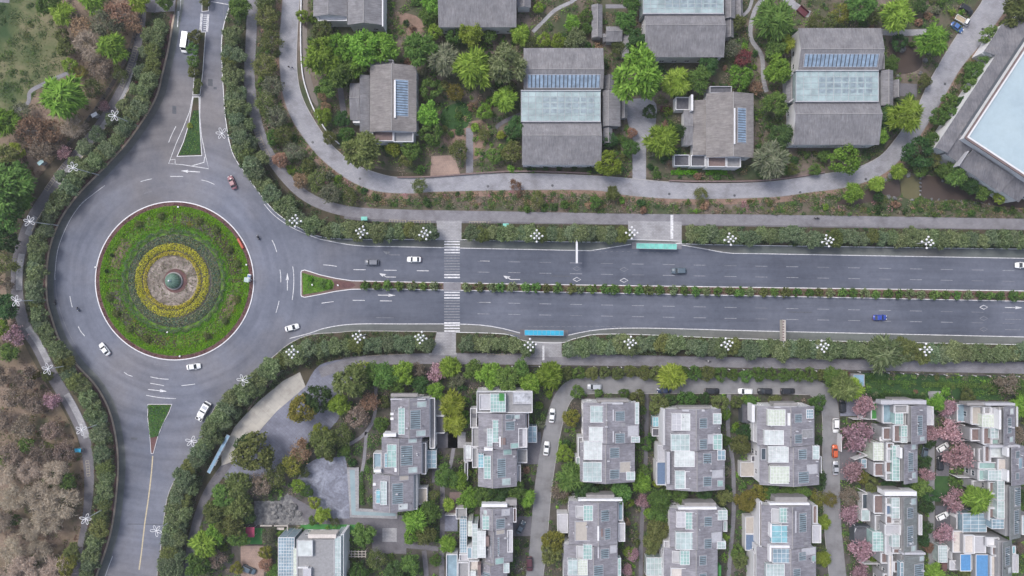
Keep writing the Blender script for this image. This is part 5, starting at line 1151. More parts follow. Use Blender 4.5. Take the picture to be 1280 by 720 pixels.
def bare_proto(key, name, R, h, mat, nvar=3, dens=1.0, buds=None, nbud=250, twigs=0):
    L = []
    for v in range(nvar):
        e = thing(name, 'x', 'tree', (0, 0, 0)); T = MB(); W = MB(); tips = []
        T.cyl((0, 0, 0), (0, 0, h * .45), .16, .1, 7, 0, False)
        def grow_(p, d, L_, r, lev):
            q = p + d * L_
            (T if lev < 1 else W).cyl(p, q, r, r * .6, 4 if lev < 2 else 3, 0, False)
            if lev >= 4: tips.append(q); return
            for _ in range(3 if lev < 3 else 2 + (rnd.random() < .5 * dens)):
                nd = (d + Vector((rnd.gauss(0, .5), rnd.gauss(0, .5), rnd.gauss(.05, .35)))).normalized()
                grow_(p + d * L_ * rnd.uniform(.55, 1), nd, L_ * rnd.uniform(.55, .8), r * .55, lev + 1)
        for i in range(6):
            a = 2 * math.pi * i / 6 + rnd.uniform(-.3, .3)
            grow_(Vector((0, 0, h * rnd.uniform(.3, .45))), Vector((math.cos(a), math.sin(a), rnd.uniform(.4, 1.1))).normalized(), R * .42, .085, 0)
        T.build('trunk', mat, e)
        c_ = W.build('crown', mat, e)
        if twigs:
            tp = np.array([tuple(t) for t in tips]); k = RS.randint(0, len(tp), twigs); cen = tp.mean(0)
            dv = tp[k] - cen * [1, 1, .5]; dv /= np.linalg.norm(dv, axis=1)[:, None]; dv += RS.normal(0, .45, dv.shape)
            Q = leaves(tp[k] + RS.normal(0, .5, (twigs, 3)), np.tile([0, 0, 1.], (twigs, 1)), .42, 9, .5, dv)
            me = quads_mesh('fine_twigs', Q, ['leaf_twig']); o = bpy.data.objects.new('fine_twigs', me); C.objects.link(o); o.parent = e
        if buds:
            tp = np.array([tuple(t) for t in tips]); k = RS.randint(0, len(tp), nbud)
            Q = leaves(tp[k] + RS.normal(0, .4, (nbud, 3)), np.tile([0, 0, 1.], (nbud, 1)), .36, 1.5, .8)
            me = quads_mesh('blossom' if 'pink' in buds else 'young_leaves', Q, [buds]); o = bpy.data.objects.new(me.name, me); C.objects.link(o); o.parent = e
        L.append(e)
    PROTO[key] = (L, R, h)
cf = lambda n, **k: [dict(k) for _ in range(n)]
tree_proto('street', 'street_tree', 3.2, 6.0, cf(5, R=3.2, ht=3.4, zc=4.2, nclump=46, nleaf=2300, leaf=.42, cl=.25, aspect=2.2, frond=True), 'leaf_street')
tree_proto('broad', 'broadleaf_tree', 4.0, 8.0, cf(5, R=4.0, ht=4.8, zc=5.6, nclump=44, nleaf=2600, leaf=.5, cl=.26, aspect=2.4, frond=True), 'leaf_bright')
tree_proto('round', 'round_tree', 3.0, 5.0, cf(4, R=3.0, ht=3.6, zc=3.4, nclump=60, nleaf=2400, leaf=.34, cl=.22, aspect=1.4, inner=.75), 'leaf_green')
tree_proto('willow', 'feathery_tree', 3.4, 6.5, cf(3, R=3.4, ht=4.0, zc=4.6, nclump=34, nleaf=1900, leaf=.75, cl=.3, aspect=5, frond=True), 'leaf_bright')
bare_proto('bare', 'bare_tree', 4.6, 9, 'twig', 4, dens=2, twigs=1900)
bare_proto('blossom', 'blossom_tree', 3.0, 5, 'twig_red', 3, buds='leaf_pink', nbud=1150)
bare_proto('halfbare', 'sparse_tree', 3.6, 6.5, 'twig_grey', 3, buds='leaf_grey', nbud=1500)
def bush(key, name, R, h, n, leaf, nclump=22, mat='leaf_green', nvar=4, aspect=1.5):
    L = []
    for _ in range(nvar):
        me = quads_mesh('foliage', crown(R, h * 1.1, h * .5, nclump, n, leaf, .34, aspect), [mat])
        o = bpy.data.objects.new(name, me); C.objects.link(o); tag(o, 'x', 'shrub'); L.append(o)
    PROTO[key] = (L, R, h)
bush('shrub', 'shrub', 1.5, 1.7, 520, .34)
bush('medshrub', 'median_shrub', 1.15, 1.5, 420, .28)
bush('ball', 'clipped_shrub', 1.3, 1.6, 700, .22, 40)
kids(None)
VEG = []
def put(key, px, py, r, look, mat=None, noun=None, cat=None, group=None, zs=1.0, bare=None):
    L, R, h = PROTO[key]; src = rnd.choice(L); s_ = r * S / R; sz = s_ * zs
    ztop = h * sz * .65
    x, y = U(px, py, ztop)
    lay = None
    mats = None
    if mat:
        base = src.data.materials[0].name if src.type == 'MESH' else [k for k in KIDS[src.name] if k.name.startswith(('crown', 'blossom', 'young'))][-1].data.materials[0].name
        mats = {base: mat}
        if bare: mats[bare[0]] = bare[1]
    o = dup(src, (x, y, 0.02 if key not in ('medshrub',) else .2), rnd.uniform(0, 6.28), 'x', group, (s_, s_, sz), mats)
    if cat: o['category'] = cat
    VEG.append((o, look, px, py)); return o

# stuff: low leafy mass covering soil
def cover(name, poly, n, mats, wts, leaf=.34, rad=(.6, 1.8), hgt=(.3, 1.1), per=40, label=None, avoid=2, mask=None):
    M = raster(poly) if mask is None else mask
    M = M & ~grow(HARD, avoid) & ~grow(BUILT, avoid)
    ii = np.argwhere(M)
    if len(ii) == 0: return
    k = RS.randint(0, len(ii), n); px = ii[k, 1] + X0 + RS.rand(n); py = ii[k, 0] + Y0 + RS.rand(n)
    cx = (px - 640) * S; cy = (360 - py) * S
    r = RS.uniform(*rad, n); h_ = RS.uniform(*hgt, n); mc = RS.choice(len(mats), n, p=np.array(wts) / sum(wts))
    K = np.repeat(np.arange(n), per); d = sph(len(K), 0.0)
    rr = RS.uniform(.5, 1.05, len(K))
    P = np.stack([cx[K] + d[:, 0] * r[K] * rr, cy[K] + d[:, 1] * r[K] * rr, .1 + d[:, 2] * h_[K] * rr], 1)
    gx = P[:, 0] / S + 640 - X0; gy = 360 - P[:, 1] / S - Y0
    ok = (gx > 0) & (gx < M.shape[1]) & (gy > 0) & (gy < M.shape[0])
    bad = HARD | BUILT
    ok[ok] &= ~bad[gy[ok].astype(int), gx[ok].astype(int)]
    P = P[ok]; d = d[ok]; mi = mc[K][ok]
    me = quads_mesh(name, leaves(P, d + [0, 0, .7], leaf, 1.6, .6), mats, mi)
    o = bpy.data.objects.new(name, me); C.objects.link(o); tag(o, label or 'low leafy undergrowth covering the soil', 'undergrowth', None, 'stuff'); return o

# ---------------------------------------------------------------- roundabout
RC = (218.5, 351)
sheet('roundabout_kerb', circ(*RC, 99.5), .2, 'kerb_white', 0.0)
sheet('roundabout_bed', circ(*RC, 98.3), .21, 'red_bed', 0.1)
sheet('roundabout_lawn', circ(*RC, 93.5), .22, 'grass', 0.1)
def arcband(r0, r1, a0, a1, n=24):
    A = [math.radians(a0 + (a1 - a0) * i / n) for i in range(n + 1)]
    return [(RC[0] + r1 * math.cos(a), RC[1] + r1 * math.sin(a)) for a in A] + [(RC[0] + r0 * math.cos(a), RC[1] + r0 * math.sin(a)) for a in A[::-1]]
for i, (a0, a1, r0, r1, mt) in enumerate(((-84, -45, 67, 88, 'yard_soil'), (-45, -6, 66, 89, 'bed_soil'), (-168, -140, 68, 86, 'wood_floor'), (14, 40, 68, 82, 'wood_floor'), (98, 135, 64, 86, 'bed_soil'), (135, 170, 64, 87, 'yard_soil'))):
    sheet('flower_bed', arcband(r0, r1, a0, a1), .236, mt, hard=False)
sheet('inner_bed', circ(*RC, 58), .23, 'yard_soil', hard=False)
sheet('pale_flower_bed', circ(216.5, 350.5, 32), .245, 'flower_pale', hard=False)
sheet('dark_bed', circ(220, 351, 15), .26, 'red_bed', hard=False)
for a in (0, 90, 180, 270):
    t = math.radians(a); c0 = (RC[0] + 66 * math.cos(t), RC[1] + 66 * math.sin(t)); c1 = (RC[0] + 92 * math.cos(t), RC[1] + 92 * math.sin(t))
    sheet('roundabout_path', ribbon([c0, c1], 4, False), .25, 'bed_soil', hard=False)
def leafring(name, r0, r1, h0, h1, dens, mat, leaf, label, cat='hedge', a0=0, a1=360, scal=0, kind=None, aspect=1.5, z=.24, ctr=RC):
    n = int(math.pi * (r1 ** 2 - r0 ** 2) * S * S * dens * (a1 - a0) / 360)
    a = np.radians(RS.uniform(a0, a1, n)); r = np.sqrt(RS.uniform(r0 ** 2, r1 ** 2, n)); u = (r - r0) / (r1 - r0)
    r = r + (scal * np.abs(np.sin(13 * a)) if scal else 0)
    hz = h0 + (h1 - h0) * np.sqrt(np.clip(1 - (2 * u - 1) ** 2, 0, 1)) * RS.uniform(.5, 1.0, n) * (1 + .15 * np.sin(a * 31))
    hh = hz * RS.choice([1, 1, 1, .6], n)
    P = np.stack([(ctr[0] - 640 + r * np.cos(a)) * S, (360 - ctr[1] - r * np.sin(a)) * S, z + hh], 1)
    N = np.stack([(2 * u - 1) * np.cos(a), -(2 * u - 1) * np.sin(a), np.full(n, 1.0)], 1)
    me = quads_mesh(name, leaves(P, N, leaf, aspect, .5), mat if isinstance(mat, list) else [mat], RS.randint(0, len(mat), n) if isinstance(mat, list) else None)
    o = bpy.data.objects.new(name, me); C.objects.link(o); tag(o, label, cat, None, kind); return o
RI = (216.5, 350.5)
leafring('ring_hedge', 37.5, 46.5, .3, 1.1, 36, 'leaf_hedgeyellow', .26, 'outer ring of golden yellow hedge in the roundabout garden', ctr=RI)
leafring('ring_hedge', 31.5, 36.5, .3, .9, 36, 'leaf_hedgeyellow', .26, 'inner, thinner ring of golden yellow hedge around pale flowers', ctr=RI)
leafring('ring_hedge', 57.5, 62.5, .3, 1.0, 34, ['leaf_teal', 'leaf_olive', 'leaf_grey'], .28, 'scalloped grey green ring hedge outside the yellow rings', scal=3.5)
leafring('grass_border', 82, 93.6, .02, .3, 30, 'leaf_lawn', .3, 'bright green border plants round the roundabout edge', 'ground cover', kind='stuff')
leafring('grass_border', 63, 71, .02, .2, 20, 'leaf_lawn', .3, 'bright green inner lawn ring plants', 'ground cover', kind='stuff')
leafring('bedding_plants', 67, 88, .02, .5, 9, ['leaf_olive', 'leaf_gold', 'leaf_grey', 'leaf_lawn', 'leaf_lawn', 'leaf_lawn'], .4, 'mixed low bedding plants on the roundabout beds', 'ground cover', kind='stuff')
leafring('bedding_plants', 46.5, 58.5, .02, .6, 22, ['leaf_olive', 'leaf_grey', 'leaf_teal'], .36, 'grey green low plants between the ring hedges', 'ground cover', kind='stuff')
leafring('pale_flowers', 16, 31, .02, .35, 5, ['leaf_grey', 'leaf_brown', 'leaf_olive'], .3, 'pale pinkish flower carpet around the dome', 'ground cover', kind='stuff', ctr=RI)
leafring('bedding_plants', 94, 98, .02, .3, 6, ['leaf_red', 'leaf_brown'], .3, 'reddish low plants just inside the roundabout kerb', 'ground cover', kind='stuff')
dx, dy = U(212.5, 351, 3)
dome = thing('garden_dome', 'smooth teal green dome with small white finial at the roundabout centre', 'dome', (dx, dy, 0)); ORG[dome.name] = (dx, dy, 0)
m_ = MB(); m_.sphere((dx, dy, .9), 2.5, 2.5, 2.3, 28, 12, z0=-.2); m_.build('dome_shell', 'teal_roof', dome, True).data.materials[0] = MATS['grass_dark'] if False else plain('dome_teal', (0.085, 0.15, 0.11), .5, var=.2, scale=.8)
m_ = MB()
for k in range(16):
    a = k * math.pi / 8
    for j in range(6):
        p = [(dx + 2.53 * math.cos(t) * math.cos(a), dy + 2.53 * math.cos(t) * math.sin(a), .9 + 2.33 * math.sin(t)) for t in (j * .26, (j + 1) * .26)]
        m_.cyl(p[0], p[1], .035, .035, 4, 0, False)
m_.build('rib', 'glass_green', dome); m_ = MB(); m_.cyl((dx, dy, 3.1), (dx, dy, 3.8), .12, .05, 8); m_.sphere((dx, dy, 3.85), .3); m_.build('finial', 'lamp_white', dome)
m_ = MB(); m_.poly(circ(dx, dy, 2.9, 32), .2, .7, 0); m_.build('plinth', 'stone_wall', dome)

# ---------------------------------------------------------------- vehicles
def car_proto(name, L=4.6, W=1.82, Hh=1.46, style='sedan', paintm='car_white'):
    e = thing(name, 'x', 'car'); w2 = W / 2; l2 = L / 2
    belt = .92 if style != 'van' else 1.15
    if style == 'sedan': st = [(-l2, .70, .55, .80), (-l2 + .12, .80, .35, .9), (-l2 + .5, .97, .28, .95), (-l2 + 1.0, 1, .25, .96), (0, 1, .25, .93), (l2 - 1.35, 1, .25, .90), (l2 - .6, .97, .28, .80), (l2 - .15, .83, .35, .68), (l2, .68, .45, .58)]
    elif style == 'suv': st = [(-l2, .78, .5, .95), (-l2 + .12, .9, .35, 1.0), (-l2 + .5, .98, .3, 1.02), (0, 1, .3, 1.02), (l2 - 1.2, 1, .3, 1.0), (l2 - .45, .97, .3, .93), (l2 - .12, .85, .38, .82), (l2, .72, .45, .7)]
    else: st = [(-l2, .88, .4, 1.1), (-l2 + .1, .95, .35, 1.15), (0, 1, .3, 1.15), (l2 - .9, 1, .3, 1.13), (l2 - .3, .93, .32, 1.0), (l2 - .08, .84, .38, .85), (l2, .74, .45, .7)]
    b = MB(); rings = []
    for (x, k, zb, zt) in st:
        ww = w2 * k
        rings.append([(x, -ww * .93, zb), (x, -ww, zb + .15), (x, -ww, zt - .14), (x, -ww + .1, zt), (x, ww - .1, zt), (x, ww, zt - .14), (x, ww, zb + .15), (x, ww * .93, zb)])
    vs = [p for r_ in rings for p in r_]; n = 8; fs = []
    for i in range(len(rings) - 1):
        for j in range(n): fs.append((i * n + j, i * n + (j + 1) % n, (i + 1) * n + (j + 1) % n, (i + 1) * n + j))
    fs.append(tuple(range(n))[::-1]); o0 = (len(rings) - 1) * n; fs.append(tuple(range(o0, o0 + n)))
    fs = [f[::-1] for f in fs]
    b.add(vs, fs)
    body = b.build('body', paintm, e, True)
    if style == 'sedan': xb0, xb1, xr0, xr1 = -l2 + .55, l2 - 1.25, -l2 + 1.25, l2 - 2.05
    elif style == 'suv': xb0, xb1, xr0, xr1 = -l2 + .2, l2 - 1.15, -l2 + .5, l2 - 1.85
    else: xb0, xb1, xr0, xr1 = -l2 + .08, l2 - .75, -l2 + .15, l2 - 1.35
    zb = st[len(st) // 2][3] - .03; g = MB(); wb = w2 - .1; wr = w2 - .24
    if style == 'van': wr = w2 - .14
    A = [(xb0, -wb), (xb1, -wb), (xb1, wb), (xb0, wb)]; B_ = [(xr0, -wr), (xr1, -wr), (xr1, wr), (xr0, wr)]
    g.add([(*p, zb) for p in A] + [(*p, Hh - .05) for p in B_], [(0, 1, 5, 4), (1, 2, 6, 5), (2, 3, 7, 6), (3, 0, 4, 7)])
    g.build('windows', 'car_glass', e)
    r_ = MB(); e_ = .05
    r_.add([(xr0 - .06, -wr - e_, Hh - .06), (xr1 + .06, -wr - e_, Hh - .06), (xr1 + .06, wr + e_, Hh - .06), (xr0 - .06, wr + e_, Hh - .06), (xr0 + .12, -wr + .1, Hh), (xr1 - .12, -wr + .1, Hh), (xr1 - .12, wr - .1, Hh), (xr0 + .12, wr - .1, Hh)],
           [(0, 1, 5, 4), (1, 2, 6, 5), (2, 3, 7, 6), (3, 0, 4, 7), (4, 5, 6, 7)])
    for i in range(4): r_.cyl((*A[i], zb), (*B_[i], Hh - .05), .045, .04, 4, 0, False)
    xm = (xr0 + xr1) / 2
    for s_ in (-1, 1): r_.cyl((xm, s_ * wb, zb), (xm, s_ * (wr + .01), Hh - .05), .05, .045, 4, 0, False)
    r_.build('roof', paintm, e)
    for s_ in (-1, 1):
        for x in (-l2 + .85, l2 - .9):
            t = MB(); t.cyl((x, s_ * (w2 - .2), .32), (x, s_ * (w2 + .01), .32), .32, .32, 14); tt = t.build('wheel', 'tyre', e)
            h_ = MB(); h_.cyl((x, s_ * (w2 - .02), .32), (x, s_ * (w2 + .03), .32), .19, .17, 10); h_.build('rim', 'rim', tt)
        hd = MB(); hd.box(l2 - .28, s_ * (w2 - .42) - .17, .6, l2 - .08, s_ * (w2 - .42) + .17, .72); hd.build('headlight', 'head_light', e)
        tl = MB(); tl.box(-l2 - .01, s_ * (w2 - .4) - .17, .68, -l2 + .1, s_ * (w2 - .4) + .17, .82); tl.build('tail_light', 'tail_light', e)
        mm = MB(); mm.box(xb1 - .35, s_ * (w2 + .08) - .09, zb + .02, xb1 - .2, s_ * (w2 + .08) + .09, zb + .16); mm.build('mirror', paintm, e)
    return e
def minitruck(name, ambul=False):
    e = thing(name, 'x', 'truck'); b = MB(); L = 4.8 if not ambul else 6.6; W = 1.75 if not ambul else 2.2; l2 = L / 2; w2 = W / 2
    b.box(l2 - 1.5, -w2, .4, l2 - .2, w2, 1.1); b.add([(l2 - .2, -w2, .4), (l2, -w2 * .9, .5), (l2, w2 * .9, .5), (l2 - .2, w2, .4), (l2 - .2, -w2, 1.1), (l2 - .02, -w2 * .9, .95), (l2 - .02, w2 * .9, .95), (l2 - .2, w2, 1.1)], [(0, 1, 5, 4), (1, 2, 6, 5), (2, 3, 7, 6), (4, 5, 6, 7)])
    if ambul: b.box(-l2 + 1.7, -w2, .4, l2 - 1.5, w2, 1.1)
    b.build('cab', 'car_white', e)
    x0 = l2 - 1.45 if not ambul else -l2 + 1.75
    g = MB(); g.prismq([(x0, -w2 + .06), (l2 - .25, -w2 + .06), (l2 - .25, w2 - .06), (x0, w2 - .06)], 1.1, 1.5); g.add([(l2 - .25, -w2 + .06, 1.1), (l2 - .25, w2 - .06, 1.1), (l2 - .7, w2 - .15, 1.8), (l2 - .7, -w2 + .15, 1.8)], [(0, 1, 2, 3)]); g.build('windows', 'car_glass', e)
    r_ = MB(); r_.box(x0 - .03, -w2 + .04, 1.5, l2 - .75, w2 - .04, 1.85); r_.build('roof', 'car_white', e)
    bed = MB(); x1 = l2 - 1.55 if not ambul else -l2 + 1.7
    bed.box(-l2, -w2, .6, x1, w2, .75, 0)
    for (a, c, d, f) in ((-l2, -w2, x1, -w2 + .08), (-l2, w2 - .08, x1, w2), (-l2, -w2 + .08, -l2 + .08, w2 - .08)): bed.box(a, c, .75, d, f, 1.15, 1)
    if not ambul: bed.box(-l2 + .1, -w2 + .1, .75, x1 - .05, w2 - .1, .98, 0)
    bed.build('load_bed', ['sand_bed' if not ambul else 'metal_dark', 'car_white'], e)
    if ambul:
        q_ = MB(); q_.box(-l2 + .25, -.5, .75, -l2 + .9, .1, 1.3); q_.box(-l2 + .95, .0, .75, x1 - .1, .8, 1.5); q_.box(x1 - .6, -.9, .75, x1 - .1, -.1, 1.25); q_.build('cargo', 'car_white', e)
        q_ = MB(); q_.box(1.0, -.75, 1.85, 2.0, .75, 1.93); q_.build('roof_hatch', 'car_silver', e); q_ = MB(); q_.box(-.2, -.9, 1.85, .25, .9, 1.92); q_.build('roof_vent', 'car_glass', e)
    for s_ in (-1, 1):
        for x in (-l2 + .9, l2 - .8):
            t = MB(); t.cyl((x, s_ * (w2 - .22), .34), (x, s_ * (w2 + .01), .34), .34, .34, 14); tt = t.build('wheel', 'tyre', e)
            h_ = MB(); h_.cyl((x, s_ * w2, .34), (x, s_ * (w2 + .03), .34), .19, .17, 10); h_.build('rim', 'rim', tt)
        hd = MB(); hd.box(l2 - .1, s_ * (w2 - .35) - .16, .62, l2 + .02, s_ * (w2 - .35) + .16, .78); hd.build('headlight', 'head_light', e)
    return e
CARS = dict(sedan=car_proto('sedan'), suv=car_proto('suv', 4.7, 1.9, 1.7, 'suv'), hatch=car_proto('hatchback', 4.2, 1.75, 1.5, 'suv'), van=car_proto('van', 6.6, 2.1, 2.4, 'van'), truck=minitruck('mini_truck'), pick=minitruck('pickup_truck', True))
kids(None)
def car(kind, x, y, ang, col, label, group=None, z=.06, fade=None):
    """ang: picture angle in degrees of travel, 0 = right, 90 = up"""
    cx, cy = U(x, y, .8)
    m = {'car_white': 'car_' + col} if col != 'white' else None
    o = dup(CARS[kind], (cx, cy, z), math.radians(ang), label, group, (1.0,) * 3, m)
    o['category'] = {'sedan': 'car', 'suv': 'car', 'hatch': 'car', 'van': 'van', 'truck': 'truck', 'pick': 'truck'}[kind]
    return o
car('van', 232, 53.5, -98, 'white', 'white minibus driving down the upper left road arm')
car('sedan', 290, 228, 113, 'pink', 'dull pink car entering the road above the roundabout')
car('suv', 464.5, 328, 180, 'grey', 'dark grey car on the avenue left of the white sedan')
car('sedan', 517.5, 324.3, 180, 'white', 'white sedan on the upper avenue lanes left of the zebra crossing')
car('sedan', 130.5, 436.5, 128, 'white', 'white sedan with dark sunroof at the lower left of the roundabout')
car('sedan', 365, 409.5, 15, 'white', 'white sedan leaving the roundabout onto the lower avenue lanes')
car('sedan', 242, 458.3, 7, 'white', 'white sedan circling just below the roundabout garden')
car('pick', 254.5, 514, 60, 'white', 'white loaded utility truck at the lower right roundabout entry')
car('suv', 848.5, 338.5, 181, 'slate', 'dark blue grey car below the teal bus shelter')
car('sedan', 1100, 397, 0, 'blue', 'bright blue sedan alone on the lower avenue lanes')
car('suv', 1278, 331.5, 181, 'white', 'white car cut by the right edge on the upper avenue lanes')
pk_ = 'cars parked along the residential lane'
car('suv', 743, 483.3, 180, 'silver', 'silver car on the lane, leftmost of the upper lane row', pk_, .12)
car('sedan', 830, 488, 180, 'navy', 'dark navy sedan partly under the bright lime lane tree', pk_, .12)
car('suv', 890, 489, 0, 'black', 'black car parked between the navy sedan and the white car', pk_, .12)
car('suv', 931.5, 489, 180, 'white', 'white car with dark roof glass parked in the lane row', pk_, .12)
car('suv', 956, 489, 180, 'black', 'black car parked just right of the white lane car', pk_, .12)
car('suv', 984.5, 489, 0, 'black', 'black car parked rightmost in the upper lane row', pk_, .12)
car('sedan', 690, 519.5, 84, 'white', 'white sedan parked at the top of the left lane bend', pk_, .12)
car('sedan', 683, 560.5, 84, 'white', 'white sedan parked lower down the left lane', pk_, .12)
car('suv', 662, 705, -88, 'maroon', 'dark maroon car parked near the bottom of the left lane', pk_, .12)
car('sedan', 651, 659, 62, 'slate', 'dark slate car in the paved yard left of the lane', pk_, .1)
car('suv', 1044.5, 532, -90, 'white', 'white car with dark windscreen parked above the orange car', pk_, .12)
car('hatch', 1043.5, 564, 90, 'orange', 'bright orange hatchback on the right lane', pk_, .12)
car('sedan', 1044.5, 585, 90, 'silver', 'silver sedan parked just below the orange hatchback', pk_, .12)
car('suv', 1053, 507, 92, 'black', 'black car in the paved yard beside the yellow tree', pk_, .1)
car('hatch', 1178.5, 559, 30, 'white', 'white hatchback parked under the right blossom trees', pk_, .1)
car('suv', 1175, 579, 88, 'black', 'black car parked just below the white hatchback', pk_, .1)
car('hatch', 1178, 645, 25, 'white', 'white hatchback on the dark paved bay at far right', pk_, .1)
car('hatch', 1156, 564, 80, 'slate', 'small slate car tucked beside the right column townhouse', pk_, .1)
car('suv', 311, 712, -25, 'slate', 'dark slate car on pinkish paving at the bottom left', None, .1)
car('suv', 1208, 12, -32, 'black', 'black car parked diagonally near the top right road', None, .04)
car('truck', 1202.5, 25.5, -30, 'white', 'small white truck with sandy load bed between two cars', None, .04)
car('sedan', 1196.5, 34, -36, 'blue2', 'metallic blue sedan parked lowest by the top right road', None, .04)

# ---------------------------------------------------------------- people and scooters
def skin(name, verts, edges, rad, mat, parent):
    me = bpy.data.meshes.new(name); me.from_pydata([Vector(v) for v in verts], edges, [])
    o = bpy.data.objects.new(name, me); C.objects.link(o)
    sk = o.modifiers.new('s', 'SKIN'); o.modifiers.new('b', 'SUBSURF').levels = 1
    for i, r_ in enumerate(rad): me.skin_vertices[0].data[i].radius = (r_, r_)
    me.skin_vertices[0].data[0].use_root = True
    dg = bpy.context.evaluated_depsgraph_get(); ev = bpy.data.meshes.new_from_object(o.evaluated_get(dg))
    bpy.data.objects.remove(o); ev.name = name; ev.materials.clear(); ev.materials.append(MATS[mat])
    for p in ev.polygons: p.use_smooth = True
    r_ = bpy.data.objects.new(name, ev); C.objects.link(r_); r_.parent = parent; return r_
def person(label, x, y, rz, pose='walk', shirt='cloth_dark', hair='hair', z=.15, group=None):
    cx, cy = U(x, y, 1); e = thing('person', label, 'person', (cx, cy, z), rz, group)
    V = []; E = []; R = []
    def a(p, r_, par=None):
        V.append(p); R.append(r_)
        if par is not None: E.append((par, len(V) - 1))
        return len(V) - 1
    hz = .93 if pose == 'walk' else .78
    hip = a((0, 0, hz), .13); ch = a((.03, 0, hz + .38), .145, hip); nk = a((.03, 0, hz + .57), .055, ch); hd = a((.05, 0, hz + .68), .085, nk); ht = a((.05, 0, hz + .78), .08, hd)
    a((.14, 0, hz + .69), .018, hd)
    for s_ in (-1, 1):
        st = .22 * s_ if pose == 'walk' else 0
        if pose == 'walk':
            k = a((.08 + st * .6, .1 * s_, .5), .065, a((0.02, .09 * s_, hz - .1), .085, hip)); f = a((st * 1.1, .1 * s_, .07), .042, k); a((st * 1.1 + .17, .1 * s_, .035), .035, f)
            sh = a((.03, .19 * s_, hz + .47), .06, ch); el = a((-.1 * s_ * .8, .23 * s_, hz + .2), .042, sh); wr = a((-.2 * s_ * .8 + .06, .23 * s_, hz - .02), .028, el)
            hd_ = (0, 0, -1)
        else:
            k = a((.42, .15 * s_, hz - .08), .065, a((0.1, .1 * s_, hz - .03), .085, hip)); f = a((.38, .14 * s_, .36), .042, k); a((.54, .14 * s_, .33), .035, f)
            sh = a((.05, .19 * s_, hz + .46), .06, ch); el = a((.22, .25 * s_, hz + .26), .042, sh); wr = a((.44, .27 * s_, hz + .22), .028, el)
            hd_ = (1, 0, 0)
        w0 = Vector(V[wr]); D = Vector(hd_); pm = a(tuple(w0 + D * .06), .034, wr)
        for q in range(4):
            lat = Vector((0, 1, 0)) * (-.03 + .02 * q); b0 = a(tuple(w0 + D * .1 + lat), .009, pm); a(tuple(w0 + D * (.15 + .01 * (q in (1, 2))) + lat + Vector((.01, 0, -.02 if pose != 'walk' else 0))), .008, b0)
        a(tuple(w0 + D * .09 + Vector((.02, -.05 * s_, -.01))), .009, pm)
    bo = skin('body', V, E, R, 'skin', e); bo['label'] = 'body'
    bo.data.materials.append(MATS[shirt]); bo.data.materials.append(MATS['cloth_dark'])
    for p in bo.data.polygons:
        c = p.center
        if c.z < hz + .02 and abs(c.y) < .2: p.material_index = 2
        elif c.z < hz + .56 and not (abs(c.y) > .2 and c.z < hz + .12 and pose == 'walk'): p.material_index = 1
    m_ = MB(); m_.sphere((.035, 0, hz + .76), .105, .1, .1, 12, 8, z0=-.2); m_.build('hair' if hair == 'hair' else 'helmet', hair, e, True)
    return e
def scooter(label, x, y, ang, col='metal_dark', z=.06):
    cx, cy = U(x, y, .6); e = thing('scooter', label, 'scooter', (cx, cy, z), math.radians(ang))
    m_ = MB(); m_.box(-.7, -.16, .45, .05, .16, .72); m_.box(-.05, -.14, .28, .55, .14, .36); m_.prismq([(.5, -.18), (.64, -.12), (.64, .12), (.5, .18)], .3, .95); m_.build('body', col, e)
    m_ = MB(); m_.box(-.62, -.14, .72, .05, .14, .8); m_.build('seat', 'metal_dark', e)
    for xx in (-.6, .68):
        m_ = MB(); m_.cyl((xx, -.05, .24), (xx, .05, .24), .24, .24, 14); m_.build('wheel', 'tyre', e)
    m_ = MB(); m_.cyl((.6, 0, .9), (.55, 0, 1.05), .03, .03, 6); m_.cyl((.52, -.32, 1.05), (.52, .32, 1.05), .02, .02, 6); m_.build('handlebar', 'metal', e)
    m_ = MB(); m_.box(.63, -.07, .75, .7, .07, .88); m_.build('headlight', 'head_light', e)
for (x, y, ang, sh, l1, l2, z) in ((68.5, 377.5, -80, 'cloth_dark', 'dark scooter in the cycle lane at the far left kerb', 'rider in dark clothes on the scooter by the left kerb', .06),
                           (97, 386.5, -60, 'cloth_blue', 'scooter on the left side of the roundabout road', 'rider in blue top on the roundabout road', .06),
                           (322.5, 297, 110, 'cloth_dark', 'dark scooter right of the roundabout beside the orange planter', 'rider in dark clothes right of the roundabout', .06),
                           (1021.5, 272.5, 175, 'cloth_dark', 'dark scooter on the upper pavement at right', 'rider in dark clothes on the upper right pavement', .15),
                           (886, 451.5, 178, 'cloth_white', 'scooter on the lower avenue pavement', 'rider in white top on the lower pavement', .15)):
    scooter(l1, x, y, ang, 'metal_dark', z); person(l2, x, y, math.radians(ang), 'ride', sh, 'cloth_dark', z)
scooter('small motorcycle parked beside the maroon car at lower left lane', 650.5, 712, 40, 'car_silver', .1)
person('left one of two walkers in dark clothes on the loop road', 361, 83.5, -1.2, 'walk', 'cloth_dark', z=.12)
person('right one of two walkers on the loop road, in blue', 365.5, 84.5, -1.2, 'walk', 'cloth_blue', z=.12)
person('person in white standing beside the roundabout stall', 315, 350, 1.0, 'walk', 'cloth_white', z=.22)

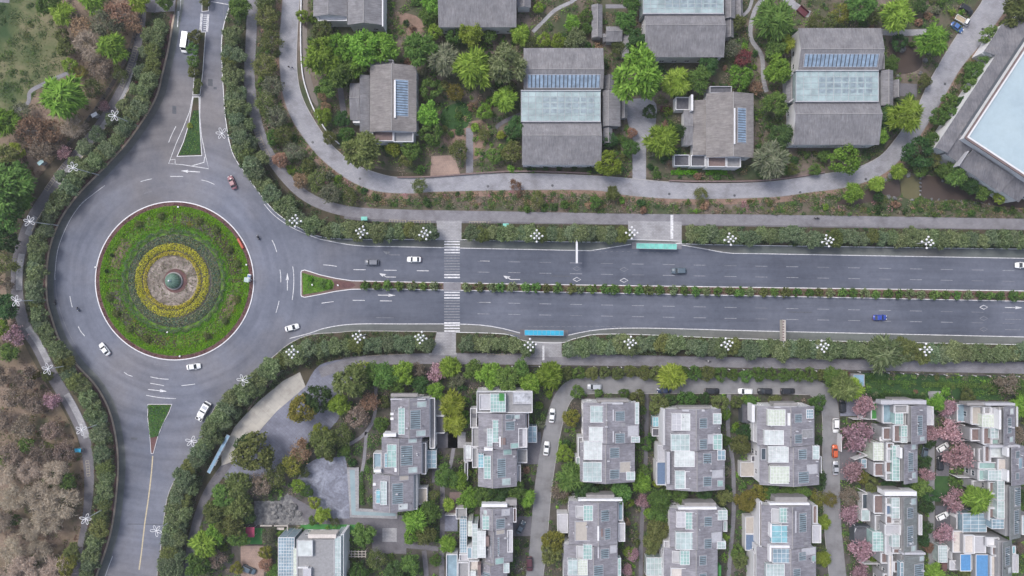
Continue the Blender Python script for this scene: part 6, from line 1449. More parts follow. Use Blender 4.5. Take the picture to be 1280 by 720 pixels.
# ---------------------------------------------------------------- lamps, shelters, signs, fences
def petal_lamp():
    e = thing('petal_lamp', 'x', 'street lamp'); m_ = MB(); m_.cyl((0, 0, 0), (0, 0, .9), .2, .17, 10); m_.cyl((0, 0, .9), (0, 0, 13), .17, .11, 8); m_.build('pole', 'metal', e)
    m_ = MB(); m_.cyl((0, 0, 12.7), (0, 0, 13.3), .28, .22, 10); m_.build('hub', 'lamp_white', e)
    for k in range(5):
        a = k * 2 * math.pi / 5 * .88 + .2; m_ = MB(); pts = []
        for i in range(15):
            t = 2 * math.pi * i / 14; u = .95 - .85 * math.cos(t); v = .42 * math.sin(t) * (0.55 + .45 * u / 1.8)
            pts.append((u * math.cos(a) - v * math.sin(a), u * math.sin(a) + v * math.cos(a), 13.1 + .25 * math.sin(u)))
        for p, q in zip(pts[:-1], pts[1:]): m_.cyl(p, q, .075, .075, 5, 0, False)
        m_.build('petal', 'lamp_white', e)
    return e
def globe_lamp():
    e = thing('globe_lamp', 'x', 'street lamp'); m_ = MB(); m_.cyl((0, 0, 0), (0, 0, 1), .22, .18, 10); m_.cyl((0, 0, 1), (0, 0, 10.6), .12, .08, 8); m_.build('pole', 'metal', e)
    for k in range(8):
        a = k * math.pi / 4; r_ = 1.75 if k % 2 == 0 else 1.05; z = 10.3 if k % 2 == 0 else 10.9
        m_ = MB(); m_.cyl((0, 0, z - .5), (r_ * math.cos(a), r_ * math.sin(a), z - .1), .045, .04, 5, 0, False); ar = m_.build('arm', 'metal', e)
        m_ = MB(); m_.sphere((r_ * math.cos(a), r_ * math.sin(a), z + .1), .36, .36, .36, 12, 8); m_.build('globe', 'lamp_white', ar, True)
    m_ = MB(); m_.sphere((0, 0, 11.1), .34); m_.build('top_globe', 'lamp_white', e, True)
    return e
PL, GL_ = petal_lamp(), globe_lamp(); kids(None)
ORD = ['first', 'second', 'third', 'fourth', 'fifth', 'sixth', 'seventh', 'eighth', 'ninth', 'tenth', 'eleventh', 'twelfth', 'thirteenth', 'fourteenth', 'fifteenth', 'sixteenth', 'seventeenth', 'eighteenth', 'nineteenth', 'twentieth']
LM = []
def lamps(proto, pts, zt, fmt, group, lmname):
    for i, (x, y) in enumerate(pts):
        cx, cy = U(x, y, zt); dup(proto, (cx, cy, .15), rnd.uniform(-.3, .3) if proto is GL_ else rnd.uniform(0, 6), fmt % ORD[i], group)
        LM.append((lmname % ORD[i], x, y))
lamps(PL, [(144, 145), (92, 210), (38, 277), (21, 376), (61, 461), (103, 537), (108, 648)], 13, 'tall petal-headed lamp, %s from the top along the left pavement', 'petal lamps around the roundabout', '%s left petal lamp')
lamps(PL, [(278, 167), (304, 475), (240, 551), (196, 663)], 13, 'petal-headed lamp right of the side roads, %s from the top', 'petal lamps around the roundabout', '%s right petal lamp')
lamps(GL_, [(369, 276), (452, 290), (531, 292), (671, 295), (790, 291), (913, 299), (1035, 301), (1160, 303)], 10.8, 'white multi-globe lamp above the avenue, %s from the left', 'globe lamps along the avenue', '%s upper avenue lamp')
lamps(GL_, [(365, 440), (448, 421), (526, 422), (663, 431), (788, 428), (909, 430), (1029, 433), (1158, 437)], 10.8, 'white multi-globe lamp below the avenue, %s from the left', 'globe lamps along the avenue', '%s lower avenue lamp')

def shelter(label, a, b_, wd, mat, zt=3.0, posts=5, platform=.15):
    m0 = ((a[0] + b_[0]) / 2, (a[1] + b_[1]) / 2); c0 = U(*m0); e = thing('bus_shelter', label, 'shelter', (*c0, 0)); ORG[e.name] = (*c0, 0)
    r_ = ribbon([a, b_], wd, False); P = [U(*p, zt) for p in r_]; m_ = MB(); m_.poly(P, zt - .15, zt, 0); m_.build('roof', mat, e)
    m_ = MB()
    pa, pb = Vector(U(*a, zt)), Vector(U(*b_, zt)); d = (pb - pa); nn = Vector((-d.y, d.x)).normalized(); n_ = 9
    for k in range(n_ + 1):
        p = pa + d * k / n_; m_.cyl((*(p + nn * wd * S / 2 * .98), zt + .02), (*(p - nn * wd * S / 2 * .98), zt + .02), .03, .03, 4, 0, False)
    for s_ in (-1, 1): m_.cyl((*(pa + nn * s_ * wd * S / 2), zt), (*(pb + nn * s_ * wd * S / 2), zt), .05, .05, 4, 0, False)
    m_.build('roof_trim', 'deck_pale', e)
    for k in range(posts):
        p = pa + d * (.05 + .9 * k / (posts - 1)) + nn * .25; m_ = MB(); m_.cyl((p.x, p.y, platform), (p.x, p.y, zt - .15), .06, .06, 8); m_.build('post', 'metal', e)
    for k in (.3, .7):
        p = pa + d * k + nn * .1; q = p + d.normalized() * 2.2; h_ = nn * .2; m_ = MB(); m_.prismq([tuple(p - h_), tuple(q - h_), tuple(q + h_), tuple(p + h_)], .55, .62)
        for t in (.1, .9): v = p + (q - p) * t; m_.cyl((v.x, v.y, platform), (v.x, v.y, .55), .05, .05, 6)
        m_.build('bench', 'metal', e)
    p = pa + d * .5 + nn * .3; q = p + d.normalized() * 1.8; h_ = nn * .06; m_ = MB(); m_.prismq([tuple(p - h_), tuple(q - h_), tuple(q + h_), tuple(p + h_)], .6, 2.3); m_.build('notice_panel', 'deck_pale', e)
shelter('long narrow teal bus shelter roof above the avenue', (795.5, 307.3), (846, 308.3), 6.8, 'teal_roof')
shelter('long narrow blue bus shelter roof below the avenue', (655.8, 415.8), (704.5, 416.4), 6.4, 'blue_roof')
shelter('long slanting steel blue shelter beside the cream ramp', (285.5, 544), (260.5, 591), 4.2, 'steel_roof')
m_ = MB(); u_ = U(706.5, 414.5, 2.4); e = thing('stop_sign', 'small bus stop sign at the right end of the blue shelter', 'sign', (*u_, 0)); ORG[e.name] = (*u_, 0)
m_.cyl((*u_, .15), (*u_, 2.6), .05, .05, 6); m_.build('post', 'metal', e); m_ = MB(); m_.box(u_[0] - .3, u_[1] - .04, 1.9, u_[0] + .3, u_[1] + .04, 2.6); m_.build('sign_board', 'metal_dark', e)
def gantry(label, base, tip, wd, z=6.2, col='deck_pale', red=False):
    b0 = U(*base, z); t0 = U(*tip, z); e = thing('road_sign', label, 'road sign', (*b0, 0)); ORG[e.name] = (*b0, 0)
    m_ = MB(); m_.cyl((*b0, .15), (*b0, z + .4), .16, .12, 10); m_.build('pole', 'metal', e)
    m_ = MB(); m_.cyl((*b0, z), (*t0, z), .1, .08, 8); m_.cyl((*b0, z - 1.4), (b0[0], lerp(b0[1], t0[1], .95), z - 1.2), .08, .06, 8); m_.build('arm', 'metal', e)
    m_ = MB(); y0, y1 = sorted((lerp(b0[1], t0[1], .2), t0[1])); m_.prismq([(b0[0] - wd, y0), (b0[0] + wd, y0), (b0[0] + wd, y1), (b0[0] - wd, y1)], z - 1.8, z + .55); m_.build('sign_panel', col, e)
    if red:
        m_ = MB()
        for k in range(8): yy = lerp(y0, y1, (k + .3) / 8.2); m_.box(b0[0] - wd - .02, yy, z + .55, b0[0] - wd + .3 + .2 * (k % 2), yy + .35, z + .58)
        m_.build('sign_marking', 'car_maroon', e)
gantry('thin white overhead sign arm across the upper avenue lanes', (721, 296), (721, 329), .24, col='lamp_white')
gantry('wider overhead sign with reddish marks across the lower avenue lanes', (979.5, 433), (981, 400), .5, col='deck_beige', red=True)
def fence(label, pts, h=1.4, post=7, mat='metal_dark', pm='metal_dark', wd=.05, name='fence'):
    P = [Vector(U(*p)) for p in smooth(pts, 5)]; e = thing(name, label, 'fence', (P[0].x, P[0].y, 0)); ORG[e.name] = (P[0].x, P[0].y, 0)
    m_ = MB()
    for a, b_ in zip(P[:-1], P[1:]):
        for z in (.25, h * .6, h - .05): m_.cyl((a.x, a.y, z), (b_.x, b_.y, z), wd, wd, 4, 0, False)
    m_.build('rail', mat, e); acc = 0; n_ = 0
    for a, b_ in zip(P[:-1], P[1:]):
        d = (b_ - a).length
        while acc < d and n_ < 90:
            p = a + (b_ - a) * (acc / d); m_ = MB(); m_.box(p.x - .14, p.y - .14, 0, p.x + .14, p.y + .14, h + .1); m_.build('post', pm, e); acc += post * S; n_ += 1
        acc -= d
fence('dark railing curving along the upper left pavement', [(183, -5), (176, 25), (165, 60), (150, 92), (132, 122), (112, 150), (95, 172), (75, 195)], 1.5, 14, wd=.1)
fence('dark railing with white posts below the lower avenue pavement, left part', [(640, 457.5), (700, 457.8), (800, 459), (900, 461)], 1.6, 17, pm='lamp_white')
fence('dark railing with white posts below the lower avenue pavement, right part', [(910, 461.2), (1060, 464), (1180, 468.5), (1270, 470)], 1.6, 18, pm='lamp_white')
fence('small white railing left of the first lower avenue townhouse hedge', [(484, 481), (500, 480.5), (545, 480.8)], 1.3, 3, 'deck_pale', 'deck_pale')
# walls as things
for pts, lab, mt, h in (([(497, 221.8), (540, 221), (640, 214.5), (738, 217)], 'low stone wall above the loop road, left part', 'deck_brown', .8), ([(836, 226), (880, 227), (960, 225.5), (1030, 215.5)], 'low stone wall above the loop road, right part', 'deck_brown', .8),
                    ([(354, 462), (330, 487), (310, 513)], 'short low wall along the cream ramp planting', 'deck_brown', .5)):
    m_ = MB(); P = smooth(pts, 4); a = [U(*p) for p in offset(P, .9)]; c_ = [U(*p) for p in offset(P, -.9)]; m_.poly(a + c_[::-1], 0, h); tag(m_.build('garden_wall', mt), lab, 'wall')
# villa yard bits: planter strip boxes under villa
MC = [(355, 104), (391, 178), (450, 223.5), (610, 233), (690.5, 232), (836.5, 242.5), (918, 244.5), (1000, 240.5), (1082, 224), (1181, 105), (1228, 36.5)]
m_ = MB(); m_.poly(circ(0, 0, .42, 20), 0, .012); m_.poly(circ(0, 0, .3, 16), .012, .02); mc = m_.build('manhole_cover', 'metal_dark')
for i, (x, y) in enumerate(MC):
    o = mc if i == 0 else mc.copy()
    if i: C.objects.link(o)
    o.location = (*U(x, y), .112); tag(o, 'round dark manhole cover on the loop road, %s from its upper left end' % ORD[i], 'manhole', 'manhole covers on the loop road')
# roundabout extras
def lbox(name, label, cat, x, y, ang, parts, z=.22):
    c0 = U(x, y); e = thing(name, label, cat, (*c0, z), math.radians(ang))
    for (nm, mt, bx) in parts:
        m_ = MB()
        for b_ in bx: m_.box(*b_)
        m_.build(nm, mt, e)
lbox('planter', 'long orange red planter box inside the right roundabout kerb', 'planter', 301.5, 304.5, -62, [('trough', 'red_paint', [(-1.8, -.35, 0, 1.8, -.25, .6), (-1.8, .25, 0, 1.8, .35, .6), (-1.8, -.25, 0, -1.7, .25, .6), (1.7, -.25, 0, 1.8, .25, .6)]), ('flowers', 'car_orange', [(-1.7 + .28 * k, -.22, .4, -1.5 + .28 * k, .22, .66) for k in range(12)])])
lbox('stall', 'small white and pale blue stall at the right roundabout kerb', 'stall', 312.5, 347.5, 80, [('counter', 'lamp_white', [(-1.2, -.5, .0, 1.2, .5, .9)]), ('canopy', 'glass_pale', [(-1.4, -.6, 2.1, .1, .9, 2.2)]), ('crate', 'car_blue2', [(.3, -.4, .9, .9, .3, 1.3)]), ('post', 'metal', [(-1.3, -.5, .9, -1.22, -.42, 2.1), (-.05, -.5, .9, .03, -.42, 2.1)])])
for i, (x, y, lab) in enumerate(((224, 259, 'top edge of the roundabout garden'), (121, 334, 'left edge of the roundabout garden'), (210.5, 415, 'lower hedge gap of the roundabout garden'), (226, 445, 'bottom edge of the roundabout garden'), (309, 331, 'right edge of the roundabout garden'), (391, 356, 'pointed green median tip'), (423, 356.5, 'red tip of the avenue median'))):
    lbox('garden_spotlight', 'small white spotlight at the ' + lab, 'light', x, y, 20 * i, [('lamp_head', 'lamp_white', [(-.25, -.2, .35, .25, .2, .65)]), ('stake', 'metal', [(-.04, -.04, 0, .04, .04, .35)])])
# booths and small street boxes
for (x, y, a, mt, lab) in ((102.5, 561, 0, 'blue_roof', 'small bright blue booth on the left pavement'), (123, 145.5, 30, 'lamp_white', 'small white booth beside the second left fence bend'), (56.5, 204.5, 40, 'glass_cyan', 'slim pale cyan kiosk beside the left woods'), (632.5, 282.5, 0, 'teal_roof', 'small teal kiosk on the upper pavement'), (457, 274, 0, 'teal_roof', 'tiny teal box on upper pavement beside the second lamp')):
    lbox('kiosk', lab, 'kiosk', x, y, a, [('cabinet', 'grey_wall', [(-.7, -.4, 0, .7, .4, 2.0)]), ('roof', mt, [(-1.0, -.6, 2.0, 1.0, .6, 2.15)])], .14)
# rocks
def rocks(pts, lab, n, sp, label, size=(.4, 1.1), z=.05):
    """countable boulders, each its own object"""
    for k, (x, y, r_) in enumerate(pts):
        m_ = MB(); m_.sphere((0, 0, 0), r_, r_ * rnd.uniform(.6, .9), r_ * .6, 7, 5)
        m_.v = [(v[0] * rnd.uniform(.8, 1.15), v[1] * rnd.uniform(.8, 1.15), v[2] * rnd.uniform(.7, 1.2)) for v in m_.v]
        o = m_.build('boulder', 'rock'); o.location = (*U(x, y), z + r_ * .2); o.rotation_euler = (0, 0, rnd.uniform(0, 6)); tag(o, 'x', 'rock', label); VEG.append((o, 'pale grey boulder', x, y))
R1 = [(rnd.uniform(338, 368), rnd.uniform(632, 650), rnd.uniform(.5, 1.1)) for _ in range(34)] + [(367, 633, 1.7), (352, 622, .9), (375, 642, 1.0)]
rocks(R1, '', 0, 0, 'boulders piled in the rock garden')
R2 = [(1150, 223.5 + 5 * k, .5) for k in range(5)] + [(1155 + 9 * k, 248 + .8 * k, rnd.uniform(.4, .7)) for k in range(10)] + [(1178 + 9 * k, 226 + 3.2 * k * .8, .5) for k in range(8)] + [(1112, 220, 1.1), (1105, 225, .9), (1135, 219, 1.0), (1110, 246, .9), (1118, 248, 1.0), (1140, 250, .7)]
rocks(R2, '', 0, 0, 'pale rocks edging the long pond')
rocks([(1127, 62, 1.3), (1160, 66, .8), (1156, 76, 1.0), (1150, 92, .9), (1146, 50, .8), (1133, 50, .7), (1122, 95, .7)], '', 0, 0, 'rocks around the top right pond')

# ---------------------------------------------------------------- planting
def along(pts, step):
    P = smooth(pts, 6); out = []; acc = step / 2
    for a, b_ in zip(P[:-1], P[1:]):
        d = math.hypot(b_[0] - a[0], b_[1] - a[1])
        while acc < d: t = acc / d; out.append((a[0] + (b_[0] - a[0]) * t, a[1] + (b_[1] - a[1]) * t)); acc += step
        acc -= d
    return out
def row(pts, step, r, jit, key='street', look='olive green verge tree', mat=None, group='street trees on the verges', every=None):
    for (x, y) in along(pts, step):
        mt = mat; lk = look
        q = rnd.random()
        if mat is None:
            if q < .4: mt, lk = 'leaf_streetb', 'grey green verge tree'
            elif q > .9: mt, lk = 'leaf_olive', 'yellowish verge tree'
        put(key, x + rnd.uniform(-2, 2), y + rnd.uniform(-jit, jit), r * rnd.uniform(.95, 1.3), lk, mt, group=group)
row([(382, 278), (400, 284), (430, 288), (470, 290), (540, 290.5)], 12.5, 11, 2.5)
row([(583, 291), (785, 292)], 12.5, 10.5, 3); row([(858, 294), (1290, 300.5)], 12.5, 10.5, 3)
row([(292, 35), (288, 70), (291, 110), (296, 150), (305, 185), (318, 212), (335, 236), (355, 258), (372, 272)], 12, 11.5, 4)
row([(300, 60), (300, 100), (306, 140), (315, 178), (330, 205)], 22, 9, 2)
row([(345, 454), (368, 444), (395, 436), (430, 431), (540, 429)], 12.5, 11, 2.5); row([(576, 429), (632, 431), (664, 436)], 12.5, 10, 2); row([(708, 435), (770, 431), (955, 436), (1290, 443)], 12.5, 11.5, 3)
row([(347, 452), (322, 474), (300, 494), (280, 512), (266, 535), (254, 560), (236, 590), (222, 620), (217, 650), (213, 690), (208, 730)], 13, 12, 3)
row([(330, 478), (300, 512), (278, 535), (262, 560)], 20, 9, 2); row([(240, 600), (230, 640), (224, 680), (218, 730)], 17, 10, 2)
row([(203, 25), (195, 60), (190, 95), (178, 125), (160, 155), (138, 182), (112, 208), (88, 232), (70, 258), (56, 285), (48, 315), (46, 350), (48, 385), (58, 415), (78, 445), (96, 475), (115, 505), (127, 540), (133, 580), (131, 630), (121, 670), (112, 705), (106, 735)], 12, 10.8, 4, mat=None)
row([(188, 30), (180, 70), (170, 110), (150, 140), (125, 165), (95, 200), (65, 240)], 24, 9, 2)
# palm-like large tree
put('willow', 1104, 440, 23, 'large palm-like tree on the lower verge', 'leaf_street', group='street trees on the verges'); put('willow', 1128, 436, 15, 'large feathery tree on the lower verge', 'leaf_olive')
# narrow upper-left median
for (x, y, r_) in ((257, 2, 7), (257, -9, 7), (245, 46, 10), (242, 61, 9), (242, 77, 9), (242, 90, 8), (248, 104, 6), (246, 113, 5)): put('round', x, y, r_, 'small tree in the upper left median', 'leaf_olive' if r_ != 9 else 'leaf_green')
put('ball', 237, 157, 4, 'yellow shrub on the upper splitter island', 'leaf_yellow')
# avenue median shrubs
for k, x in enumerate(np.arange(457, 1284, 14.2)):
    if 548 < x < 582: continue
    y = 357 + (x - 480) * .0166
    g_ = rnd.choice(['leaf_green', 'leaf_street', 'leaf_olive', 'leaf_green'])
    put('medshrub', x + rnd.uniform(-2, 2), y + rnd.uniform(-.6, .6), rnd.uniform(6, 7.6), {'leaf_green': 'green', 'leaf_street': 'dull green', 'leaf_olive': 'olive'}[g_] + ' median shrub', g_, group='shrubs along the avenue median')
cover('median_plants', MED, 230, ['leaf_red', 'leaf_brown', 'leaf_olive', 'leaf_green'], [3, 1, 2, 2], .25, (.3, .7), (.1, .4), 16, 'low reddish and green planting along the avenue median', 0, raster([(430, 352), (1300, 364), (1300, 377), (430, 361)]) & ~raster([(552, 340), (578, 340), (578, 380), (552, 380)])) if False else None
def strip_cover(name, x0, x1, f, hw, n, mats, leaf, label):
    x = RS.uniform(x0, x1, n); y = f(x) + RS.uniform(-hw, hw, n); ok = ~((x > 553) & (x < 577)); x, y = x[ok], y[ok]
    P = np.stack([(x - 640) * S, (360 - y) * S, .22 + RS.uniform(0, .3, len(x))], 1)
    me = quads_mesh(name, leaves(P, np.tile([0, 0, 1.], (len(x), 1)), leaf, 1.5, .5), mats, RS.randint(0, len(mats), len(x)))
    o = bpy.data.objects.new(name, me); C.objects.link(o); tag(o, label, 'planting', None, 'stuff')
strip_cover('median_planting', 450, 1290, lambda x: 356.8 + (x - 480) * .0166, 3.4, 9000, ['leaf_red', 'leaf_brown', 'leaf_olive', 'leaf_green'], .3, 'low reddish and green planting along the avenue median')
for (x, y, r_, mt, lk) in ((404, 355, 6, 'leaf_green', 'round green shrub on the median tip'), (410, 357, 5, 'leaf_bright', 'bright shrub on the median tip'), (388, 349, 4, 'leaf_lawn', 'small bright shrub on the median tip')): put('ball', x, y, r_, lk, mt)
def tufts(poly, dens, mats, label, leaf=.28, z=.21):
    M = raster(poly); ii = np.argwhere(M); n = int(len(ii) * S * S * dens); k = RS.randint(0, len(ii), n)
    px = ii[k, 1] + X0 + RS.rand(n); py = ii[k, 0] + Y0 + RS.rand(n)
    P = np.stack([(px - 640) * S, (360 - py) * S, z + RS.uniform(.02, .15, n)], 1)
    me = quads_mesh('grass', leaves(P, np.tile([0, 0, 1.], (n, 1)), leaf, 1.5, .6), mats, RS.randint(0, len(mats), n))
    o = bpy.data.objects.new('grass', me); C.objects.link(o); tag(o, label, 'grass', None, 'stuff')
tufts([(184.5, 506), (214, 506), (207, 523), (200, 538), (198, 545), (188, 547), (186, 530)], 14, ['leaf_green', 'leaf_dark', 'leaf_olive', 'leaf_lawn'], 'grass on the lower splitter island')
tufts([(243, 139), (248, 139), (248, 153), (250, 192), (225, 193), (233, 176)], 14, ['leaf_green', 'leaf_dark', 'leaf_bright', 'leaf_olive'], 'grass on the upper splitter island')
tufts([(378, 341), (400, 347), (415, 350), (418, 355), (416, 361), (400, 365), (379, 368)], 14, ['leaf_green', 'leaf_dark', 'leaf_lawn', 'leaf_olive'], 'grass on the avenue median tip')
# roundabout ball shrubs
for (x, y) in ((200.7, 270), (173, 280), (248, 276), (270, 287), (286, 312), (296, 329.5), (295, 374), (281, 401), (259, 420), (183, 424), (161, 411), (144.5, 392), (136, 372)):
    put('ball', x, y, 5.5, 'round olive ball shrub', 'leaf_olive', cat='shrub', group='ball shrubs in the roundabout beds')
for (x, y) in ((139.6, 319), (133, 339)): put('ball', x, y, 2.6, 'tiny dark conical shrub', 'leaf_dark', group=None, zs=2)
for _ in range(46):
    a = rnd.uniform(0, 2 * math.pi); r_ = rnd.uniform(68, 86)
    if abs(math.sin(2 * a)) < .12: continue
    put('shrub', RC[0] + r_ * math.cos(a), RC[1] + r_ * math.sin(a), rnd.uniform(2, 4), 'small roundabout bedding shrub', rnd.choice(['leaf_grey', 'leaf_olive', 'leaf_green', 'leaf_gold']), zs=.5)

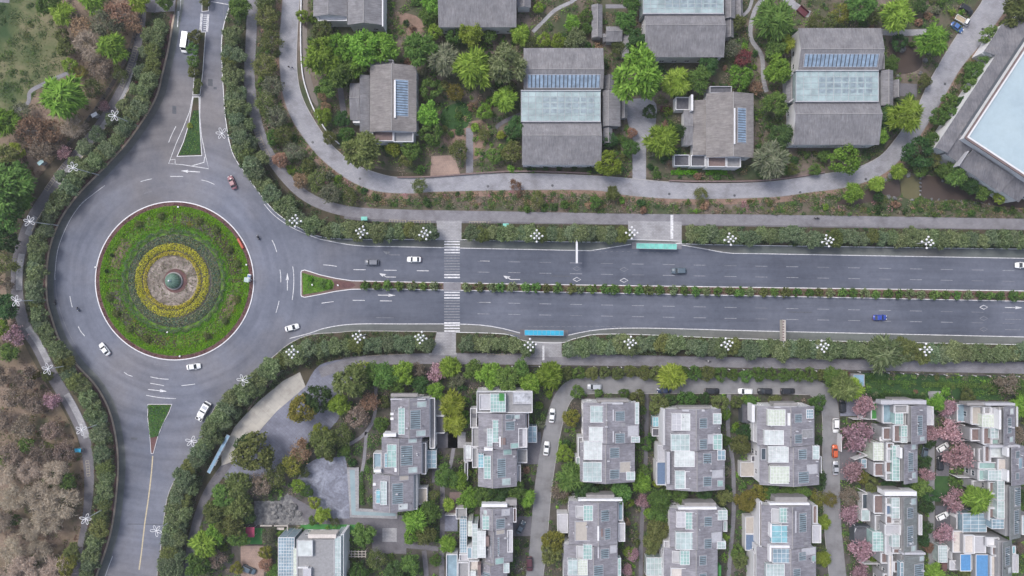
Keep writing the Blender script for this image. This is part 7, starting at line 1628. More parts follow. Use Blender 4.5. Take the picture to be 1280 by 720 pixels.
# named garden trees: x, y, radius, kind, material, look
T = [
 (80, 123, 24, 'willow', 'leaf_bright', 'large bright green feathery tree'), (145, 61, 16, 'willow', 'leaf_bright', 'bright green feathery tree'), (80, 17, 13, 'willow', 'leaf_yellow', 'yellow green tree'), (60, 5, 13, 'broad', 'leaf_green', 'mid green tree'), (120, 4, 14, 'willow', 'leaf_bright', 'bright tree'), (175, 3, 12, 'willow', 'leaf_yellow', 'yellow green tree'), (207, 3, 9, 'broad', 'leaf_green', 'green tree'),
 (10, 153, 15, 'willow', 'leaf_bright', 'bright green tree'), (12, 235, 26, 'broad', 'leaf_green', 'big leafy green tree'), (24, 222, 16, 'broad', 'leaf_green', 'leafy green tree'), (8, 270, 18, 'broad', 'leaf_green', 'leafy green tree'), (28, 250, 13, 'willow', 'leaf_bright', 'bright green tree'), (4, 200, 16, 'broad', 'leaf_olive', 'olive tree'), (20, 190, 10, 'round', 'leaf_yellow', 'yellow green tree'), (25, 140, 12, 'halfbare', 'leaf_grey', 'pale sparse tree'),
 (83, 60, 10, 'round', 'leaf_olive', 'olive tree'), (88, 82, 9, 'round', 'leaf_yellow', 'yellow green small tree'), (78, 45, 8, 'round', 'leaf_olive', 'olive tree'), (100, 90, 8, 'halfbare', 'leaf_gold', 'sparse yellowish tree'),
 (130, 30, 18, 'halfbare', 'leaf_grey', 'pale sparse tree'), (150, 15, 17, 'halfbare', 'leaf_rust', 'sparse rusty tree'), (165, 30, 12, 'halfbare', 'leaf_rust', 'sparse rusty tree'), (110, 55, 18, 'bare', None, 'bare grey tree'), (100, 35, 14, 'halfbare', 'leaf_rust', 'sparse rusty tree'), (125, 85, 14, 'halfbare', 'leaf_brown', 'sparse brown tree'), (115, 110, 12, 'halfbare', 'leaf_olive', 'sparse olive tree'), (150, 92, 10, 'halfbare', 'leaf_olive', 'sparse olive tree'),
 (40, 162, 18, 'halfbare', 'leaf_rust', 'sparse orange brown tree'), (65, 165, 15, 'halfbare', 'leaf_rust', 'sparse orange brown tree'), (90, 158, 14, 'bare', None, 'bare tree'), (50, 185, 15, 'halfbare', 'leaf_brown', 'sparse brown tree'), (70, 182, 10, 'halfbare', 'leaf_brown', 'sparse brown tree'),
 (130, 132, 7, 'blossom', 'leaf_pinkdeep', 'pink blossom tree'), (79, 191, 9, 'blossom', 'leaf_pinkdeep', 'pink blossom tree'), (34, 251, 7, 'blossom', 'leaf_pinkdeep', 'pink blossom tree'), (10, 355, 8, 'halfbare', 'leaf_brown', 'sparse brown tree'), (17, 420, 13, 'blossom', 'leaf_pinkdeep', 'deep pink blossom tree'), (64, 500, 10, 'blossom', 'leaf_pinkdeep', 'deep pink blossom tree'),
 (8, 300, 15, 'broad', 'leaf_dark', 'dark green tree'), (6, 330, 14, 'halfbare', 'leaf_olive', 'sparse olive tree'), (8, 385, 14, 'broad', 'leaf_dark', 'dark green tree'), (12, 440, 10, 'broad', 'leaf_green', 'green tree'), (3, 410, 10, 'broad', 'leaf_bright', 'bright tree'), (43, 468, 6, 'round', 'leaf_gold', 'golden small tree'),
 (85, 602, 10, 'round', 'leaf_green', 'green tree'), (64, 600, 9, 'round', 'leaf_olive', 'olive tree'), (34, 556, 9, 'round', 'leaf_green', 'green tree'), (3, 575, 9, 'round', 'leaf_bright', 'bright green tree'), (85, 705, 12, 'broad', 'leaf_gold', 'golden green tree'), (92, 690, 10, 'broad', 'leaf_olive', 'olive tree'), (60, 560, 8, 'round', 'leaf_olive', 'olive tree'),
 # embankment between pavement and loop road
 (333, 20, 14, 'halfbare', 'leaf_olive', 'dull olive tree'), (338, 50, 13, 'halfbare', 'leaf_olive', 'dull olive tree'), (330, 82, 15, 'halfbare', 'leaf_olive', 'dull olive tree'), (340, 105, 13, 'halfbare', 'leaf_grey', 'grey olive tree'), (330, 130, 14, 'halfbare', 'leaf_olive', 'dull olive tree'), (345, 145, 13, 'halfbare', 'leaf_grey', 'grey olive tree'), (352, 168, 12, 'halfbare', 'leaf_olive', 'dull olive tree'), (343, 172, 9, 'round', 'leaf_green', 'green shrub tree'), (366, 190, 12, 'halfbare', 'leaf_grey', 'grey olive tree'), (351, 200, 9, 'round', 'leaf_rust', 'rust brown small tree'), (376, 226, 9, 'round', 'leaf_rust', 'rust brown small tree'), (395, 225, 13, 'halfbare', 'leaf_olive', 'dull olive tree'), (412, 240, 13, 'halfbare', 'leaf_grey', 'grey olive tree'), (438, 246, 10, 'halfbare', 'leaf_olive', 'dull olive tree'), (330, 0, 14, 'halfbare', 'leaf_olive', 'dull olive tree'), (385, 207, 8, 'round', 'leaf_olive', 'olive small tree'), (300, 12, 12, 'broad', 'leaf_green', 'green tree'), (525, 232, 10, 'halfbare', 'leaf_olive', 'thin olive tree'), (645, 232, 8, 'halfbare', 'leaf_rust', 'thin rusty tree'), (765, 241, 8, 'willow', 'leaf_olive', 'olive green tree'), (876, 243, 9, 'halfbare', 'leaf_olive', 'thin olive tree'), (1065, 242, 11, 'willow', 'leaf_bright', 'bright green tree'), (1095, 230, 9, 'willow', 'leaf_bright', 'bright green tree'), (1122, 214, 9, 'willow', 'leaf_bright', 'bright green tree'), (672, 250, 10, 'halfbare', 'leaf_olive', 'dull olive tree'), (745, 253, 7, 'round', 'leaf_green', 'green small tree'), (1098, 246, 6, 'round', 'leaf_dark', 'dark small tree'),
 # upper gardens
 (403, 72, 20, 'broad', 'leaf_bright', 'big bright green tree'), (425, 60, 17, 'broad', 'leaf_bright', 'bright green tree'), (453, 60, 19, 'broad', 'leaf_bright', 'bright green tree'), (480, 62, 16, 'broad', 'leaf_bright', 'bright green tree'), (424, 90, 16, 'broad', 'leaf_green', 'green tree'), (446, 80, 14, 'broad', 'leaf_bright', 'bright green tree'), (412, 108, 12, 'broad', 'leaf_green', 'green tree'), (404, 40, 12, 'round', 'leaf_olive', 'olive tree'), (430, 100, 9, 'round', 'leaf_green', 'green tree'),
 (524, 62, 18, 'broad', 'leaf_green', 'green tree'), (556, 75, 17, 'willow', 'leaf_grey', 'grey green feathery tree'), (592, 88, 21, 'willow', 'leaf_bright', 'big bright feathery tree'), (632, 82, 21, 'broad', 'leaf_street', 'dull green tree'), (632, 124, 14, 'willow', 'leaf_bright', 'bright feathery tree'), (569, 114, 11, 'halfbare', 'leaf_gold', 'golden sparse tree'), (538, 112, 12, 'round', 'leaf_green', 'green tree'), (535, 144, 13, 'broad', 'leaf_bright', 'bright tree'), (540, 168, 13, 'round', 'leaf_green', 'green tree'), (640, 190, 12, 'round', 'leaf_olive', 'olive tree'), (645, 160, 12, 'broad', 'leaf_dark', 'dark green tree'), (618, 195, 9, 'round', 'leaf_green', 'green tree'), (606, 140, 9, 'round', 'leaf_bright', 'bright shrub tree'), (626, 169, 5, 'round', 'leaf_yellow', 'lime small tree'), (572, 188, 12, 'halfbare', 'leaf_olive', 'thin olive tree'), (606, 168, 8, 'halfbare', 'leaf_olive', 'thin olive tree'), (544, 40, 9, 'round', 'leaf_yellow', 'yellow green tree'), (588, 44, 13, 'broad', 'leaf_yellow', 'yellow green tree'), (568, 44, 10, 'round', 'leaf_green', 'green tree'), (612, 46, 8, 'round', 'leaf_green', 'green tree'), (540, 5, 12, 'broad', 'leaf_bright', 'bright tree'), (536, 22, 10, 'broad', 'leaf_green', 'green tree'), (650, 44, 11, 'willow', 'leaf_bright', 'bright tree'), (502, 178, 0, 'x', '', ''),
 (453, 190, 20, 'broad', 'leaf_olive', 'large olive green tree'), (405, 146, 10, 'round', 'leaf_yellow', 'yellow green tree'), (404, 120, 6, 'round', 'leaf_rust', 'rust small tree'), (407, 134, 6, 'round', 'leaf_rust', 'rust small tree'), (378, 20, 7, 'round', 'leaf_yellow', 'yellow green small tree'), (492, 186, 9, 'round', 'leaf_yellow', 'yellow green tree'), (514, 188, 11, 'round', 'leaf_green', 'green tree'), (434, 168, 9, 'round', 'leaf_green', 'green tree'), (509, 200, 8, 'round', 'leaf_olive', 'olive tree'), (470, 172, 8, 'halfbare', 'leaf_olive', 'thin olive tree'), (412, 172, 8, 'round', 'leaf_olive', 'olive tree'), (428, 150, 9, 'broad', 'leaf_dark', 'dark tree'),
 (797, 95, 28, 'broad', 'leaf_bright', 'giant bright green tree'), (845, 104, 16, 'willow', 'leaf_yellow', 'pale yellow green tree'), (872, 100, 14, 'broad', 'leaf_green', 'green tree'), (885, 82, 11, 'broad', 'leaf_dark', 'dark green tree'), (925, 98, 14, 'round', 'leaf_bright', 'bright round tree'), (826, 176, 18, 'willow', 'leaf_bright', 'bright green tree'), (760, 205, 15, 'round', 'leaf_yellow', 'yellow green round tree'), (788, 185, 10, 'round', 'leaf_green', 'green tree'), (790, 166, 6, 'round', 'leaf_rust', 'rust small tree'), (783, 28, 12, 'broad', 'leaf_green', 'green tree'), (796, 52, 12, 'broad', 'leaf_dark', 'dark green tree'), (715, 30, 9, 'willow', 'leaf_bright', 'bright tree'), (733, 20, 8, 'round', 'leaf_green', 'green tree'), (720, 50, 12, 'broad', 'leaf_street', 'dull green tree'), (698, 52, 9, 'round', 'leaf_yellow', 'yellow green tree'), (680, 50, 8, 'round', 'leaf_yellow', 'yellow green tree'), (662, 52, 9, 'halfbare', 'leaf_olive', 'thin olive tree'), (733, 36, 7, 'round', 'leaf_green', 'green tree'), (790, 5, 10, 'broad', 'leaf_green', 'green tree'), (812, 140, 8, 'round', 'leaf_dark', 'dark tree'), (845, 165, 10, 'broad', 'leaf_dark', 'dark tree'), (762, 175, 9, 'round', 'leaf_dark', 'dark tree'), (775, 60, 10, 'halfbare', 'leaf_olive', 'thin olive tree'), (673, 10, 6, 'round', 'leaf_bright', 'bright small tree'), (915, 60, 12, 'halfbare', 'leaf_grey', 'pale sparse tree'), (930, 72, 11, 'halfbare', 'leaf_red', 'sparse reddish tree'), (945, 110, 9, 'halfbare', 'leaf_rust', 'sparse rusty tree'), (922, 28, 9, 'round', 'leaf_olive', 'olive tree'),
 (965, 25, 22, 'willow', 'leaf_green', 'tall feathery green tree'), (968, 60, 12, 'broad', 'leaf_green', 'green tree'), (980, 55, 11, 'willow', 'leaf_yellow', 'yellow green tree'), (972, 88, 15, 'broad', 'leaf_bright', 'bright green tree'), (968, 130, 14, 'broad', 'leaf_green', 'green tree'), (962, 200, 20, 'willow', 'leaf_grey', 'large pale feathery tree'), (975, 170, 13, 'broad', 'leaf_dark', 'dark green tree'), (1055, 200, 17, 'round', 'leaf_bright', 'bright round tree'), (1018, 212, 7, 'round', 'leaf_green', 'green small tree'), (990, 212, 7, 'round', 'leaf_olive', 'olive small tree'), (1030, 195, 7, 'round', 'leaf_green', 'green small tree'), (980, 213, 6, 'round', 'leaf_green', 'green small tree'), (1128, 147, 19, 'willow', 'leaf_yellow', 'yellow green feathery tree'), (1108, 145, 12, 'broad', 'leaf_dark', 'dark tree'), (1136, 125, 7, 'round', 'leaf_green', 'green small tree'), (1113, 80, 9, 'broad', 'leaf_green', 'green tree'), (1120, 20, 18, 'willow', 'leaf_bright', 'bright feathery tree'), (1075, 8, 16, 'broad', 'leaf_green', 'green tree'), (1052, 16, 12, 'halfbare', 'leaf_gold', 'sparse golden tree'), (1162, 54, 17, 'willow', 'leaf_bright', 'bright feathery tree'), (1124, 53, 9, 'round', 'leaf_dark', 'dark small tree'), (1150, 8, 8, 'round', 'leaf_dark', 'dark small tree'), (1155, 102, 8, 'round', 'leaf_olive', 'olive tree'), (1100, 170, 9, 'broad', 'leaf_bright', 'bright tree'), (1020, 28, 10, 'halfbare', 'leaf_olive', 'thin olive tree'), (1040, 25, 8, 'round', 'leaf_olive', 'olive tree'), (1090, 22, 9, 'round', 'leaf_olive', 'olive tree'),
 # right side round trees by the angled hall
 (1147, 191, 17, 'round', 'leaf_dark', 'large dark round tree'), (1168, 178, 11, 'round', 'leaf_green', 'round green tree'), (1173, 147, 10.5, 'round', 'leaf_green', 'round green tree'), (1192, 146, 11, 'round', 'leaf_green', 'round green tree'), (1186, 127, 9.5, 'round', 'leaf_green', 'round green tree'), (1202, 130, 9, 'round', 'leaf_dark', 'round dark tree'), (1216, 109, 11.5, 'round', 'leaf_green', 'round green tree'), (1217, 90, 11, 'round', 'leaf_green', 'round green tree'), (1232, 79, 10, 'round', 'leaf_green', 'round green tree'), (1237, 45, 11, 'round', 'leaf_green', 'round green tree'), (1272, 15, 18, 'broad', 'leaf_olive', 'olive tree'), (1168, 200, 10, 'halfbare', 'leaf_olive', 'thin olive tree'), (1195, 220, 12, 'broad', 'leaf_green', 'green tree'), (1212, 232, 10, 'broad', 'leaf_dark', 'dark tree'), (1228, 240, 9, 'broad', 'leaf_green', 'green tree'), (1250, 245, 9, 'round', 'leaf_yellow', 'yellow green tree'), (1150, 178 + 35, 8, 'round', 'leaf_green', 'green tree'), (1180, 214, 9, 'broad', 'leaf_green', 'green tree'),
 # plaza area
 (397, 497, 16, 'round', 'leaf_dark', 'dark round tree on the plaza'), (378, 511, 16, 'round', 'leaf_gold', 'golden olive round tree on the plaza'), (318, 565, 22, 'round', 'leaf_olive', 'large olive round tree on the plaza'), (310, 556, 14, 'round', 'leaf_dark', 'dark tree on the plaza'),
 (440, 475, 19, 'broad', 'leaf_olive', 'golden olive tree'), (424, 505, 12, 'broad', 'leaf_yellow', 'yellow green tree'), (452, 463, 10, 'round', 'leaf_yellow', 'yellow green tree'), (464, 465, 11, 'broad', 'leaf_green', 'green tree'), (482, 470, 14, 'broad', 'leaf_green', 'leafy green tree'), (503, 466, 13, 'broad', 'leaf_bright', 'bright tree'), (497, 480, 10, 'broad', 'leaf_green', 'green tree'), (463, 503, 12, 'halfbare', 'leaf_rust', 'sparse rusty tree'), (445, 520, 14, 'halfbare', 'leaf_brown', 'sparse brown tree'), (405, 552, 15, 'broad', 'leaf_olive', 'olive tree'), (425, 545, 13, 'halfbare', 'leaf_olive', 'sparse olive tree'), (400, 540, 10, 'round', 'leaf_yellow', 'yellow green tree'), (376, 565, 14, 'halfbare', 'leaf_rust', 'sparse rusty tree'), (365, 580, 14, 'halfbare', 'leaf_gold', 'sparse golden tree'), (345, 595, 15, 'halfbare', 'leaf_olive', 'sparse olive tree'), (325, 605, 14, 'halfbare', 'leaf_brown', 'sparse brown tree'), (373, 607, 8, 'round', 'leaf_bright', 'bright small tree'), (384, 614, 7, 'round', 'leaf_green', 'green small tree'), (393, 628, 7, 'round', 'leaf_yellow', 'yellow small tree'), (404, 642, 9, 'willow', 'leaf_yellow', 'yellow tree'), (300, 605, 15, 'broad', 'leaf_olive', 'olive tree'), (282, 620, 14, 'broad', 'leaf_green', 'green tree'), (270, 640, 14, 'broad', 'leaf_olive', 'olive tree'), (300, 632, 14, 'broad', 'leaf_olive', 'olive tree'), (258, 680, 15, 'willow', 'leaf_bright', 'bright green tree'), (290, 655, 14, 'broad', 'leaf_olive', 'olive tree'), (272, 665, 12, 'broad', 'leaf_bright', 'bright green tree'), (298, 670, 12, 'broad', 'leaf_green', 'green tree'), (248, 705, 13, 'broad', 'leaf_green', 'green tree'), (310, 645, 9, 'round', 'leaf_dark', 'dark tree'), (296, 710, 7, 'round', 'leaf_gold', 'golden small tree'), (270, 700, 11, 'halfbare', 'leaf_brown', 'sparse brown tree'), (332, 690, 8, 'round', 'leaf_gold', 'golden tree'), (333, 705, 8, 'round', 'leaf_rust', 'rust tree'), (335, 670, 9, 'halfbare', 'leaf_grey', 'pale sparse tree'), (344, 712, 7, 'round', 'leaf_green', 'green tree'), (352, 668, 5, 'round', 'leaf_bright', 'bright shrub tree'), (368, 669, 5, 'round', 'leaf_bright', 'bright shrub tree'),
 # between townhouses, upper
 (522, 463, 10, 'halfbare', 'leaf_brown', 'sparse brown tree'), (545, 466, 11, 'blossom', 'leaf_pinkdeep', 'pink blossom tree'), (563, 458, 12, 'willow', 'leaf_bright', 'bright tree'), (572, 472, 10, 'halfbare', 'leaf_grey', 'sparse pale tree'), (545, 488, 10, 'broad', 'leaf_bright', 'bright tree'), (592, 462, 11, 'broad', 'leaf_green', 'green tree'), (612, 468, 14, 'broad', 'leaf_bright', 'bright leafy tree'), (635, 472, 14, 'broad', 'leaf_green', 'green tree'), (650, 462, 11, 'broad', 'leaf_green', 'green tree'), (663, 480, 13, 'broad', 'leaf_bright', 'bright tree'), (687, 468, 15, 'willow', 'leaf_bright', 'bright feathery tree'), (525, 480, 10, 'broad', 'leaf_dark', 'dark tree'), (565, 505, 14, 'willow', 'leaf_yellow', 'lime yellow tree'), (568, 530, 13, 'willow', 'leaf_yellow', 'lime yellow tree'), (480, 503, 7, 'round', 'leaf_olive', 'olive tree'), (477, 530, 9, 'round', 'leaf_green', 'green tree'), (557, 595, 13, 'broad', 'leaf_green', 'green tree'), (571, 600, 11, 'willow', 'leaf_bright', 'bright tree'), (587, 622, 12, 'broad', 'leaf_bright', 'bright tree'), (604, 620, 13, 'broad', 'leaf_green', 'green tree'), (625, 618, 13, 'broad', 'leaf_dark', 'dark tree'), (645, 615, 12, 'broad', 'leaf_green', 'green tree'), (657, 622, 10, 'willow', 'leaf_bright', 'bright tree'), (520, 650, 14, 'willow', 'leaf_bright', 'bright feathery tree'), (538, 640, 12, 'broad', 'leaf_green', 'green tree'), (455, 668, 13, 'broad', 'leaf_green', 'green tree'), (532, 668, 11, 'broad', 'leaf_olive', 'olive tree'), (514, 670, 9, 'round', 'leaf_bright', 'bright tree'), (561, 631, 7, 'willow', 'leaf_bright', 'bright small tree'), (560, 680, 10, 'willow', 'leaf_bright', 'bright round tree'), (470, 700, 12, 'halfbare', 'leaf_olive', 'thin olive tree'), (447, 715, 11, 'round', 'leaf_green', 'green tree'), (513, 704, 11, 'broad', 'leaf_green', 'green tree'), (545, 700, 7, 'round', 'leaf_green', 'green tree'), (493, 715, 12, 'broad', 'leaf_dark', 'dark tree'), (541, 620, 8, 'halfbare', 'leaf_olive', 'thin olive tree'), (584, 590, 5, 'round', 'leaf_yellow', 'lime small tree'),
 (714, 522, 10, 'round', 'leaf_gold', 'golden orange round tree'), (706, 567, 10, 'round', 'leaf_yellow', 'bright yellow round tree'), (712, 596, 16, 'willow', 'leaf_green', 'feathery green tree'), (730, 608, 13, 'broad', 'leaf_dark', 'dark green tree'), (700, 612, 12, 'halfbare', 'leaf_brown', 'sparse brown tree'), (692, 676, 13, 'round', 'leaf_gold', 'golden olive tree'), (690, 690, 13, 'round', 'leaf_olive', 'olive tree'), (706, 622, 9, 'halfbare', 'leaf_olive', 'sparse olive tree'), (722, 490, 8, 'round', 'leaf_green', 'green tree'), (748, 491, 5, 'round', 'leaf_green', 'green small tree'), (780, 492, 6, 'round', 'leaf_green', 'green small tree'), (797, 497, 9, 'round', 'leaf_olive', 'olive tree'), (800, 512, 7, 'round', 'leaf_green', 'green tree'), (775, 615, 13, 'broad', 'leaf_green', 'green tree'), (802, 603, 11, 'willow', 'leaf_bright', 'bright tree'), (804, 590, 8, 'round', 'leaf_green', 'green tree'), (822, 603, 6, 'round', 'leaf_yellow', 'lime tree'), (786, 628, 6, 'round', 'leaf_yellow', 'lime tree'), (803, 627, 9, 'blossom', 'leaf_pink', 'pale pink blossom tree'), (791, 693, 8, 'blossom', 'leaf_pink', 'pale pink blossom tree'), (784, 712, 7, 'blossom', 'leaf_pink', 'pale pink blossom tree'), (785, 690, 6, 'round', 'leaf_yellow', 'lime yellow shrub tree'), (825, 625, 13, 'broad', 'leaf_green', 'green tree'), (822, 642, 11, 'broad', 'leaf_green', 'green tree'), (822, 662, 13, 'broad', 'leaf_olive', 'olive tree'), (815, 678, 11, 'broad', 'leaf_olive', 'olive tree'), (811, 641, 6, 'round', 'leaf_bright', 'bright small tree'), (806, 555, 8, 'round', 'leaf_green', 'green tree'),
 (840, 470, 15, 'willow', 'leaf_yellow', 'bright lime lane tree'), (823, 505, 11, 'round', 'leaf_olive', 'olive tree'), (838, 500, 7, 'round', 'leaf_dark', 'dark small tree'), (858, 500, 11, 'round', 'leaf_green', 'green tree'), (880, 498, 7, 'round', 'leaf_dark', 'dark small tree'), (900, 505, 10, 'round', 'leaf_olive', 'olive tree'), (906, 517, 7, 'round', 'leaf_bright', 'bright tree'), (908, 551, 6, 'round', 'leaf_green', 'green small tree'), (920, 503, 7, 'round', 'leaf_olive', 'olive tree'), (938, 502, 7, 'broad', 'leaf_green', 'green tree'), (968, 501, 7, 'broad', 'leaf_olive', 'olive tree'), (1022, 503, 9, 'round', 'leaf_green', 'green round tree'), (925, 555, 11, 'broad', 'leaf_olive', 'olive tree'), (930, 540, 9, 'round', 'leaf_dark', 'dark tree'), (932, 626, 12, 'broad', 'leaf_gold', 'golden olive tree'), (950, 615, 10, 'round', 'leaf_gold', 'golden round tree'), (962, 612, 9, 'broad', 'leaf_green', 'green tree'), (985, 616, 9, 'broad', 'leaf_green', 'green tree'), (1002, 613, 9, 'broad', 'leaf_green', 'green tree'), (1022, 600, 10, 'round', 'leaf_dark', 'dark round tree'), (1023, 593, 7, 'round', 'leaf_dark', 'dark tree'), (1022, 622, 10, 'halfbare', 'leaf_gold', 'sparse golden tree'), (1038, 625, 9, 'halfbare', 'leaf_gold', 'sparse yellow tree'), (1029, 652, 8, 'willow', 'leaf_yellow', 'lime yellow tree'), (1029, 698, 9, 'willow', 'leaf_yellow', 'lime yellow tree'), (1022, 550, 6, 'round', 'leaf_dark', 'dark small tree'), (925, 700, 9, 'round', 'leaf_olive', 'olive tree'), (880, 618, 9, 'broad', 'leaf_dark', 'dark tree'), (905, 620, 9, 'broad', 'leaf_olive', 'olive tree'), (850, 620, 9, 'broad', 'leaf_green', 'green tree'), (922, 690, 8, 'round', 'leaf_green', 'green tree'), (906, 640, 6, 'round', 'leaf_green', 'green tree'),
 (1050, 482, 16, 'willow', 'leaf_olive', 'olive feathery tree'), (1063, 485, 13, 'willow', 'leaf_yellow', 'bright yellow tree'), (1040, 470, 11, 'broad', 'leaf_green', 'green tree'), (1055, 470, 8, 'halfbare', 'leaf_red', 'dark red tree'), (1079, 507, 13, 'blossom', 'leaf_pink', 'pink blossom tree'), (1073, 545, 18, 'blossom', 'leaf_pink', 'large pink blossom tree'), (1066, 588, 14, 'blossom', 'leaf_pink', 'pink blossom tree'), (1080, 597, 8, 'halfbare', 'leaf_gold', 'orange golden tree'), (1090, 606, 9, 'round', 'leaf_olive', 'olive round tree'), (1062, 622, 12, 'halfbare', 'leaf_brown', 'sparse brown tree'), (1062, 642, 13, 'blossom', 'leaf_pink', 'pink blossom tree'), (1078, 688, 15, 'blossom', 'leaf_pink', 'pink blossom tree'), (1075, 716, 12, 'blossom', 'leaf_pinkdeep', 'pink blossom tree'), (1158, 592, 10, 'blossom', 'leaf_pink', 'pink blossom tree'), (1155, 578, 8, 'round', 'leaf_dark', 'dark ball tree'), (1162, 618, 9, 'round', 'leaf_dark', 'dark ball tree'), (1157, 632, 9, 'round', 'leaf_dark', 'dark ball tree'), (1155, 661, 9, 'round', 'leaf_dark', 'dark ball tree'), (1154, 675, 7, 'round', 'leaf_dark', 'dark ball tree'), (1160, 684, 6, 'round', 'leaf_rust', 'rust ball tree'), (1148, 608, 11, 'broad', 'leaf_green', 'green tree'), (1161, 553, 7, 'round', 'leaf_dark', 'dark ball tree'), (1166, 715, 11, 'willow', 'leaf_bright', 'bright green tree'), (1168, 503, 10, 'willow', 'leaf_bright', 'bright green tree'), (1186, 510, 11, 'blossom', 'leaf_pink', 'pink blossom tree'), (1187, 540, 15, 'blossom', 'leaf_pinkdeep', 'rosy blossom tree'), (1163, 541, 10, 'blossom', 'leaf_pinkdeep', 'rosy blossom tree'), (1198, 570, 17, 'blossom', 'leaf_pink', 'large pink blossom tree'), (1194, 625, 14, 'blossom', 'leaf_pink', 'pink blossom tree'), (1220, 624, 16, 'willow', 'leaf_bright', 'bright lime green tree'), (1180, 667, 12, 'blossom', 'leaf_pinkdeep', 'rosy blossom tree'), (1205, 712, 9, 'round', 'leaf_olive', 'olive tree'), (1209, 494, 8, 'round', 'leaf_olive', 'olive round tree'), (1262, 480, 14, 'halfbare', 'leaf_brown', 'sparse brown tree'), (1275, 505, 13, 'willow', 'leaf_bright', 'bright green tree'), (1275, 485, 10, 'broad', 'leaf_green', 'green tree'), (1274, 545, 10, 'halfbare', 'leaf_brown', 'dull brown tree'), (1276, 620, 7, 'broad', 'leaf_dark', 'dark tree'), (1274, 685, 7, 'halfbare', 'leaf_brown', 'dull brown tree'), (1135, 604, 8, 'broad', 'leaf_dark', 'dark tree'), (1110, 608, 8, 'broad', 'leaf_dark', 'dark tree'), (1061, 494, 6, 'round', 'leaf_dark', 'dark tree'),
]
for (x, y, r_, k, mt, lk) in T:
    if r_ > 0: put(k, x, y, r_ * (1.22 if k in ('broad', 'round') else 1.12), lk, mt, group='garden trees' if x > 300 else 'woodland trees', cat='tree')
for (x, y, r_, mt) in ((60, 470, 8, 'leaf_olive'), (20, 500, 9, 'leaf_gold'), (75, 640, 9, 'leaf_olive'), (20, 650, 8, 'leaf_green'), (45, 700, 9, 'leaf_olive')): put('round', x, y, r_, 'small bushy tree among the bare trees', mt, group='woodland trees', cat='tree')
for (x, y, r_, k_, mt, lk) in ((380, 590, 8, 'halfbare', 'leaf_olive', 'sparse plaza-edge tree'), (392, 650, 7, 'round', 'leaf_green', 'green plaza-edge tree'), (418, 652, 7, 'halfbare', 'leaf_olive', 'sparse plaza-edge tree'), (412, 568, 9, 'broad', 'leaf_olive', 'olive plaza-edge tree'), (432, 562, 8, 'broad', 'leaf_green', 'green plaza-edge tree')): put(k_, x, y, r_, lk, mt, group='garden trees', cat='tree')
# bare woodland lower left
for i in range(9):
    for j in range(4):
        x = 2 + j * 31 + (i % 2) * 14 + rnd.uniform(-5, 5); y = 470 + i * 31 + rnd.uniform(-7, 7)
        lim = np.interp(y, [460, 500, 540, 600, 720], [38, 62, 82, 92, 85])
        if x > lim - 6: continue
        mt = None if y > 575 else rnd.choice([None, 'twig_red'])
        if y < 575: put('halfbare', x, y, rnd.uniform(13, 17), 'sparse brown woodland tree', 'leaf_brown', group='woodland trees', cat='tree')
        else: put('bare', x, y, rnd.uniform(15, 21), 'bare beige woodland tree', 'twig' if rnd.random() < .5 else 'twig_grey', group='woodland trees', cat='tree')
# tree belt between lower pavement and lane
for (x, y) in along([(700, 466), (830, 466), (1030, 471)], 16): put('round', x, y + rnd.uniform(-2, 2), rnd.uniform(8, 11), rnd.choice(['green', 'olive']) + ' hedge tree', rnd.choice(['leaf_green', 'leaf_olive']), group='trees between lower pavement and lane', cat='tree')
# hedges
def hedge(label, pts, wd, h, mat, dens=45, leaf=.3):
    P = smooth(pts, 4); Q = []
    for a, b_ in zip(P[:-1], P[1:]):
        L_ = math.hypot(b_[0] - a[0], b_[1] - a[1]) * S; n = int(L_ * wd * S * dens)
        t = RS.rand(n); v = RS.uniform(-1, 1, n); nx, ny = -(b_[1] - a[1]), (b_[0] - a[0]); l = math.hypot(nx, ny)
        x = a[0] + (b_[0] - a[0]) * t + nx / l * v * wd / 2; y = a[1] + (b_[1] - a[1]) * t + ny / l * v * wd / 2
        z = h * RS.choice([1, .95, .9, .5], n) * (1 - .15 * v ** 4)
        Q.append(np.stack([(x - 640) * S, (360 - y) * S, z + .05 * np.sin(x)], 1))
    Q = np.concatenate(Q); me = quads_mesh('hedge', leaves(Q, np.tile([0, 0, 1.], (len(Q), 1)), leaf, 1.4, .6), [mat]); o = bpy.data.objects.new('hedge', me); C.objects.link(o); tag(o, label, 'hedge')
hedge('long bright green hedge across the lower right walled garden', [(1150, 480), (1200, 481), (1252, 483)], 6, 1.3, 'leaf_green')
hedge('long dark hedge above the right column townhouses', [(1082, 494), (1120, 495), (1158, 497)], 7, 1.5, 'leaf_dark')
hedge('thin bright green hedge in front of the red footbridge villa, left', [(838, 216), (872, 216)], 6, .9, 'leaf_lawn'); hedge('thin bright green hedge in front of the red footbridge villa, right', [(881, 216), (908, 216)], 6, .9, 'leaf_lawn')
hedge('dark hedge row on the dark lawn near the shed', [(1085, 476), (1145, 478)], 4, .8, 'leaf_green', 30)
hedge('narrow green hedge beside the pale water channel', [(452, 588), (453, 630)], 5, 1.1, 'leaf_green')
for k, x in enumerate((662, 682, 699, 718, 737)): put('ball', x, 210, 4.2, 'dark ball shrub below the left glass-roofed villa', 'leaf_dark')
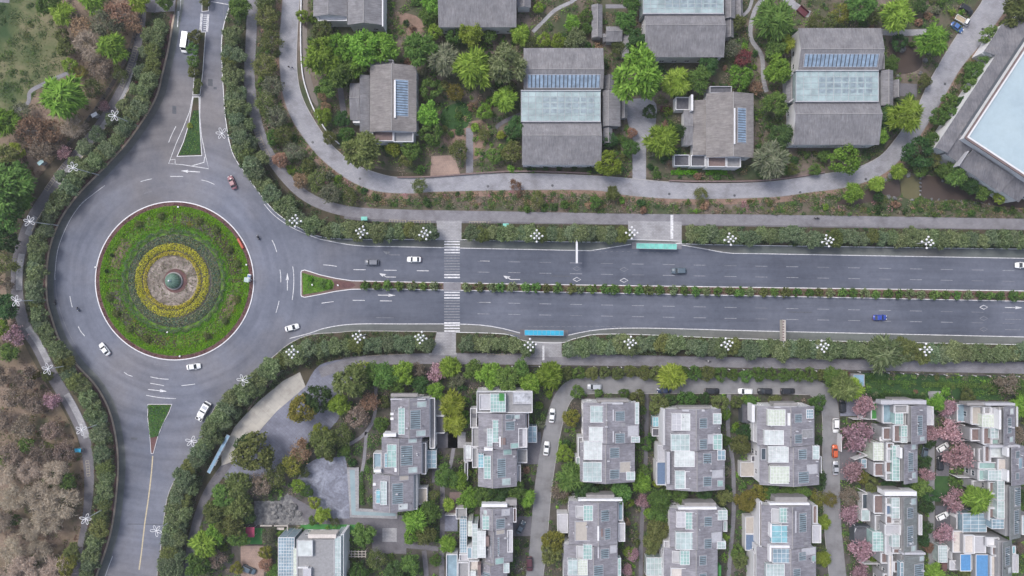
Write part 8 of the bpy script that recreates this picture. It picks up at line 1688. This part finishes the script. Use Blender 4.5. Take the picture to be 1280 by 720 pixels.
# low cover masses
G_ = ['leaf_green', 'leaf_olive', 'leaf_dark', 'leaf_brown', 'leaf_grey', 'leaf_rust']
alln = [(-20, -40), (1300, -40), (1300, 760), (-20, 760)]
cover('undergrowth', [(365, -40), (1250, -40), (1100, 205), (900, 226), (500, 218), (400, 180)], 1900, ['leaf_green', 'leaf_olive', 'leaf_dark', 'leaf_brown', 'leaf_bright', 'leaf_rust'], [6, 3, 4, 2, 3, .7], rad=(.6, 2.2), hgt=(.4, 1.6), label='low garden planting between the upper villas', avoid=1)
cover('undergrowth', [(300, -40), (352, -40), (350, 100), (400, 200), (480, 240), (640, 238), (780, 244), (960, 247), (1060, 234), (1130, 215), (1300, 250), (1300, 275), (700, 266), (430, 254), (350, 210), (320, 150)], 1500, ['leaf_olive', 'leaf_green', 'leaf_brown', 'leaf_rust', 'leaf_dark', 'leaf_grey', 'leaf_pinkdeep'], [5, 4, 4, 1.6, 3, 2, .3], .3, (.6, 1.7), (.3, 1.3), 40, 'mixed shrubs covering the bank between pavement and loop road', 1)
cover('undergrowth', [(1140, 260), (1130, 215), (1200, 90), (1240, 40), (1300, -20), (1300, 265)], 350, ['leaf_green', 'leaf_dark', 'leaf_olive', 'leaf_brown'], [4, 4, 3, 1], label='low planting around the angled hall', avoid=1)
cover('undergrowth', [(455, 458), (1300, 470), (1300, 760), (200, 760), (245, 640), (290, 590), (380, 560), (440, 480)], 3000, ['leaf_green', 'leaf_dark', 'leaf_olive', 'leaf_brown', 'leaf_bright'], [6, 4, 3, 1.2, 3], rad=(.6, 2.2), hgt=(.4, 1.6), label='low garden planting between the townhouses', avoid=1)
cover('undergrowth', Ww, 900, ['leaf_brown', 'leaf_olive', 'leaf_rust', 'leaf_green', 'leaf_grey'], [5, 3, 2, 1.5, 2], .32, (.6, 1.8), (.2, .9), 34, 'leaf litter and low brush under the left woods', 1)
for P_ in (VN1, VN2, VN3, VS1, VS2, VS3): 
    hard_save = HARD; HARD = HARD & ~raster(P_)
    cover('verge_planting', P_, int(raster(P_).sum() / 28), ['leaf_street', 'leaf_streetb', 'leaf_dark', 'leaf_olive'], [4, 3, 3, 1], .32, (.6, 1.4), (.4, 1.2), 34, 'low planting under the verge trees', 0); HARD = hard_save
VWr = raster(VW); hard_save = HARD; HARD = (HARD & ~VWr) | raster(LE + offset(LE, 3.5)[::-1])
cover('verge_planting', VW, 900, ['leaf_street', 'leaf_streetb', 'leaf_dark', 'leaf_red'], [4, 3, 4, .6], .32, (.6, 1.4), (.4, 1.2), 34, 'low planting under the left verge trees', 0); HARD = hard_save
cover('grass_tufts', [(-20, -40), (60, -40), (70, 20), (82, 60), (88, 90), (50, 105), (32, 140), (-20, 150)], 160, ['leaf_dark', 'leaf_green', 'leaf_olive'], [4, 2, 1], .3, (.8, 3.0), (.1, .5), 60, 'dark clumps on the dry upper left lawn', 1)
# loose shrubs in the gardens, each its own thing
taken = [(t[0], t[1], t[2]) for t in T]
def scatter_shrubs(poly, n, group):
    M = raster(poly) & ~grow(HARD, 3) & ~grow(BUILT, 3); ii = np.argwhere(M); c_ = 0; tries = 0
    while c_ < n and tries < 6000:
        tries += 1; j = ii[RS.randint(len(ii))]; x, y = j[1] + X0 + .5, j[0] + Y0 + .5; r_ = rnd.uniform(3.5, 7)
        if not (0 < x < 1280 and 0 < y < 720) or any((x - a) ** 2 + (y - b_) ** 2 < (r_ * .8 + c * .75) ** 2 for a, b_, c in taken): continue
        taken.append((x, y, r_)); mt, lk = rnd.choice([('leaf_green', 'green shrub'), ('leaf_dark', 'dark green shrub'), ('leaf_olive', 'olive shrub'), ('leaf_green', 'green shrub'), ('leaf_dark', 'dark green shrub'), ('leaf_grey', 'grey green shrub'), ('leaf_rust', 'rusty shrub'), ('leaf_bright', 'bright green shrub')])
        put('shrub', x, y, r_, lk, mt, group=group, zs=rnd.uniform(.7, 1.1)); c_ += 1
scatter_shrubs([(380, -5), (1215, -5), (1100, 200), (900, 222), (500, 215), (400, 170)], 85, 'loose shrubs in the upper gardens')
scatter_shrubs([(455, 460), (1280, 470), (1280, 720), (240, 720), (290, 600), (380, 560)], 100, 'loose shrubs between the townhouses')
scatter_shrubs([(318, 0), (350, 0), (352, 100), (400, 205), (480, 244), (640, 240), (780, 246), (960, 250), (1060, 236), (1280, 255), (1280, 270), (700, 264), (430, 254), (350, 210), (322, 140)], 40, 'shrubs on the bank above the avenue')
# verge poles of side fence lamps: small bollards left out

# ---------------------------------------------------------------- labels: every plant and rock is singled out by its surroundings
LM += [('teal bus shelter', 820, 308), ('blue bus shelter', 680, 416), ('zebra crossing', 565, 360), ('roundabout dome', 212, 351), ('long slanting shelter', 273, 568), ('white loaded truck', 255, 514), ('white minibus', 232, 53),
       ('orange red planter', 301, 304), ('thin overhead sign', 721, 312), ('wide overhead sign', 980, 415), ('parked orange hatchback', 1043, 564), ('bright blue sedan', 1100, 397), ('giant bright tree', 797, 95), ('red footbridge villa', 905, 160),
       ('brown-grey solar villa', 490, 125), ('left glass-roofed villa', 703, 135), ('right glass-roofed villa', 1046, 108), ('top-edge glass villa', 854, 30), ('angled pale hall', 1240, 170), ('pinkish forecourt', 557, 207), ('forecourt driveway', 800, 155),
       ('cream ramp', 330, 520), ('rock garden', 350, 640), ('red awning', 312, 665), ('lone gridded-glass house', 388, 700), ('water channel corner', 440, 640), ('stepping three-unit townhouse', 507, 565), ('beige-terrace townhouse', 622, 550), ('lane-corner townhouse', 760, 552),
       ('navy-sheet townhouse', 863, 560), ('twin gridded-roof townhouse', 982, 556), ('green-lawn-terrace townhouse', 1125, 552), ('pale-terrace far-right townhouse', 1235, 530), ('white-green glass townhouse', 605, 680), ('beige-panel townhouse', 744, 680), ('cream-sheet townhouse', 869, 680), ('cyan-glass townhouse', 983, 680),
       ('slate-green townhouse', 1128, 665), ('blue-sheet townhouse', 1236, 700), ('grey-blue garden shed', 1073, 474), ('brown long pond', 1215, 245), ('olive pond', 1138, 234), ('top right pond', 1132, 72), ('tiled garden corridor', 765, 32), ('small white truck', 1202, 25),
       ('bright blue booth', 103, 561), ('pink car', 290, 228), ('upper splitter island', 238, 175), ('lower splitter island', 198, 525), ('white lattice pergola', 443, 692), ('curved lawn path', 45, 110), ('yellow road line', 185, 630), ('silver lane car', 743, 483), ('white avenue sedan', 517, 324), ('maroon parked car', 662, 705)]
from collections import defaultdict
G = defaultdict(list)
DIRS = ['right of', 'upper right of', 'above', 'upper left of', 'left of', 'lower left of', 'below', 'lower right of']
for (o, look, x, y) in VEG:
    name, lx, ly = min(LM, key=lambda l: (l[1] - x) ** 2 + (l[2] - y) ** 2)
    d = math.hypot(x - lx, y - ly)
    if d < 5: G[(look, name, 'at')].append((d, o))
    else:
        a = math.degrees(math.atan2(ly - y, x - lx)) % 360
        G[(look, name, DIRS[int(((a + 22.5) % 360) // 45)])].append((d, o))
ORDN = ORD + ['%dth' % i for i in range(21, 80)]
for (look, name, dr), L in G.items():
    L.sort(key=lambda t: t[0])
    for i, (_, o) in enumerate(L):
        if len(L) == 1: lab = '%s %s the %s' % (look, dr, name)
        else: lab = '%s, %s the %s, %s' % (look, dr, name, 'the nearest' if i == 0 else ORDN[i] + ' nearest')
        o['label'] = lab
# remove the prototypes
def rm(o):
    for ch in KIDS.get(o.name, []): rm(ch)
    bpy.data.objects.remove(o)
kids(None)
for L, _, _ in PROTO.values():
    for o in L: rm(o)
for o in list(CARS.values()) + [PL, GL_]: rm(o)

# thin spring haze between the drone and the ground
hm = bpy.data.materials.new('haze'); hm.use_nodes = True; ht_ = hm.node_tree; ht_.nodes.clear()
pv = ht_.nodes.new('ShaderNodeVolumePrincipled'); pv.inputs['Color'].default_value = (.9, .93, 1, 1); pv.inputs['Density'].default_value = 0.0002; pv.inputs['Anisotropy'].default_value = 0.3
ot = ht_.nodes.new('ShaderNodeOutputMaterial'); ht_.links.new(pv.outputs[0], ot.inputs['Volume']); MATS['haze'] = hm
hb = MB(); hb.box(-1000, -1000, -1, 1000, 1000, 230); tag(hb.build('haze', 'haze'), 'thin pale haze in the air', 'haze', None, 'stuff')
